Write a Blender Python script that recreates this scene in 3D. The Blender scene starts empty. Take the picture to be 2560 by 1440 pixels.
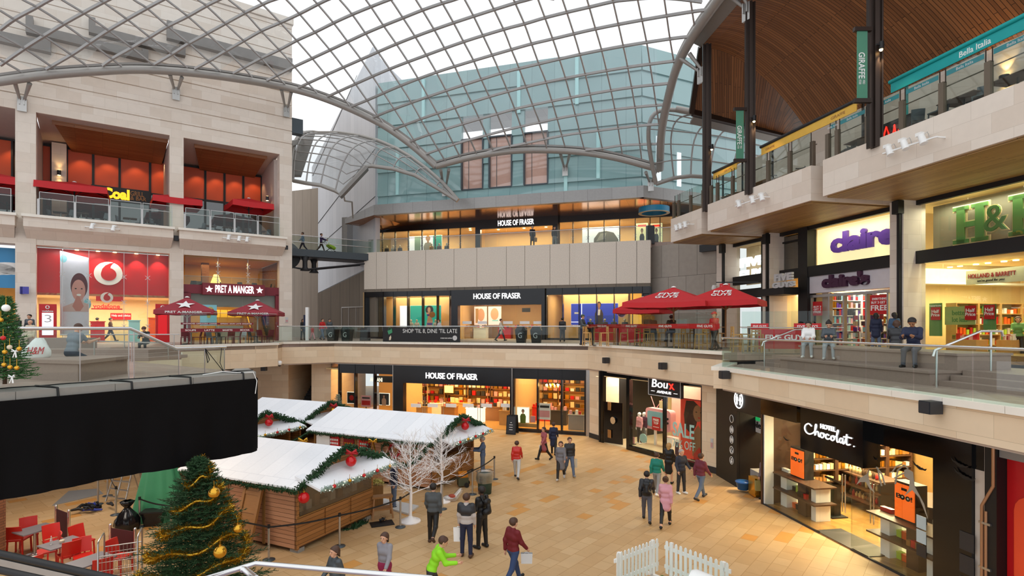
import bpy,math,random
import numpy as np
from mathutils import Vector,Matrix
V3=lambda*a:Vector(a)
SC=bpy.context.scene
COL=SC.collection
RND=random.Random(11)
EYE,HOR,FP=6.6,816.0,1400.0
# camera, sky, exposure
cam=bpy.data.objects.new('camera',bpy.data.cameras.new('camera'))
COL.objects.link(cam)
cam.location=(0,0,EYE)
cam.rotation_euler=(math.pi/2,0,0)
cam.data.sensor_fit='HORIZONTAL'
cam.data.sensor_width=36
cam.data.lens=36*FP/2560
cam.data.shift_y=(HOR-720)/2560
cam.data.clip_end=400
SC.camera=cam
wd=bpy.data.worlds.new('overcast_sky')
SC.world=wd
wd.use_nodes=True
wn=wd.node_tree.nodes
bgn=wn['Background']
wtc=wn.new('ShaderNodeTexCoord');wsep=wn.new('ShaderNodeSeparateXYZ');wramp=wn.new('ShaderNodeValToRGB')
wl=wd.node_tree.links
wl.new(wtc.outputs['Generated'],wsep.inputs[0])
wl.new(wsep.outputs['Z'],wramp.inputs[0])
wramp.color_ramp.elements[0].color=(.72,.75,.80,1)
wramp.color_ramp.elements[1].color=(.97,.985,1.0,1)
wramp.color_ramp.elements[1].position=.35
wl.new(wramp.outputs[0],bgn.inputs[0])
bgn.inputs[1].default_value=1.32
SC.view_settings.view_transform='Standard'
SC.view_settings.look='None'
SC.view_settings.exposure=.0
SC.view_settings.gamma=1.0
SC.view_settings.use_curve_mapping=False
SC.cycles.transparent_max_bounces=24
SC.cycles.max_bounces=7
SC.cycles.diffuse_bounces=4
def area(name,loc,sx,sy,power,col=(1.0,.72,.42),rz=.0,rx=.0):
 d=bpy.data.lights.new(name,'AREA')
 d.shape='RECTANGLE';d.size=sx;d.size_y=sy
 d.energy=power;d.color=col
 o=bpy.data.objects.new(name,d);COL.objects.link(o)
 o.location=loc;o.rotation_euler=(rx,0,rz)
 o['kind']='helper'
 return o
def spot(name,loc,target,power,col=(1.0,.65,.3),ang=70,r=.05):
 d=bpy.data.lights.new(name,'SPOT')
 d.energy=power;d.color=col;d.spot_size=math.radians(ang);d.spot_blend=.6;d.shadow_soft_size=r
 o=bpy.data.objects.new(name,d);COL.objects.link(o)
 o.location=loc
 o.rotation_euler=(Vector(target)-Vector(loc)).to_track_quat('-Z','Y').to_euler()
 o['kind']='helper'
 return o
 # measuring helpers
def at(px,py,Y):
 return Vector(((px-1280)/FP*Y,Y,EYE-(py-HOR)/FP*Y))
def gp(px,py,z=.0):
 return at(px,py,FP*(EYE-z)/(py-HOR))
def lin(c):
 if isinstance(c,str):
  c=c.lstrip('#');c=tuple(int(c[i:i+2],16)/255 for i in(0,2,4))
 return tuple((x/12.92 if x<=.04045 else((x+.055)/1.055)**2.4)for x in c)
class Fac:
 """A straight wall line in plan; u runs along it (seen left to right), d comes out of it, z is up."""
 def __init__(s,x0,y0,x1,y1):
  s.p=V3(x0,y0,0);e=V3(x1-x0,y1-y0,0);s.L=e.length;s.e=e/s.L
  n=V3(s.e.y,-s.e.x,0)
  if n.dot(-s.p)<0:n=-n
  s.n=n
  s.M=Matrix(((s.e.x,n.x,0,s.p.x),(s.e.y,n.y,0,s.p.y),(0,0,1,0),(0,0,0,1)))
  s.rz=math.atan2(s.e.y,s.e.x)
 def Y(s,px,d=.0):
  k=(px-1280)/FP;q=s.p+s.n*d
  # q + u e = (kY, Y)
  u=(k*q.y-q.x)/(s.e.x-k*s.e.y)
  return q.y+u*s.e.y
 def u(s,px,d=.0):
  k=(px-1280)/FP;q=s.p+s.n*d
  return(k*q.y-q.x)/(s.e.x-k*s.e.y)
 def z(s,px,py,d=.0):
  return EYE-(py-HOR)/FP*s.Y(px,d)
 def w(s,u,d,z):
  return s.M@V3(u,d,z)
  # materials
MATS={}
def _base(name):
 m=bpy.data.materials.new(name);m.use_nodes=True
 nt=m.node_tree
 return m,nt,nt.nodes['Principled BSDF']
def _rgb(c):
 return(c[0],c[1],c[2],1)
def mat(name,col,rough=.5,metal=.0,var=.07,scale=4.0,emit=.0,spec=None,stretch=None):
 if name in MATS:return MATS[name]
 m,nt,b=_base(name)
 c=lin(col)
 tc=nt.nodes.new('ShaderNodeTexCoord');nz=nt.nodes.new('ShaderNodeTexNoise');mx=nt.nodes.new('ShaderNodeMix')
 mx.data_type='RGBA'
 nz.inputs['Scale'].default_value=scale;nz.inputs['Detail'].default_value=4
 if stretch:
  mp=nt.nodes.new('ShaderNodeMapping');mp.inputs['Scale'].default_value=stretch
  nt.links.new(tc.outputs['Object'],mp.inputs[0]);nt.links.new(mp.outputs[0],nz.inputs['Vector'])
 else:
  nt.links.new(tc.outputs['Object'],nz.inputs['Vector'])
 mx.inputs[6].default_value=_rgb([max(0,x*(1-var))for x in c])
 mx.inputs[7].default_value=_rgb([min(1,x*(1+var))for x in c])
 nt.links.new(nz.outputs[0],mx.inputs[0])
 nt.links.new(mx.outputs[2],b.inputs['Base Color'])
 b.inputs['Roughness'].default_value=rough;b.inputs['Metallic'].default_value=metal
 if spec is not None:b.inputs['Specular IOR Level'].default_value=spec
 if emit:
  nt.links.new(mx.outputs[2],b.inputs['Emission Color']);b.inputs['Emission Strength'].default_value=emit
 MATS[name]=m
 return m
def brickmat(name,c1,c2,mortar,bw,bh,ms=.006,rough=.6,rot=.0,bias=.0,off=.5,freq=2,squash=1.0,sqf=2,grain=.1,gscale=6.0,metal=.0,bump=.0,gstretch=(1,1,1),spec=None,c3=None,c3amt=.88):
 """UV (metres) brick / plank / panel pattern."""
 m,nt,b=_base(name)
 N=nt.nodes.new;Lk=nt.links.new
 tc=N('ShaderNodeTexCoord');mp=N('ShaderNodeMapping');mp.inputs['Rotation'].default_value=(0,0,rot)
 br=N('ShaderNodeTexBrick')
 Lk(tc.outputs['UV'],mp.inputs[0]);Lk(mp.outputs[0],br.inputs['Vector'])
 br.offset=off;br.offset_frequency=freq;br.squash=squash;br.squash_frequency=sqf
 br.inputs['Color1'].default_value=_rgb(lin(c1));br.inputs['Color2'].default_value=_rgb(lin(c2));br.inputs['Mortar'].default_value=_rgb(lin(mortar))
 br.inputs['Scale'].default_value=1.0;br.inputs['Mortar Size'].default_value=ms;br.inputs['Mortar Smooth'].default_value=.1
 br.inputs['Bias'].default_value=bias;br.inputs['Brick Width'].default_value=bw;br.inputs['Row Height'].default_value=bh
 nz=N('ShaderNodeTexNoise');nz.inputs['Scale'].default_value=gscale;nz.inputs['Detail'].default_value=6
 mp2=N('ShaderNodeMapping');mp2.inputs['Scale'].default_value=gstretch
 Lk(mp.outputs[0],mp2.inputs[0]);Lk(mp2.outputs[0],nz.inputs['Vector'])
 mr=N('ShaderNodeMapRange');mr.inputs['To Min'].default_value=1-grain;mr.inputs['To Max'].default_value=1+grain
 Lk(nz.outputs[0],mr.inputs[0])
 mx=N('ShaderNodeMix');mx.data_type='RGBA';mx.blend_type='MULTIPLY';mx.inputs[0].default_value=1.0
 src=br.outputs['Color']
 if c3:
  br2=N('ShaderNodeTexBrick');Lk(mp.outputs[0],br2.inputs['Vector'])
  br2.offset=off;br2.offset_frequency=freq;br2.squash=squash;br2.squash_frequency=sqf
  for k in('Scale','Mortar Size','Mortar Smooth','Brick Width','Row Height'):br2.inputs[k].default_value=br.inputs[k].default_value
  br2.inputs['Color1'].default_value=(0,0,0,1);br2.inputs['Color2'].default_value=(1,1,1,1);br2.inputs['Mortar'].default_value=(0,0,0,1)
  gt=N('ShaderNodeMath');gt.operation='GREATER_THAN';gt.inputs[1].default_value=c3amt
  Lk(br2.outputs['Color'],gt.inputs[0])
  m3=N('ShaderNodeMix');m3.data_type='RGBA';m3.inputs[7].default_value=_rgb(lin(c3))
  Lk(gt.outputs[0],m3.inputs[0]);Lk(br.outputs['Color'],m3.inputs[6]);src=m3.outputs[2]
 Lk(src,mx.inputs[6]);Lk(mr.outputs[0],mx.inputs[7])
 Lk(mx.outputs[2],b.inputs['Base Color'])
 b.inputs['Roughness'].default_value=rough;b.inputs['Metallic'].default_value=metal
 if spec is not None:b.inputs['Specular IOR Level'].default_value=spec
 if bump:
  bp=N('ShaderNodeBump');bp.inputs['Strength'].default_value=bump;bp.inputs['Distance'].default_value=.02;bp.invert=True
  Lk(br.outputs['Fac'],bp.inputs['Height']);Lk(bp.outputs[0],b.inputs['Normal'])
 MATS[name]=m
 return m
def glassmat(name,tint='#eef4f2',refl=.07,rough=.0,haze=.0,hazecol='#ffffff'):
 m=bpy.data.materials.new(name);m.use_nodes=True
 nt=m.node_tree;nt.nodes.clear();N=nt.nodes.new;Lk=nt.links.new
 out=N('ShaderNodeOutputMaterial');tr=N('ShaderNodeBsdfTransparent');gl=N('ShaderNodeBsdfGlossy');mx=N('ShaderNodeMixShader')
 tr.inputs[0].default_value=_rgb(lin(tint));gl.inputs['Roughness'].default_value=rough;gl.inputs[0].default_value=(1,1,1,1)
 lw=N('ShaderNodeLayerWeight');lw.inputs[0].default_value=.25
 mr=N('ShaderNodeMapRange');mr.inputs['From Min'].default_value=.0;mr.inputs['From Max'].default_value=1.0
 mr.inputs['To Min'].default_value=refl;mr.inputs['To Max'].default_value=min(1.0,refl*4+.05)
 Lk(lw.outputs['Facing'],mr.inputs[0]);Lk(mr.outputs[0],mx.inputs[0])
 last=tr.outputs[0]
 if haze:
  df=N('ShaderNodeBsdfTranslucent');df.inputs[0].default_value=_rgb(lin(hazecol));m2=N('ShaderNodeMixShader');m2.inputs[0].default_value=haze
  nz=N('ShaderNodeTexNoise');nz.inputs['Scale'].default_value=.8;tcx=N('ShaderNodeTexCoord');Lk(tcx.outputs['Object'],nz.inputs['Vector'])
  mh=N('ShaderNodeMapRange');mh.inputs['To Min'].default_value=haze*.6;mh.inputs['To Max'].default_value=haze*1.4;Lk(nz.outputs[0],mh.inputs[0]);Lk(mh.outputs[0],m2.inputs[0])
  Lk(tr.outputs[0],m2.inputs[1]);Lk(df.outputs[0],m2.inputs[2]);last=m2.outputs[0]
 Lk(last,mx.inputs[1]);Lk(gl.outputs[0],mx.inputs[2]);Lk(mx.outputs[0],out.inputs[0])
 MATS[name]=m
 return m
def glow(name,col,strength):
 return mat(name,col,.5,0,.03,3,emit=strength)
def G(name):
 return MATS[name]
 # mesh builder
WM={}
class MB:
 def __init__(s,T=None):
  s.v=[];s.f=[];s.sm=[];s.uv=[]
  if isinstance(T,Fac):T=T.M
  elif isinstance(T,bpy.types.Object):T=WM[T.name]
  s.T=T
 def add(s,verts,faces,smooth=False,uvmode=None):
  b=len(s.v)
  P=[Vector(p)for p in verts]
  for f in faces:
   a=[P[i]for i in f]
   n=V3(0,0,0)
   for i in range(len(a)):
    p,q=a[i],a[(i+1)%len(a)]
    n+=Vector(((p.y-q.y)*(p.z+q.z),(p.z-q.z)*(p.x+q.x),(p.x-q.x)*(p.y+q.y)))
   ax,ay,az=abs(n.x),abs(n.y),abs(n.z)
   if az>=ax and az>=ay:s.uv.extend((p.x,p.y)for p in a)
   elif ay>=ax:s.uv.extend((p.x,p.z)for p in a)
   else:s.uv.extend((p.y,p.z)for p in a)
   s.f.append([i+b for i in f]);s.sm.append(smooth)
  if s.T is not None:P=[s.T@p for p in P]
  s.v.extend(P)
  return s
 def bx(s,x0,x1,y0,y1,z0,z1):
  return s.add([(x0,y0,z0),(x1,y0,z0),(x1,y1,z0),(x0,y1,z0),(x0,y0,z1),(x1,y0,z1),(x1,y1,z1),(x0,y1,z1)],[(0,3,2,1),(4,5,6,7),(0,1,5,4),(1,2,6,5),(2,3,7,6),(3,0,4,7)])
 def box(s,c,d,rz=.0,rx=.0,ry=.0):
  M=Matrix.Translation(c)@Matrix.Rotation(rz,4,'Z')@Matrix.Rotation(ry,4,'Y')@Matrix.Rotation(rx,4,'X')
  h=[x/2 for x in d]
  P=[M@V3(sx*h[0],sy*h[1],sz*h[2])for sz in(-1,1)for sx,sy in((-1,-1),(1,-1),(1,1),(-1,1))]
  return s.add(P,[(0,3,2,1),(4,5,6,7),(0,1,5,4),(1,2,6,5),(2,3,7,6),(3,0,4,7)])
 def poly(s,pts):
  return s.add(pts,[tuple(range(len(pts)))])
 def prism(s,poly,z0,z1):
  n=len(poly)
  P=[(p[0],p[1],z0)for p in poly]+[(p[0],p[1],z1)for p in poly]
  F=[tuple(range(n))[::-1],tuple(range(n,2*n))]+[(i,(i+1)%n,n+(i+1)%n,n+i)for i in range(n)]
  return s.add(P,F)
 def slab(s,pts,off):
  """a 3D polygon given thickness along vector off"""
  n=len(pts);o=Vector(off)
  P=[Vector(p)for p in pts]+[Vector(p)+o for p in pts]
  F=[tuple(range(n))[::-1],tuple(range(n,2*n))]+[(i,(i+1)%n,n+(i+1)%n,n+i)for i in range(n)]
  return s.add(P,F)
 def bar(s,p0,p1,w,h,up=(0,0,1)):
  p0=Vector(p0);p1=Vector(p1);d=(p1-p0).normalized();up=Vector(up)
  x=d.cross(up)
  if x.length<1e-4:x=d.cross(V3(0,1,0))
  x.normalize();u=x.cross(d)
  a=[x*(sx*w/2)+u*(su*h/2)for sx,su in((-1,-1),(1,-1),(1,1),(-1,1))]
  P=[p0+q for q in a]+[p1+q for q in a]
  return s.add(P,[(0,1,2,3),(7,6,5,4),(0,4,5,1),(1,5,6,2),(2,6,7,3),(3,7,4,0)])
 def tube(s,path,r,n=8,closed=False,caps=True):
  P=[Vector(p)for p in path];m=len(P)
  R=r if isinstance(r,(list,tuple))else[r]*m
  V=[];ref=None
  for i in range(m):
   if closed:d=P[(i+1)%m]-P[i-1]
   else:d=P[min(i+1,m-1)]-P[max(i-1,0)]
   d.normalize()
   if ref is None:
    ref=V3(0,0,1)if abs(d.z)<.9 else V3(1,0,0)
   x=ref-d*ref.dot(d);x.normalize();y=d.cross(x);ref=x
   V+=[P[i]+(x*math.cos(2*math.pi*k/n)+y*math.sin(2*math.pi*k/n))*R[i]for k in range(n)]
  F=[]
  for i in range(m if closed else m-1):
   j=(i+1)%m
   F+=[(i*n+k,i*n+(k+1)%n,j*n+(k+1)%n,j*n+k)for k in range(n)]
  s.add(V,F,True)
  if caps and not closed:
   s.add(V[:n],[tuple(range(n))[::-1]]);s.add(V[-n:],[tuple(range(n))])
  return s
 def cyl(s,p0,p1,r0,r1=None,n=12):
  return s.tube([p0,p1],[r0,r0 if r1 is None else r1],n)
 def lathe(s,c,prof,n=16,smooth=True):
  c=Vector(c);V=[];m=len(prof)
  for r,z in prof:
   V+=[c+Vector((r*math.cos(2*math.pi*k/n),r*math.sin(2*math.pi*k/n),z))for k in range(n)]
  F=[(i*n+k,i*n+(k+1)%n,(i+1)*n+(k+1)%n,(i+1)*n+k)for i in range(m-1)for k in range(n)]
  F+=[tuple(range(n))[::-1],tuple(range((m-1)*n,m*n))]
  return s.add(V,F,smooth)
 def ball(s,c,r,n=12,sc=(1,1,1)):
  c=Vector(c);m=max(5,n//2);V=[]
  for i in range(1,m):
   t=math.pi*i/m
   V+=[c+Vector((r*sc[0]*math.sin(t)*math.cos(2*math.pi*k/n),r*sc[1]*math.sin(t)*math.sin(2*math.pi*k/n),r*sc[2]*math.cos(t)))for k in range(n)]
  V+=[c+V3(0,0,r*sc[2]),c-V3(0,0,r*sc[2])]
  F=[(i*n+k,(i+1)*n+k,(i+1)*n+(k+1)%n,i*n+(k+1)%n)for i in range(m-2)for k in range(n)]
  a,b=len(V)-2,len(V)-1
  F+=[(a,k,(k+1)%n)for k in range(n)]+[(b,(m-2)*n+(k+1)%n,(m-2)*n+k)for k in range(n)]
  return s.add(V,F,True)
 def grid(s,rows,smooth=True):
  """rows: list of equally long rows of points"""
  m,n=len(rows),len(rows[0])
  return s.add([p for r in rows for p in r],[(i*n+j,i*n+j+1,(i+1)*n+j+1,(i+1)*n+j)for i in range(m-1)for j in range(n-1)],smooth)
 def raw(s,V,F,smooth=True):
  return s.add(V,F,smooth)
 def text(s,body,o,ud,vd,nd,w=None,h=None,depth=.02,bold=.0,align='C',shear=.0):
  """lettering fitted into a box of width w and height h standing at o (its lower left corner, or centre for align C)"""
  V,F=text_geo(body,bold,shear)
  x0=min(p[0]for p in V);x1=max(p[0]for p in V);y0=min(p[1]for p in V);y1=max(p[1]for p in V)
  sx=(w/(x1-x0))if w else None;sy=(h/(y1-y0))if h else None
  sx=sx or sy;sy=sy or sx
  o=Vector(o);ud=Vector(ud);vd=Vector(vd);nd=Vector(nd)
  W,H=(x1-x0)*sx,(y1-y0)*sy
  ox,oy=(-W/2,-H/2)if align=='C' else(0,0)
  P=[o+ud*((p[0]-x0)*sx+ox)+vd*((p[1]-y0)*sy+oy)+nd*(depth if p[2]>0 else 0)for p in V]
  return s.add(P,F)
 def put(s,name,m,on=None,label=None,cat=None,group=None,kind=None):
  me=bpy.data.meshes.new(name)
  if on is not None:W=WM[on.name]
  else:
   if s.v:
    xs=[p.x for p in s.v];ys=[p.y for p in s.v];zs=[p.z for p in s.v]
    W=Matrix.Translation(((min(xs)+max(xs))/2,(min(ys)+max(ys))/2,min(zs)))
   else:W=Matrix()
  inv=W.inverted()
  me.from_pydata([tuple(inv@p)for p in s.v],[],s.f)
  me.polygons.foreach_set('use_smooth',s.sm)
  uvl=me.uv_layers.new(name='UVMap')
  uvl.data.foreach_set('uv',[c for p in s.uv for c in p])
  me.materials.append(m if not isinstance(m,str)else MATS[m])
  me.update()
  o=bpy.data.objects.new(name,me);COL.objects.link(o)
  if on is not None:o.parent=on
  else:o.matrix_world=W
  WM[o.name]=W
  return tag(o,label,cat,group,kind)
_TXT={}
def text_geo(body,bold=.0,shear=.0):
 k=(body,bold,shear)
 if k in _TXT:return _TXT[k]
 cu=bpy.data.curves.new('lettering_outline','FONT');cu.body=body;cu.size=1.0;cu.extrude=.01;cu.offset=bold;cu.shear=shear;cu.resolution_u=3
 ob=bpy.data.objects.new('lettering_outline',cu);COL.objects.link(ob)
 bpy.context.view_layer.update()
 dg=bpy.context.evaluated_depsgraph_get()
 me=ob.evaluated_get(dg).to_mesh()
 V=[tuple(v.co)for v in me.vertices];F=[tuple(p.vertices)for p in me.polygons]
 ob.evaluated_get(dg).to_mesh_clear()
 bpy.data.objects.remove(ob);bpy.data.curves.remove(cu)
 _TXT[k]=(V,F)
 return V,F
def tag(o,label=None,cat=None,group=None,kind=None):
 if label:o['label']=label
 if cat:o['category']=cat
 if group:o['group']=group
 if kind:o['kind']=kind
 return o
def thing(name,label,cat,loc=(0,0,0),rz=.0,group=None,kind=None):
 o=bpy.data.objects.new(name,None);COL.objects.link(o)
 o.empty_display_size=.1
 o.location=loc;o.rotation_euler=(0,0,rz)
 WM[o.name]=Matrix.Translation(Vector(loc))@Matrix.Rotation(rz,4,'Z')
 return tag(o,label,cat,group,kind)
def stc(mb,name,m):
 return mb.put(name,m,kind='structure')
def dup(o,loc=None,rz=None,label=None,group=None,parent=None,scale=None):
 c=o.copy();COL.objects.link(c)
 if parent is not None:c.parent=parent
 if loc is not None:c.location=loc
 if rz is not None:c.rotation_euler=(0,0,rz)
 if scale is not None:c.scale=scale if isinstance(scale,(tuple,list))else(scale,)*3
 if label:c['label']=label
 if group:c['group']=group
 for ch in list(o.children):dup(ch,parent=c)
 WM[c.name]=Matrix.Translation(c.location)@Matrix.Rotation(c.rotation_euler[2],4,'Z')
 return c
def recolor(o,m,parts=None):
 """give a copied thing (or some of its parts) another material without touching the source"""
 for x in[o]+list(o.children_recursive):
  if x.type=='MESH' and(parts is None or x.name.split('.')[0]in parts):
   x.data=x.data.copy();x.data.materials[0]=MATS[m]if isinstance(m,str)else m
   # materials of the place
brickmat('stone','#e6dacd','#d9c9b9','#c4b5a6',1.25,.62,.004,.65,grain=.06,gscale=3,bias=-.2)
brickmat('stone_warm','#e9d5b9','#dcc2a2','#c0aa8d',1.5,.45,.004,.6,grain=.05,gscale=3,bias=-.1)
brickmat('paving','#ccaa7e','#be986a','#a5804f',.95,.42,.007,.5,rot=math.radians(-51),grain=.10,gscale=2.2,squash=.55,sqf=3,c3='#c98f4a',c3amt=.93)
brickmat('terrace_floor','#b09a8e','#a08a80','#6f5c55',.6,.3,.005,.5,grain=.1)
brickmat('pebble_panel','#e4d9cb','#d6c9ba','#8d8071',40,40,.0,.8,grain=.22,gscale=14)
brickmat('concrete','#b5aa9e','#a79c90','#6c645c',1.1,30,.012,.75,grain=.12,gscale=1.2,gstretch=(3,.25,1))
brickmat('dark_concrete','#867b6e','#786e62','#4f4740',1.6,30,.02,.75,grain=.2,gscale=1.0,gstretch=(3,.2,1))
brickmat('grey_panel','#aaa197','#a0978d','#4b4641',1.55,2.6,.012,.75,off=.4,grain=.12,gscale=3)
brickmat('metal_cladding','#d3d4d8','#c6c8cd','#b2b3b8',.6,60,.006,.38,metal=.35,grain=.05,gscale=.7)
brickmat('teal_glass','#8fb0b1','#84a6a8','#55777a',1.9,60,.012,.07,grain=.06,gscale=.5,off=.37,spec=.9)
mat('teal_strip','#b4e4e4',.1,0,.04)
brickmat('copper_soffit','#a5672e','#93582a','#40240f',1.6,9,.012,.17,metal=.85,grain=.2,gscale=.8)
brickmat('fascia_metal','#a3a19f','#999795','#6d6b69',1.9,10,.01,.4,metal=.4)
brickmat('wood_ceiling','#96623a','#764a2a','#331c0e',4.2,.16,.012,.45,grain=.22,gscale=1.6,gstretch=(.25,6,1),bump=.3)
brickmat('wood_soffit','#b08a52','#96713e','#5d4322',3.0,.14,.01,.5,grain=.16,gscale=2,gstretch=(.3,6,1))
brickmat('wood_soffit_dark','#96603a','#84502e','#4f2f1a',3.0,.12,.01,.55,grain=.15,gscale=2,gstretch=(.3,6,1))
brickmat('shed_boards','#a87440','#94622f','#523315',9,.125,.007,.6,grain=.2,gscale=2.4,gstretch=(.5,5,1))
brickmat('shed_boards_pink','#bd8a68','#aa7856','#5d3a20',9,.125,.007,.6,grain=.2,gscale=2.4,gstretch=(.5,5,1))
brickmat('snow_roof','#f4f5f9','#eceef3','#d5d8df',.62,30,.006,.6,grain=.05,gscale=14)
brickmat('shop_floor','#b78c4e','#8d6636','#5a3f20',1.4,.14,.004,.3,grain=.15,rot=.3)
brickmat('red_brick','#8a5a3c','#774a30','#5a3a28',.225,.075,.008,.8)
mat('steel','#b9b7b4',.3,.85);mat('bright_steel','#dddddd',.22,.95);mat('lattice_steel','#a4a19f',.42,.35,.05)
mat('tube_steel','#a09c97',.4,.3,.05);mat('gutter','#8b8783',.55,.3)
mat('dark_bronze','#3b2f29',.4,.5);mat('bronze_post','#6d6153',.45,.4)
mat('black_fascia','#17181c',.22,0,.1);mat('black','#101012',.5);mat('black_gloss','#0c0b0c',.1)
mat('charcoal','#2a2b2f',.5);mat('anthracite','#4a5258',.45,.3);mat('white','#f2f2f0',.5);mat('cream_wall','#e8cf9c',.7)
mat('warm_wall','#d8a860',.7);mat('grey','#8e8e8e',.5);mat('light_grey','#c6c6c6',.5);mat('kerb_grey','#8c8983',.7,0,.08,10)
mat('coping','#efe8dc',.55,0,.05,3);mat('soffit_plaster','#b7a79a',.7);mat('grey_reveal','#b5a69e',.7)
mat('brown_stone','#a08a80',.6,0,.12,18);mat('drape','#0b0a0c',.85,0,.25,1.5,spec=.15)
mat('red_sign','#c4161c',.35);mat('wine','#7b1c2c',.45);mat('wine_cloth','#962b38',.7);mat('red_cloth','#c3171f',.65);mat('dark_red_cloth','#8f1319',.7)
mat('red_plastic','#c6281f',.35);mat('orange_blind','#c24a1a',.5,0,.1,.6);mat('purple','#5c3aa0',.4);mat('plum','#43143a',.4)
mat('hb_green','#63944f',.45);mat('teal_awning','#0ea3a3',.6);mat('teal_band','#2f7f86',.5);mat('yellow_awning','#e9b84c',.6)
mat('banner_green','#4f8a70',.7);mat('wood','#9a6a38',.5,0,.18,3,stretch=(1,1,6));mat('light_wood','#c69a5c',.5,0,.14,3);mat('dark_wood','#4a3020',.5,0,.2,3)
mat('weathered_wood','#8f6632',.7,0,.25,3,stretch=(6,6,1));mat('grey_table','#77747a',.35);mat('grey_plastic','#6d737c',.4)
mat('skin','#d3a184',.55,0,.05);mat('dark_skin','#4a2f22',.5);mat('tan_skin','#a8744f',.5)
mat('fir','#274a28',.7,0,.45,6);mat('fir_light','#3b6a35',.7,0,.4,6);mat('fir_frost','#93a79c',.7,0,.5,9)
mat('trunk','#4a3320',.8);mat('gold','#d9a53a',.22,.9);mat('tinsel','#c9a032',.25,.8,.4,30);mat('red_gloss','#c5131b',.08);mat('red_ribbon','#b5121c',.5)
mat('twig_white','#f3efee',.55);mat('green_cloth','#3f9166',.6,0,.1,2);mat('bag_plastic','#0e1014',.18);mat('lawn','#4d7a36',.9,0,.4,30)
mat('belt','#141416',.6);mat('cable','#0d0d0e',.6);mat('bin_green','#29423a',.5);mat('clear_bag','#dfe6ea',.2)
mat('orange','#f0641c',.4);mat('blue_sky','#3f8fc4',.5,0,.2,.4);mat('aqua','#8fd3e0',.5);mat('royal_blue','#2a3c9c',.5,0,.15,.5);mat('sea_green','#20a08c',.5,0,.1,.5)
mat('gold_letter','#b09447',.4,.4);mat('brown_letter','#9a6a36',.5);mat('pink','#e6a0a6',.6);mat('hair_dark','#1d1613',.6);mat('hair_brown','#4a3022',.6);mat('hair_blond','#b58d56',.6);mat('hair_grey','#a8a29c',.6)
mat('mint','#a9d3ca',.5);mat('lime','#b5d33c',.5);mat('chrome','#e8e8ea',.08,1.0);mat('beige','#d6c7ae',.7);mat('navy','#1b2340',.7)
glow('white_glow','#ffffff',1.3);glow('warm_glow','#ffe2b0',6.0);glow('lamp_glow','#ffd28a',14.0);glow('lightbox','#fff7e6',1.1);glow('lightbox_yellow','#f4e7ae',.85)
glow('coal_glow','#ffb21e',1.6);glow('neon_red','#ff2a1e',2.5);glow('orange_box','#f4681c',.75);glow('fairy','#fff0c8',5.0);glow('screen_white','#f4f2fa',.9);glow('screen_blue','#2c3fb0',.6);glow('screen_teal','#1fa08e',.55);glow('screen_red','#d0141e',.5);glow('screen_rose','#e9c2c0',.7);glow('green_exit','#1f9a55',.8);glow('poster_red','#d9422f',.25)
glassmat('rail_glass','#eef5f2',.025);glassmat('shop_glass','#f4f6f3',.015);glassmat('roof_glass','#f4f8fa',.03,haze=.07);glassmat('canopy_glass','#edf1f2',.04,haze=.10);glassmat('dark_glass','#7d8a8c',.12);glassmat('polythene','#dedad4',.06,.2,haze=.14,hazecol='#c9c0b6')
glassmat('clear_plastic','#eef2f4',.2,.1,haze=.3)
# wall lines in plan
LF=Fac(-41.54,26.33,-17.3,44.0)
HF=Fac(-14.0,50.84,12.0,42.78)
GF=Fac(-12.6,39.6,4.6,33.8)
BF=Fac(5.1,32.0,9.0,25.6)
CF=Fac(8.97,23.0,11.08,10.0)
RF=Fac(14.7,37.0,20.1,12.3)
TE=Fac(7.54,20.1,9.6,6.5)
MZ=5.5
UZ=13.3
# ground
fl=MB();fl.bx(-45,26,4,62,-.3,.0);stc(fl,'floor','paving')
# middle level slab with its pale stone edge
EDGE=[(-18.57,30.8),(-15.7,34.3),(-14.9,35.6),(-15.4,37.5),(-12.46,39.2),(4.52,33.3),(8.75,23.25)]
deck=MB();deck.prism([(-46,20)]+[(-24,26.0)]+EDGE+[(30,21.0),(30,62),(-46,62)],5.2,MZ)
stc(deck,'floor_middle_level','terrace_floor')
deck=MB();deck.prism([(-40,14),(-19.8,26.0),(-18.5,27.2),(-17.0,28.8),(-18.57,30.8),(-24,33),(-46,33)],4.9,5.2)
stc(deck,'floor_left_terrace','terrace_floor')
def edge_wall(name,pts,z0,z1,t=.35,m='stone_warm',side=1,cop=.14,over=.08,parent_kind='structure'):
 for i in range(len(pts)-1):
  f=Fac(*pts[i],*pts[i+1])
  stc(MB(f).bx(-.02,f.L+.02,-t,0,z0,z1-cop),name,m)
  w=MB(f)
  n=max(1,round(f.L/1.3))
  for k in range(n):w.bx(-.03+(f.L+.06)*k/n+.006,-.03+(f.L+.06)*(k+1)/n-.006,-t-over,over,z1-cop,z1)
  stc(w,name.replace('wall','trim')+'_coping','coping')
edge_wall('wall_balcony_front',EDGE[:],4.08,5.56)
edge_wall('wall_left_terrace',[(-19.8,26.0),(-18.5,27.2),(-17.0,28.8)],4.44,5.26)
sf=MB();sf.prism([(-15.3,37.6),(-12.46,39.35),(4.5,33.5),(8.9,23.4),(24,23.4),(24,60),(-20,60)],4.0,4.08);stc(sf,'ceiling_ground_level','soffit_plaster')
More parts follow.
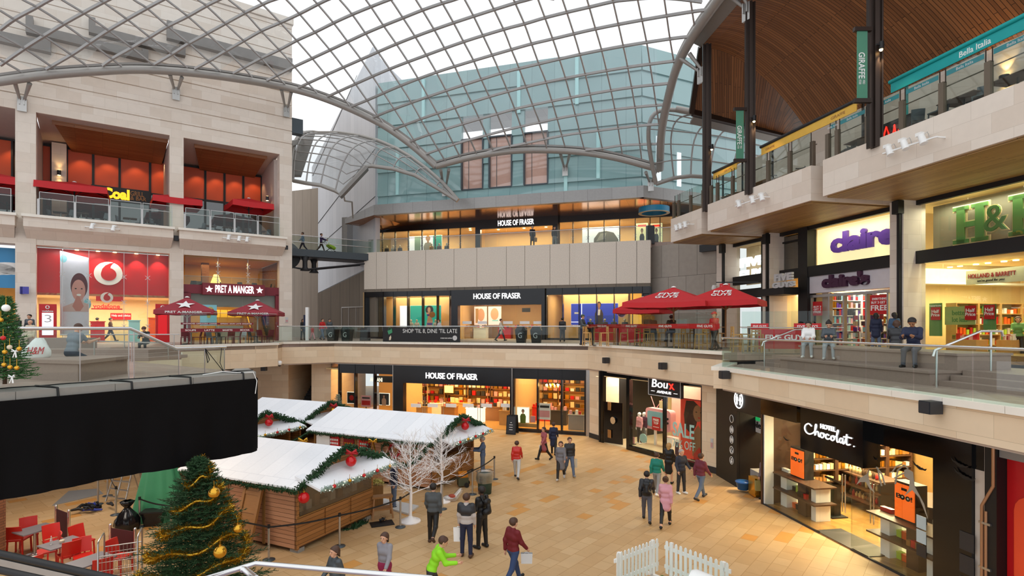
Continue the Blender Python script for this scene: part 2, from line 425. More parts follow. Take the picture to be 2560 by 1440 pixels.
# right terrace, 0.35 m lower
deck=MB();deck.prism([(7.6,20.2),(9.7,6.3),(22,6.3),(22,23),(9.2,22.6)],4.55,5.08);stc(deck,'floor_right_terrace','terrace_floor')
edge_wall('wall_terrace_front',[(7.54,20.1),(9.6,6.5)],4.36,5.15)
edge_wall('wall_terrace_end',[(7.6,20.1),(9.0,22.6)],4.36,5.15)
sf=MB();sf.prism([(7.6,20.2),(9.7,6.3),(22,6.3),(22,23.3),(9.0,23.0)],4.3,4.37);stc(sf,'ceiling_right_shops','soffit_plaster')
# near left peninsula with its grey coping
P0,P1=(-12.6,6.22),(-7.14,15.55)
deck=MB();deck.prism([P0,P1,(-8.2,17.2),(-19,25.2),(-34,25.2),(-34,6.2)],4.7,5.2);stc(deck,'floor_near_terrace','terrace_floor')
PF=Fac(*P0,*P1)
w=MB(PF)
for k in range(8):
 u0=PF.L-(k+1)*1.75
 w.bx(max(0,u0)+.005,u0+1.745,-.95,.06,5.16,5.32)
stc(w,'trim_near_coping','kerb_grey')
stc(MB().prism([P1,(-7.2,15.75),(-8.1,17.2),(-8.4,17.0),(-7.9,15.6)],5.16,5.32),'trim_near_coping_end','kerb_grey')
# brick pier and dark ground shop edge at the left border
stc(MB().bx(-15.2,-14.1,14.2,15.6,0,4.7),'pillar_brick','red_brick')
# pale stone block on the left
zc=[LF.z(95,612),LF.z(700,645)]
pa0,pa1,pb0,pb1,pc0,pc1=[LF.u(x)for x in(38,90,424,459,699,730)]
UT=LF.z(424,338)
TOP=LF.z(728,62)
LH=LF.z(425,634)
w=MB(LF)
zj=LF.z(728,359);zs=UT
zcur=UT
while zcur<TOP-.02:
 znext=min(TOP,zj if zcur<zj-.02 else zj+(math.floor((zcur-zj)/1.0+.02)+1)*1.0)
 w.bx(-14,pc1,-.6,.0,zcur,znext-.07)
 w.bx(-14,pc1,-.6,-.09,znext-.07,znext)
 zcur=znext
stc(w,'wall_left_upper','stone')
stc(MB(LF).bx(-14,pc1+.1,-.7,.1,TOP,TOP+.5),'trim_left_parapet','stone')
for k,(a,b)in enumerate(((pa0,pa1),(pb0,pb1),(pc0,pc1),(pa0-11.2,pa1-11.2))):
 stc(MB(LF).bx(a,b,-.75,.02,MZ,UT+.02),'pillar_left_block','stone')
stc(MB(LF).bx(-14,pc1,-.7,-.02,LH,UZ-.3),'wall_left_lintel','stone')
stc(MB(LF).bx(pc1-.6,pc1,-14,-.6,MZ,TOP),'wall_left_return','stone')
stc(MB(LF).bx(-14,pc1,-12,-.7,UZ-.45,UZ),'floor_left_upper','terrace_floor')
# recess of the upper restaurant: side walls, raked plaster and wooden panels overhead, back wall
RB=-5.2
w=MB(LF)
for a,b in((pa0-11.2,pa0),(pa1,pb0),(pb1,pc0)):
 w.add([(a,-.1,UT),(b,-.1,UT),(b,RB,UT-.6),(a,RB,UT-.6)],[(0,1,2,3)])
stc(w,'ceiling_left_recess','grey_reveal')
for a,b,c0,c1 in((pa1,pb0,130,420),(pb1,pc0,485,667)):
 wu0,wu1=LF.u(c0,-.9),LF.u(c1,-.9)
 stc(MB(LF).add([(wu0,-.8,UT-.12),(wu1,-.8,UT-.12),(wu1-.1,RB+.1,UT-.95),(wu0+.9,RB+.1,UT-.95)],[(0,1,2,3)]).bx(wu0,wu1,-.85,-.8,UT-.34,UT-.06),'ceiling_left_wood','wood_soffit_dark')
stc(MB(LF).bx(-14,pc0+.3,RB-.3,RB,UZ,UT),'wall_recess_back','dark_wood')
for a in(pb0,pb1-.3,pc0-.25,pa1-.3):
 stc(MB(LF).bx(a,a+.3,RB,-.7,UZ,UT-.3),'wall_recess_side','grey_reveal')
 # balcony boxes with lipped coping
for a,b in((LF.u(-260,1),LF.u(36,1)),(LF.u(57,1),LF.u(434,1)),(LF.u(449,1),LF.u(716,1))):
 stc(MB(LF).bx(a,b,.0,.85,LF.z(434,594,1),UZ-.02).add([(a,0,LF.z(434,594,1)),(b,0,LF.z(434,594,1)),(b-.1,0,LH+.35),(a+.1,0,LH+.35),(a,.85,LF.z(434,594,1)),(b,.85,LF.z(434,594,1))],[(4,5,2,3)]),'wall_balcony_box','stone')
 stc(MB(LF).bx(a-.08,b+.08,-.1,1.0,UZ-.02,UZ+.14),'trim_balcony_coping','coping')
stc(MB(LF).bx(pc1,pc1+.9,-.9,-.2,LF.z(738,330),LF.z(738,293)),'trim_corner_vent','anthracite')
# dark louvre slots high on the wall
for k,(p0,y0,p1,y1,y2)in enumerate(((-120,80,128,114,138),(66,72,370,138,158),(222,70,462,128,146),(416,84,727,158,181))):
 a,b=LF.u(p0),LF.u(p1);zt,zb=LF.z(p1,y1),LF.z(p1,y2)
 l=MB(LF);l.bx(a,b,.0,.5,zb,zt)
 l.bx(a,a+.35,.0,.5,zt,zt+.5);l.bx(b-.35,b,.0,.5,zt,zt+.18)
 l.put('wall_gutter_slot',mat('louvre_grey','#77736f',.7,0,.2,3),kind='structure')
 # buildings behind the passage
CW=Fac(-23.0,58.0,-19.6,56.6)
stc(MB(CW).bx(0,CW.L,-.5,0,0,20.6),'wall_passage_concrete','concrete')
MW=Fac(-19.6,56.6,-12.3,50.4)
stc(MB(MW).slab([(0,0,CW.M.inverted()@V3(0,0,0)and 10.0),(MW.L,0,12.2),(MW.L,0,31.2),(MW.L-.4,0,31.9),(-1.2,0,22.9),(-1.2,0,10.0)],(0,-.5,0)),'wall_passage_metal','metal_cladding')
stc(MB(MW).slab([(0,.05,4),(MW.L,.05,4),(MW.L,.05,12.1),(0,.05,9.9)],(0,-.4,0)),'wall_passage_lower','dark_concrete')
w=MB()
pk=at(935,130,51.0);w.slab([pk,at(1010,205,55.5),at(1010,330,55.5),at(935,330,51.0)],(.1,.4,0));stc(w,'wall_gable_return','metal_cladding')
w=MB(MW)
for(ax,az,bx_,bz)in((0,17.0,MW.L,22.6),(0,14.6,MW.L,18.3),(-1,22.0,MW.L-2.8,30.0)):
 w.bar((ax,.02,az),(bx_,.02,bz),.03,.03)
stc(w,'trim_metal_seam','charcoal')
stc(MB(MW).bx(MW.L*.46,MW.L*.83,.05,.09,MZ,8.4),'door_service','dark_concrete')
w=MB(MW)
for k in range(4):w.bx(MW.L*(.46+.123*k)-.03,MW.L*(.46+.123*k)+.03,.09,.13,MZ,8.4)
w.bx(MW.L*.46,MW.L*.83,.09,.14,8.36,8.46)
stc(w,'trim_service_door','steel')
# department store
hx=lambda px:HF.u(px)
UL,UR,UB=hx(945),hx(1604),hx(1627)
B0,B1=hx(910),hx(1627)
T0=HF.z(1330,505);T1=28.4
# teal glass shingle cladding, row by row
rows=[17.35,18.2,20.3,22.4,24.45,26.45,T1]
wins=[(hx(1155),hx(1208)),(hx(1224),hx(1280)),(hx(1311),hx(1370))]
WZ0,WZ1=HF.z(1250,468),HF.z(1250,341)
w=MB(HF)
for i in range(len(rows)-1):
 z0,z1=rows[i],rows[i+1]
 if z1<WZ0+.3 or z0>WZ1-.05:spans=[(UL,UR)]
 else:
  xs=[UL]+[x for p in wins for x in p]+[UR]
  spans=[(xs[k],xs[k+1])for k in range(0,len(xs),2)]
 for a,b in spans:
  zz0,zz1=z0,z1
  w.add([(a,.14,z0),(b,.14,z0),(b,.0,z1),(a,.0,z1),(a,-.3,z0),(b,-.3,z0),(b,-.3,z1),(a,-.3,z1)],[(0,1,2,3),(0,4,5,1),(0,3,7,4),(1,5,6,2),(3,2,6,7)])
stc(w,'wall_store_teal','teal_glass')
S2=Fac(HF.w(UR,0,0).x,HF.w(UR,0,0).y,HF.w(UR,0,0).x+13,HF.w(UR,0,0).y+6.2)
w=MB(S2)
for i in range(len(rows)-1):
 z0,z1=rows[i],rows[i+1]
 w.add([(0,.14,z0),(S2.L,.14,z0),(S2.L,.0,z1),(0,.0,z1),(0,-.3,z0),(S2.L,-.3,z0),(S2.L,-.3,z1),(0,-.3,z1)],[(0,1,2,3),(0,4,5,1),(0,3,7,4),(1,5,6,2),(3,2,6,7)])
stc(w,'wall_store_teal_return','teal_glass')
stc(MB(S2).bx(1.3,1.75,.12,.2,17.8,21.5).bx(3.4,3.8,.12,.2,17.8,20.5),'window_slit_store',glow('slit_white','#f4f8fa',.7))
# lighter vertical light slots
w=MB(HF)
for px,ya,yb in((1060,200,305),(1298,180,284),(1443,145,262),(995,375,488),(1496,330,447),(1415,436,482)):
 u=hx(px);w.bx(u-.14,u+.14,.03,.17,HF.z(px,yb),HF.z(px,ya))
stc(w,'window_slot_store','teal_strip')
# three tall windows
winmat=mat('reflected_wood_pane','#c9a597',.04,.0,.25,.5,spec=1.0)  # pinkish tan base colour paints in the reflection of the warm timber
for k,(a,b)in enumerate(wins):
 w=MB(HF)
 w.bx(a,b,-.12,-.08,WZ0,WZ1)
 o=w.put('window_%d'%(k+1),winmat,kind='structure')
 w=MB(HF)
 for c in(a,b):w.bx(c-.06,c+.06,-.2,.16,WZ0,WZ1)
 w.bx(a,b,-.2,.1,WZ0-.06,WZ0+.04);w.bx(a,b,-.2,.1,WZ1-.04,WZ1+.08)
 w.bx(a+.3*(b-a),a+.3*(b-a)+.03,-.08,-.04,WZ0,WZ1)
 w.put('window_frame','anthracite',on=o)
 # roof behind
stc(MB(HF).bx(UL,UR,-12,-.3,27.6,28.2),'roof_store','fascia_metal')
# projecting canopy: pale fascia and copper underside
CE0,CE1,CE2=HF.w(hx(955,)-.4,.7,0),HF.w(UR+.2,.7,0),S2.w(S2.L,.7,0)
CL=at(862,566,50.0)
zf0,zf1=16.45,17.35
Cpts=[V3(CL.x,CL.y,0),CE0,CE1,CE2]
w=MB()
for i in range(3):
 f=Fac(Cpts[i].x,Cpts[i].y,Cpts[i+1].x,Cpts[i+1].y)
 g=MB(f)
 za=15.75 if i==0 else zf0
 g.add([(0,0,za if i==0 else zf0),(f.L,0,zf0),(f.L,0,zf1),(0,0,(za+.45)if i==0 else zf1),(0,-.5,za),(f.L,-.5,zf0),(f.L,-.5,zf1),(0,-.5,(za+.45)if i==0 else zf1)],[(0,1,2,3),(0,4,5,1),(3,2,6,7)])
 stc(g,'trim_store_canopy','fascia_metal')
bk=[HF.w(hx(905),-5.4,15.9),HF.w(hx(1695,),-5.2,15.9)]
w=MB(HF)
iv=HF.M.inverted()
q=[iv@V3(p.x,p.y,z)for p,z in((Cpts[0],15.75),(Cpts[1],zf0),(Cpts[2],zf0),(Cpts[3],zf0))]
w.add([q[0],q[1],q[2],q[3],(q[3].x,-9.0,16.56),(q[2].x,-5.6,16.56),(q[1].x,-5.6,16.56),(q[0].x+.3,-5.0,16.2)],[(0,1,6,7),(1,2,5,6),(2,3,4,5)])
stc(w,'ceiling_store_canopy','copper_soffit')
stc(MB(HF).bx(q[1].x,UR,-5,.2,17.25,17.34),'roof_store_canopy','fascia_metal')
# stone band between the two shop floors, in slabs with open joints
bz0,bz1=HF.z(1330,714),HF.z(1330,613)
cuts=[910,941,967,1021,1064,1135,1192,1266,1312,1375,1424,1474,1541,1592,1627]
for i in range(len(cuts)-1):
 stc(MB(HF).bx(hx(cuts[i])+.015,hx(cuts[i+1])-.02,-.3,.0,bz0,bz1),'wall_store_band','pebble_panel')
stc(MB(HF).bx(B0+.05,B1-.05,-.6,-.05,bz0-.25,bz1-.05),'wall_store_band_back','dark_concrete')
stc(MB(HF).bx(B0-1.5,B1,-12,-.3,bz1-.5,UZ-.05),'floor_store_upper','terrace_floor')
stc(MB(HF).bx(hx(1676)-1.6,hx(1700)+4,-4,-1.2,bz1-.5,UZ-.05),'floor_store_upper_corner','terrace_floor')
# greyer panelled wall to the right of the band
GP=Fac(HF.w(B1,-1.2,0).x,HF.w(B1,-1.2,0).y,15.6,38.8)
stc(MB(GP).bx(-.3,GP.L,-.4,0,MZ,12.9),'wall_store_side','grey_panel')
stc(MB(GP).bx(GP.L*.62,GP.L*.98,0,.35,12.0,12.5),'trim_store_side_vent','charcoal')
# right-hand building
B_BOX=[((10.38,36.6),(11.2,33.1)),((11.25,32.2),(13.0,24.35)),((13.1,23.6),(15.6,11.0))]
for k,(a,b)in enumerate(B_BOX):
 f=Fac(*a,*b)
 stc(MB(f).bx(0,f.L,-7.5,0,12.08,UZ),'wall_gallery_box','stone')
 stc(MB(f).bx(0,f.L,-.35,.0,UZ,13.6).bx(f.L-.35,f.L,-7.5,-.35,UZ,13.6),'wall_gallery_parapet','stone')
 stc(MB(f).bx(.12,f.L-.12,-7.0,-.12,12.0,12.09),'ceiling_gallery_wood','wood_soffit')
BOX=[Fac(*a,*b)for a,b in B_BOX]
# middle-level shop wall: dark frame grid, stone piers
stc(MB(RF).bx(-.5,RF.L,-8,-7.6,MZ-.5,13),'wall_right_shops_back','cream_wall')
stc(MB(RF).bx(-.5,RF.L,-7.6,-.1,11.85,12.05),'ceiling_right_shop','cream_wall')
stc(MB(RF).bx(-.5,RF.L,-7.6,.0,MZ-.3,MZ+.02),'floor_right_shop','shop_floor')
ru=lambda px,d=.0:RF.u(px,d)
PIERS=[(ru(1793,.8),ru(1834,.2)),(ru(1908,.8),ru(1946,.2)),(ru(2222,.9),ru(2290,.1))]
for a,b in PIERS:
 stc(MB(RF).bx(a,a+(b-a)*.55+.35,-.3,.85,MZ,12.0),'pillar_right_shop','stone')
stc(MB(RF).bx(ru(2292),ru(2292)+.12,-.1,.3,5.1,12.0),'trim_shop_edge','black')
BZ0,BZ1=RF.z(2150,675),RF.z(2150,652)
stc(MB(RF).bx(ru(1834),RF.L,.0,.22,BZ0-.05,BZ1+.05),'trim_shop_beam','black')
stc(MB(RF).bx(ru(2005),ru(2028),-.3,.25,MZ,12.0),'trim_shop_post','black')
stc(MB(RF).bx(ru(1834),RF.L,.0,.2,11.8,12.0),'trim_shop_head','black')
w=MB(RF)
for px in(1834,1908,1947,2005):w.bx(ru(px)-.04,ru(px)+.04,0,.12,MZ,12)
stc(w,'trim_shop_mullion','black')
for px in(2005,2028,2222,1946):
 stc(MB(RF).bx(ru(px)-.1,ru(px)+.05,-7.6,-.3,MZ,11.9),'wall_party','cream_wall')
 # back wall of the upper gallery
stc(MB(RF).bx(-3,RF.L,-2.6,-2.2,UZ,18.2),'wall_gallery_back','stone')
# timber vault over the gallery, hipped at its far end
XO=lambda Y:11.3+(33.5-Y)*.09
def XW(Y):return RF.p.x+RF.e.x/RF.e.y*(Y-RF.p.y)+2.6
rows_=[]
for i in range(25):
 Y=33.5-i*1.0;row=[]
 for j in range(13):
  t=j/12
  row.append((XO(Y)+(XW(Y)-XO(Y))*t,Y+t*.0,23.3-5.6*t**1.9))
 rows_.append(row)
w=MB()
V=[p for r in rows_ for p in r]
n=13
# boards follow the fall of the vault: unwrap so that rows of the pattern run down it
b0=len(w.v)
for i in range(24):
 for j in range(12):
  w.add([rows_[i][j],rows_[i][j+1],rows_[i+1][j+1],rows_[i+1][j]],[(0,1,2,3)],True)
  s0=sum((Vector(rows_[i][k+1])-Vector(rows_[i][k])).length for k in range(j));s1=s0+(Vector(rows_[i][j+1])-Vector(rows_[i][j])).length
  w.uv[-4:]=[(s0,i*1.0),(s1,i*1.0),(s1,i+1.0),(s0,i+1.0)]
stc(w,'ceiling_timber_vault','wood_ceiling')
w=MB()
T_A,T_B=V3(11.7,36.2,20.4),V3(21.0,41.0,20.4)
low=[T_A.lerp(T_B,j/12)for j in range(13)]
for j in range(12):
 a,b,c,d=Vector(rows_[0][j]),Vector(rows_[0][j+1]),low[j+1],low[j]
 w.add([a,b,c,d],[(0,1,2,3)],True)
 w.uv[-4:]=[(0,a.x+j*.05),(0,b.x+j*.05),((b-c).length,c.x*.9),((a-d).length,d.x*.9)]
stc(w,'ceiling_timber_hip','wood_ceiling')
stc(MB().bar(T_A,T_B,.3,.35).bar(T_A+V3(-.1,0,0),Vector(rows_[0][0]),.3,.3),'trim_timber_edge','dark_bronze')
stc(MB().slab([T_A+V3(.1,.2,-.2),T_B+V3(0,.2,-.2),T_B+V3(0,.6,-.5),T_A+V3(0,.6,-.5)],(0,0,.15)),'trim_timber_gutter','gutter')
w=MB()
for i in range(24):
 a,b=Vector(rows_[i][0]),Vector(rows_[i+1][0]);w.slab([a,b,b+V3(-.7,0,.35),a+V3(-.7,0,.35)],(0,0,.25))
stc(w,'trim_vault_gutter','gutter')
# dark steel columns of the gallery
for px,Y in((1767,32.6),(1875,28.4),(2187,21.0)):
 p=at(px,800,Y)
 w=MB();zt=23.0
 w.box((p.x,p.y,(UZ+zt)/2),(.14,.46,zt-UZ),rz=-.2);w.box((p.x,p.y,(UZ+zt)/2),(.40,.16,zt-UZ),rz=-.2)
 w.box((p.x-.2,p.y+.04,(UZ+zt)/2),(.06,.3,zt-UZ),rz=-.2);w.box((p.x+.2,p.y-.04,(UZ+zt)/2),(.06,.3,zt-UZ),rz=-.2)
 stc(w,'column_gallery','dark_bronze')
 # ground floor fronts: piers and plinths
stc(MB(GF).bx(GF.u(1466),GF.u(1475),-1,.1,0,4.1),'trim_store_jamb','steel')
p1=[(4.55,33.7),(6.0,30.7),(7.5,31.2),(6.0,34.2)]
f=Fac(4.62,33.35,5.35,31.85)
stc(MB(f).bx(0,f.L,-.9,0,.28,4.1),'pillar_ground','stone_warm')
stc(MB(f).bx(-.02,f.L+.02,-.9,.03,0,.28),'baseboard_pillar','charcoal')
a,b=BF.u(1760),BF.u(1802)
stc(MB(BF).bx(a,b,-1.2,.15,.28,4.1),'pillar_ground','stone_warm')
stc(MB(BF).bx(a-.02,b+.02,-1.2,.19,0,.28),'baseboard_pillar','charcoal')
# stair up from the ground on the left of the store, with its side walls
w=MB();x0,x1=at(732,900,41).x,at(786,900,41).x
for k in range(26):w.bx(x0,x1,41.5+k*.3,50,.0+k*.17,.17+k*.17)
stc(w,'floor_stair','charcoal')
stc(MB().bx(x0-3.6,x0,40.2,50,0,4.1),'wall_stair_side','stone_warm')
stc(MB().bx(x1,x1+1.4,40.4,50,0,4.1),'wall_stair_store','stone_warm')
stc(MB().bx(-40,x0-3.6,41.0,41.5,0,4.1),'wall_ground_back','dark_concrete')
# glass roof: edge tubes, lattice, glazing
def curve_pts(ctrl,n=40):
 """smooth path through control points"""
 P=[Vector(p)for p in ctrl];out=[]
 P=[P[0]*2-P[1]]+P+[P[-1]*2-P[-2]]
 for i in range(1,len(P)-2):
  for k in range(n//(len(P)-3)+1):
   t=k/(n//(len(P)-3)+1)
   a,b,c,d=P[i-1],P[i],P[i+1],P[i+2]
   out.append(.5*((2*b)+(c-a)*t+(2*a-5*b+4*c-d)*t*t+(3*b-a-3*c+d)*t**3))
 out.append(P[-2])
 return out
LA=[]
for px,py in((-330,262),(-160,226),(0,203),(120,187),(240,178),(350,174),(470,181),(600,198),(730,222)):
 LA.append(at(px,py,LF.Y(px,1.5)))
for px,py,Y in((830,253,43.0),(940,303,43.6),(1020,356,44.0),(1090,416,44.2)):
 LA.append(at(px,py,Y))
FA=[at(*p)for p in((1090,416,44.2),(1180,393,43.6),(1290,377,43.0),(1420,378,42.3),(1530,393,41.6),(1650,424,41.0))]
RA=[at(*p)for p in((1650,424,41.0),(1654,330,38.5),(1675,226,35.8),(1697,157,34.0),(1733,89,32.0),(1790,8,29.5),(1850,-70,27.0),(1950,-190,23.5),(2080,-330,20.0))]
beams=[]
for nm,ctrl,r,lab in(('roof_tube',LA,.27,'thick grey steel tube arching along the pale stone wall'),('roof_tube',FA,.24,'thick grey steel tube arching in front of the teal glass wall'),('roof_tube',RA,.27,'thick grey steel tube climbing beside the timber vault')):
 path=curve_pts(ctrl,60)
 w=MB();w.tube(path,r,12);o=w.put(nm,'tube_steel',label=lab,kind='structure')
 g=MB()
 for i in range(len(path)-1):
  a,b=path[i],path[i+1]
  g.bar(a+V3(0,0,r+.08),b+V3(0,0,r+.08),.3,.14)
 g.put('gutter_strip','gutter',on=o)
 beams.append(path)
bpts=np.array([p[:]for p in beams[0][::3]+beams[1][::4]+beams[2][::3]])
inner=np.array([(2.5,33,26.0),(5,28,27.4),(-4,30,28.4),(-12,30,29.2),(-20,27,28.4),(0,22,29.5),(-10,20,30.5),(8,20,27.5),(-22,20,30),(0,12,30),(11,12,26),(3,38,22.8),(-2,38.5,23.6),(7,36,22.8),(-16,36,27.6),(-9,37,26.8)])
ctl=np.vstack([bpts,inner]);N=len(ctl)
def phi(r2):return .5*r2*np.log(r2+1e-9)
A=np.zeros((N+3,N+3));d2=((ctl[:,None,:2]-ctl[None,:,:2])**2).sum(-1)
A[:N,:N]=phi(d2);A[:N,:N]+=np.eye(N)*np.where(np.arange(N)<len(bpts),.02,10.0);A[:N,N]=1;A[:N,N+1:]=ctl[:,:2];A[N,:N]=1;A[N+1:,:N]=ctl[:,:2].T
sol=np.linalg.solve(A,np.concatenate([ctl[:,2],[0,0,0]]))
def roof_z(x,y):
 r2=(ctl[:,0]-x)**2+(ctl[:,1]-y)**2
 return float(phi(r2)@sol[:N]+sol[N]+sol[N+1]*x+sol[N+2]*y)
plan=[(p.x,p.y)for p in beams[0]]+[(p.x,p.y)for p in beams[1]]+[(p.x,p.y)for p in beams[2]]+[(14,12),(-30,12)]
def inside(x,y):
 c=False;n=len(plan);j=n-1
 for i in range(n):
  if(plan[i][1]>y)!=(plan[j][1]>y)and x<(plan[j][0]-plan[i][0])*(y-plan[i][1])/(plan[j][1]-plan[i][1])+plan[i][0]:c=not c
  j=i
 return c
def on_roof(px,py):
 """where a measured sight line meets the roof surface"""
 lo=None
 for k in range(150):
  Y=16+k*.22;p=at(px,py,Y);d=p.z-roof_z(p.x,p.y)
  if d>0:
   if lo is None:return p
   t=lo/(lo-d);return at(px,py,Y-.22+.22*t)
  lo=d
 return p
c1=lambda*L:[(x/3.43,y/3.43)for x,y in zip(L[::2],L[1::2])]
c5=lambda*L:[(700+x/3.6,y/3.6)for x,y in zip(L[::2],L[1::2])]
c6=lambda*L:[(1300+x/3.6,y/3.6)for x,y in zip(L[::2],L[1::2])]
# measured runs of the two families of lattice bars, each from its foot on a tube upwards
RUNS=[[c1(0,255,130,160,315,60,420,0),c1(0,560,210,415,375,310,545,205,715,110,920,0),c1(395,595,620,465,770,365,930,260,1090,165,1260,70,1390,0),c1(880,565,970,500,1130,410,1290,315,1440,225,1610,140,1770,50,1870,0),c1(1320,555,1475,465,1625,370,1780,285,1935,200,2100,110,2255,35,2340,0),c1(1670,590,1790,525,1940,435,2090,350,2240,265)+c5(0,205,175,125,420,0),c1(2000,630,2090,580,2240,500)+c5(0,445,150,365,315,290,485,205,650,130,820,60,975,0),c1(2290,690)+c5(0,665,130,600,290,525,450,450,610,375,770,300,935,230,1110,160,1285,90,1460,30,1560,0),c5(165,790,415,675,730,535,1050,395,1390,265,1745,145,2110,30,2220,0),c5(405,880,680,755,990,620,1320,495,1655,375,2010,265)+c6(40,215,225,160,425,110,620,65,835,15,945,0),c5(615,970,790,900,1090,770,1410,650,1745,545,2085,445)+c6(105,395,295,350,680,260,1100,180,1550,105,1730,85),c5(805,1070,1030,980,1335,870,1650,765,1985,660)+c6(0,615,170,575,540,490,930,415,1350,350,1560,325),c5(985,1180,1270,1070,1570,970,1885,870)+c6(0,795,235,740,590,670,970,605,1420,545),c5(1145,1285,1345,1210,1645,1115,1955,1025)+c6(0,970,285,910,640,845,1000,787,1365,748),c5(1290,1395,1565,1300,1865,1215)+c6(0,1140,335,1067,670,1010,1035,965,1320,940),[(1103,408)]+c5(1780,1395,2000,1330)+c6(0,1300,385,1220,710,1175,1065,1133,1255,1118),c6(590,1350,745,1335,905,1310,1080,1300,1245,1295)],[c1(190,620,0,510),c1(470,590,210,415,0,300),c1(755,570,605,465,375,310,130,170,0,90),c1(1040,565,770,365,545,205,315,60,200,0),c1(1320,560,1130,410,930,260,715,110,535,0),c1(1605,580,1475,465,1285,320,1090,165,860,0),c1(1890,612,1790,525,1625,375,1440,225,1260,70,1150,0),c1(2160,660,2090,580,1940,435,1780,290,1610,140,1430,0),c1(2445,725,2240,500,2090,350,1935,205,1770,50,1700,0),c5(345,850,255,750,130,600,0,455)+c1(2245,270,2100,110,1965,0),c5(670,1005,530,830,415,680,290,525,150,365,0,200)+c1(2255,40,2215,0),c5(975,1165,880,1040,680,755,570,605,450,450,315,290,175,125,60,0),c5(1280,1385,1120,1120,935,840,835,690,730,535,610,375,485,210,305,0),c5(1500,1470,1345,1210,1185,925,1090,775,990,625,885,470,770,300,650,130,540,0),c5(1625,1420,1495,1165,1335,870,1245,710,1155,560,1050,400,935,235,775,0),c5(1770,1385,1645,1115,1495,815,1410,655,1320,500,1220,335,1110,165,1000,0),c5(1920,1360,1795,1070,1650,765,1575,605,1485,440,1390,270,1225,0),c5(2075,1330,1955,1025,1815,720,1745,550,1655,380,1565,210,1445,0),c5(2225,1315,2115,985,1985,665,1910,495,1830,325,1745,150,1665,0),c6(240,1330,175,1100)+c5(2275,945,2155,620,2085,450,2015,270,1885,0),c6(405,1320,335,1070,235,740,170,575,105,395,40,215)+c5(2105,0),c6(575,1330,500,1040,410,705,355,530,295,350,165,0),c6(745,1355,670,1015,590,675,540,490,485,305,385,0),c6(920,1380,855,985,780,640,735,450,680,260,605,0),c6(1095,1430,1035,965,970,605,930,415,835,0),c6(1262,1200,1200,770,1170,575,1140,380,1060,0),c6(1395,610,1350,350,1300,0),c6(1578,290,1535,0)]]
lat=thing('ceiling_lattice',None,None,(0,30,20),kind='structure')
for fam,(wd_,hd_)in enumerate(((.13,.15),(.085,.10))):
 for run in RUNS[fam]:
  pts=[on_roof(x,y)for x,y in run]
  if fam==0 or run[-1][1]<5:
   e=(pts[-1]-pts[-3 if len(pts)>2 else 0]);e.z=0;e.normalize()
   if run[-1][1]<5:
    for k in range(1,16):
     q=pts[-1]+e*1.4
     if not inside(q.x,q.y):break
     q.z=roof_z(q.x,q.y);pts.append(q)
  pts=curve_pts(pts,3*len(pts))if len(pts)>2 else pts
  w=MB()
  for j in range(len(pts)-1):
   if(pts[j+1]-pts[j]).length>1e-3:w.bar(pts[j],pts[j+1]+(pts[j+1]-pts[j]).normalized()*.02,wd_,hd_)
  w.put('lattice_rail' if fam==0 else 'lattice_cross_rail','lattice_steel',on=lat)
ORG=Vector((2.1,38.0));E1=Vector((.966,-.259));E2=Vector((.259,.966))
# glazing over the lattice
g=MB();cell=1.5
for i in range(-24,24):
 for j in range(-24,12):
  q=[ORG+E1*((i+a)*cell)+E2*((j+b)*cell)for a,b in((0,0),(1,0),(1,1),(0,1))]
  if all(inside(p.x,p.y)for p in q):
   g.add([(p.x,p.y,roof_z(p.x,p.y)+.12)for p in q],[(0,1,2,3)],True)
g.put('glass_roof_panes','roof_glass',on=lat)
# forked brackets that carry the tubes
def bracket(name,top,foot,label,wall=None,spread=.35,ax=V3(1,0,0)):
 t=thing(name,label,'bracket',foot)
 for s in(-1,1):
  MB().tube([top+ax*(s*spread),foot+ax*(s*.1)],[.13,.07],8).put('strut','tube_steel',on=t)
 MB().box(foot-V3(0,0,.25),(.45,.12,.9),rz=math.atan2(ax.y,ax.x)).put('wall_plate','steel',on=t)
 w=MB()
 for s in(-1,1):w.box(foot+ax*(s*.11)-V3(0,0,.05),(.05,.3,.5),rz=math.atan2(ax.y,ax.x))
 w.put('pin_lug','steel',on=t)
 return t
for px,yt,yb,lab in((55,205,250,'forked steel bracket above the stone pier at the end of the wall'),(440,190,225,'forked steel bracket on the stone wall under the crest of the arch'),(716,228,270,'forked steel bracket at the corner of the stone block')):
 Yt=LF.Y(px,1.4);bracket('roof_bracket',at(px,yt,Yt),at(px,yb,LF.Y(px,.15)),lab,ax=LF.e)
for px,yt,yb,Y,lab in((1112,425,470,44.6,'forked steel bracket where two roof tubes meet before the teal wall'),(1413,385,418,42.6,'forked steel bracket in the middle of the teal glass front'),(1627,430,455,41.3,'forked steel bracket at the lower corner of the glass roof')):
 bracket('roof_bracket',at(px,yt,Y),at(px,yb,HF.Y(px,.35)),lab,ax=HF.e)
for px,yt,px2,yb,Y,lab in((1712,140,1752,178,33.2,'forked steel bracket on the farthest dark column'),(1830,-25,1866,18,28.8,'forked steel bracket on the dark column by the small banner')):
 bracket('roof_bracket',at(px,yt,Y),at(px2,yb,Y-.4),lab,ax=V3(.5,-.86,0))
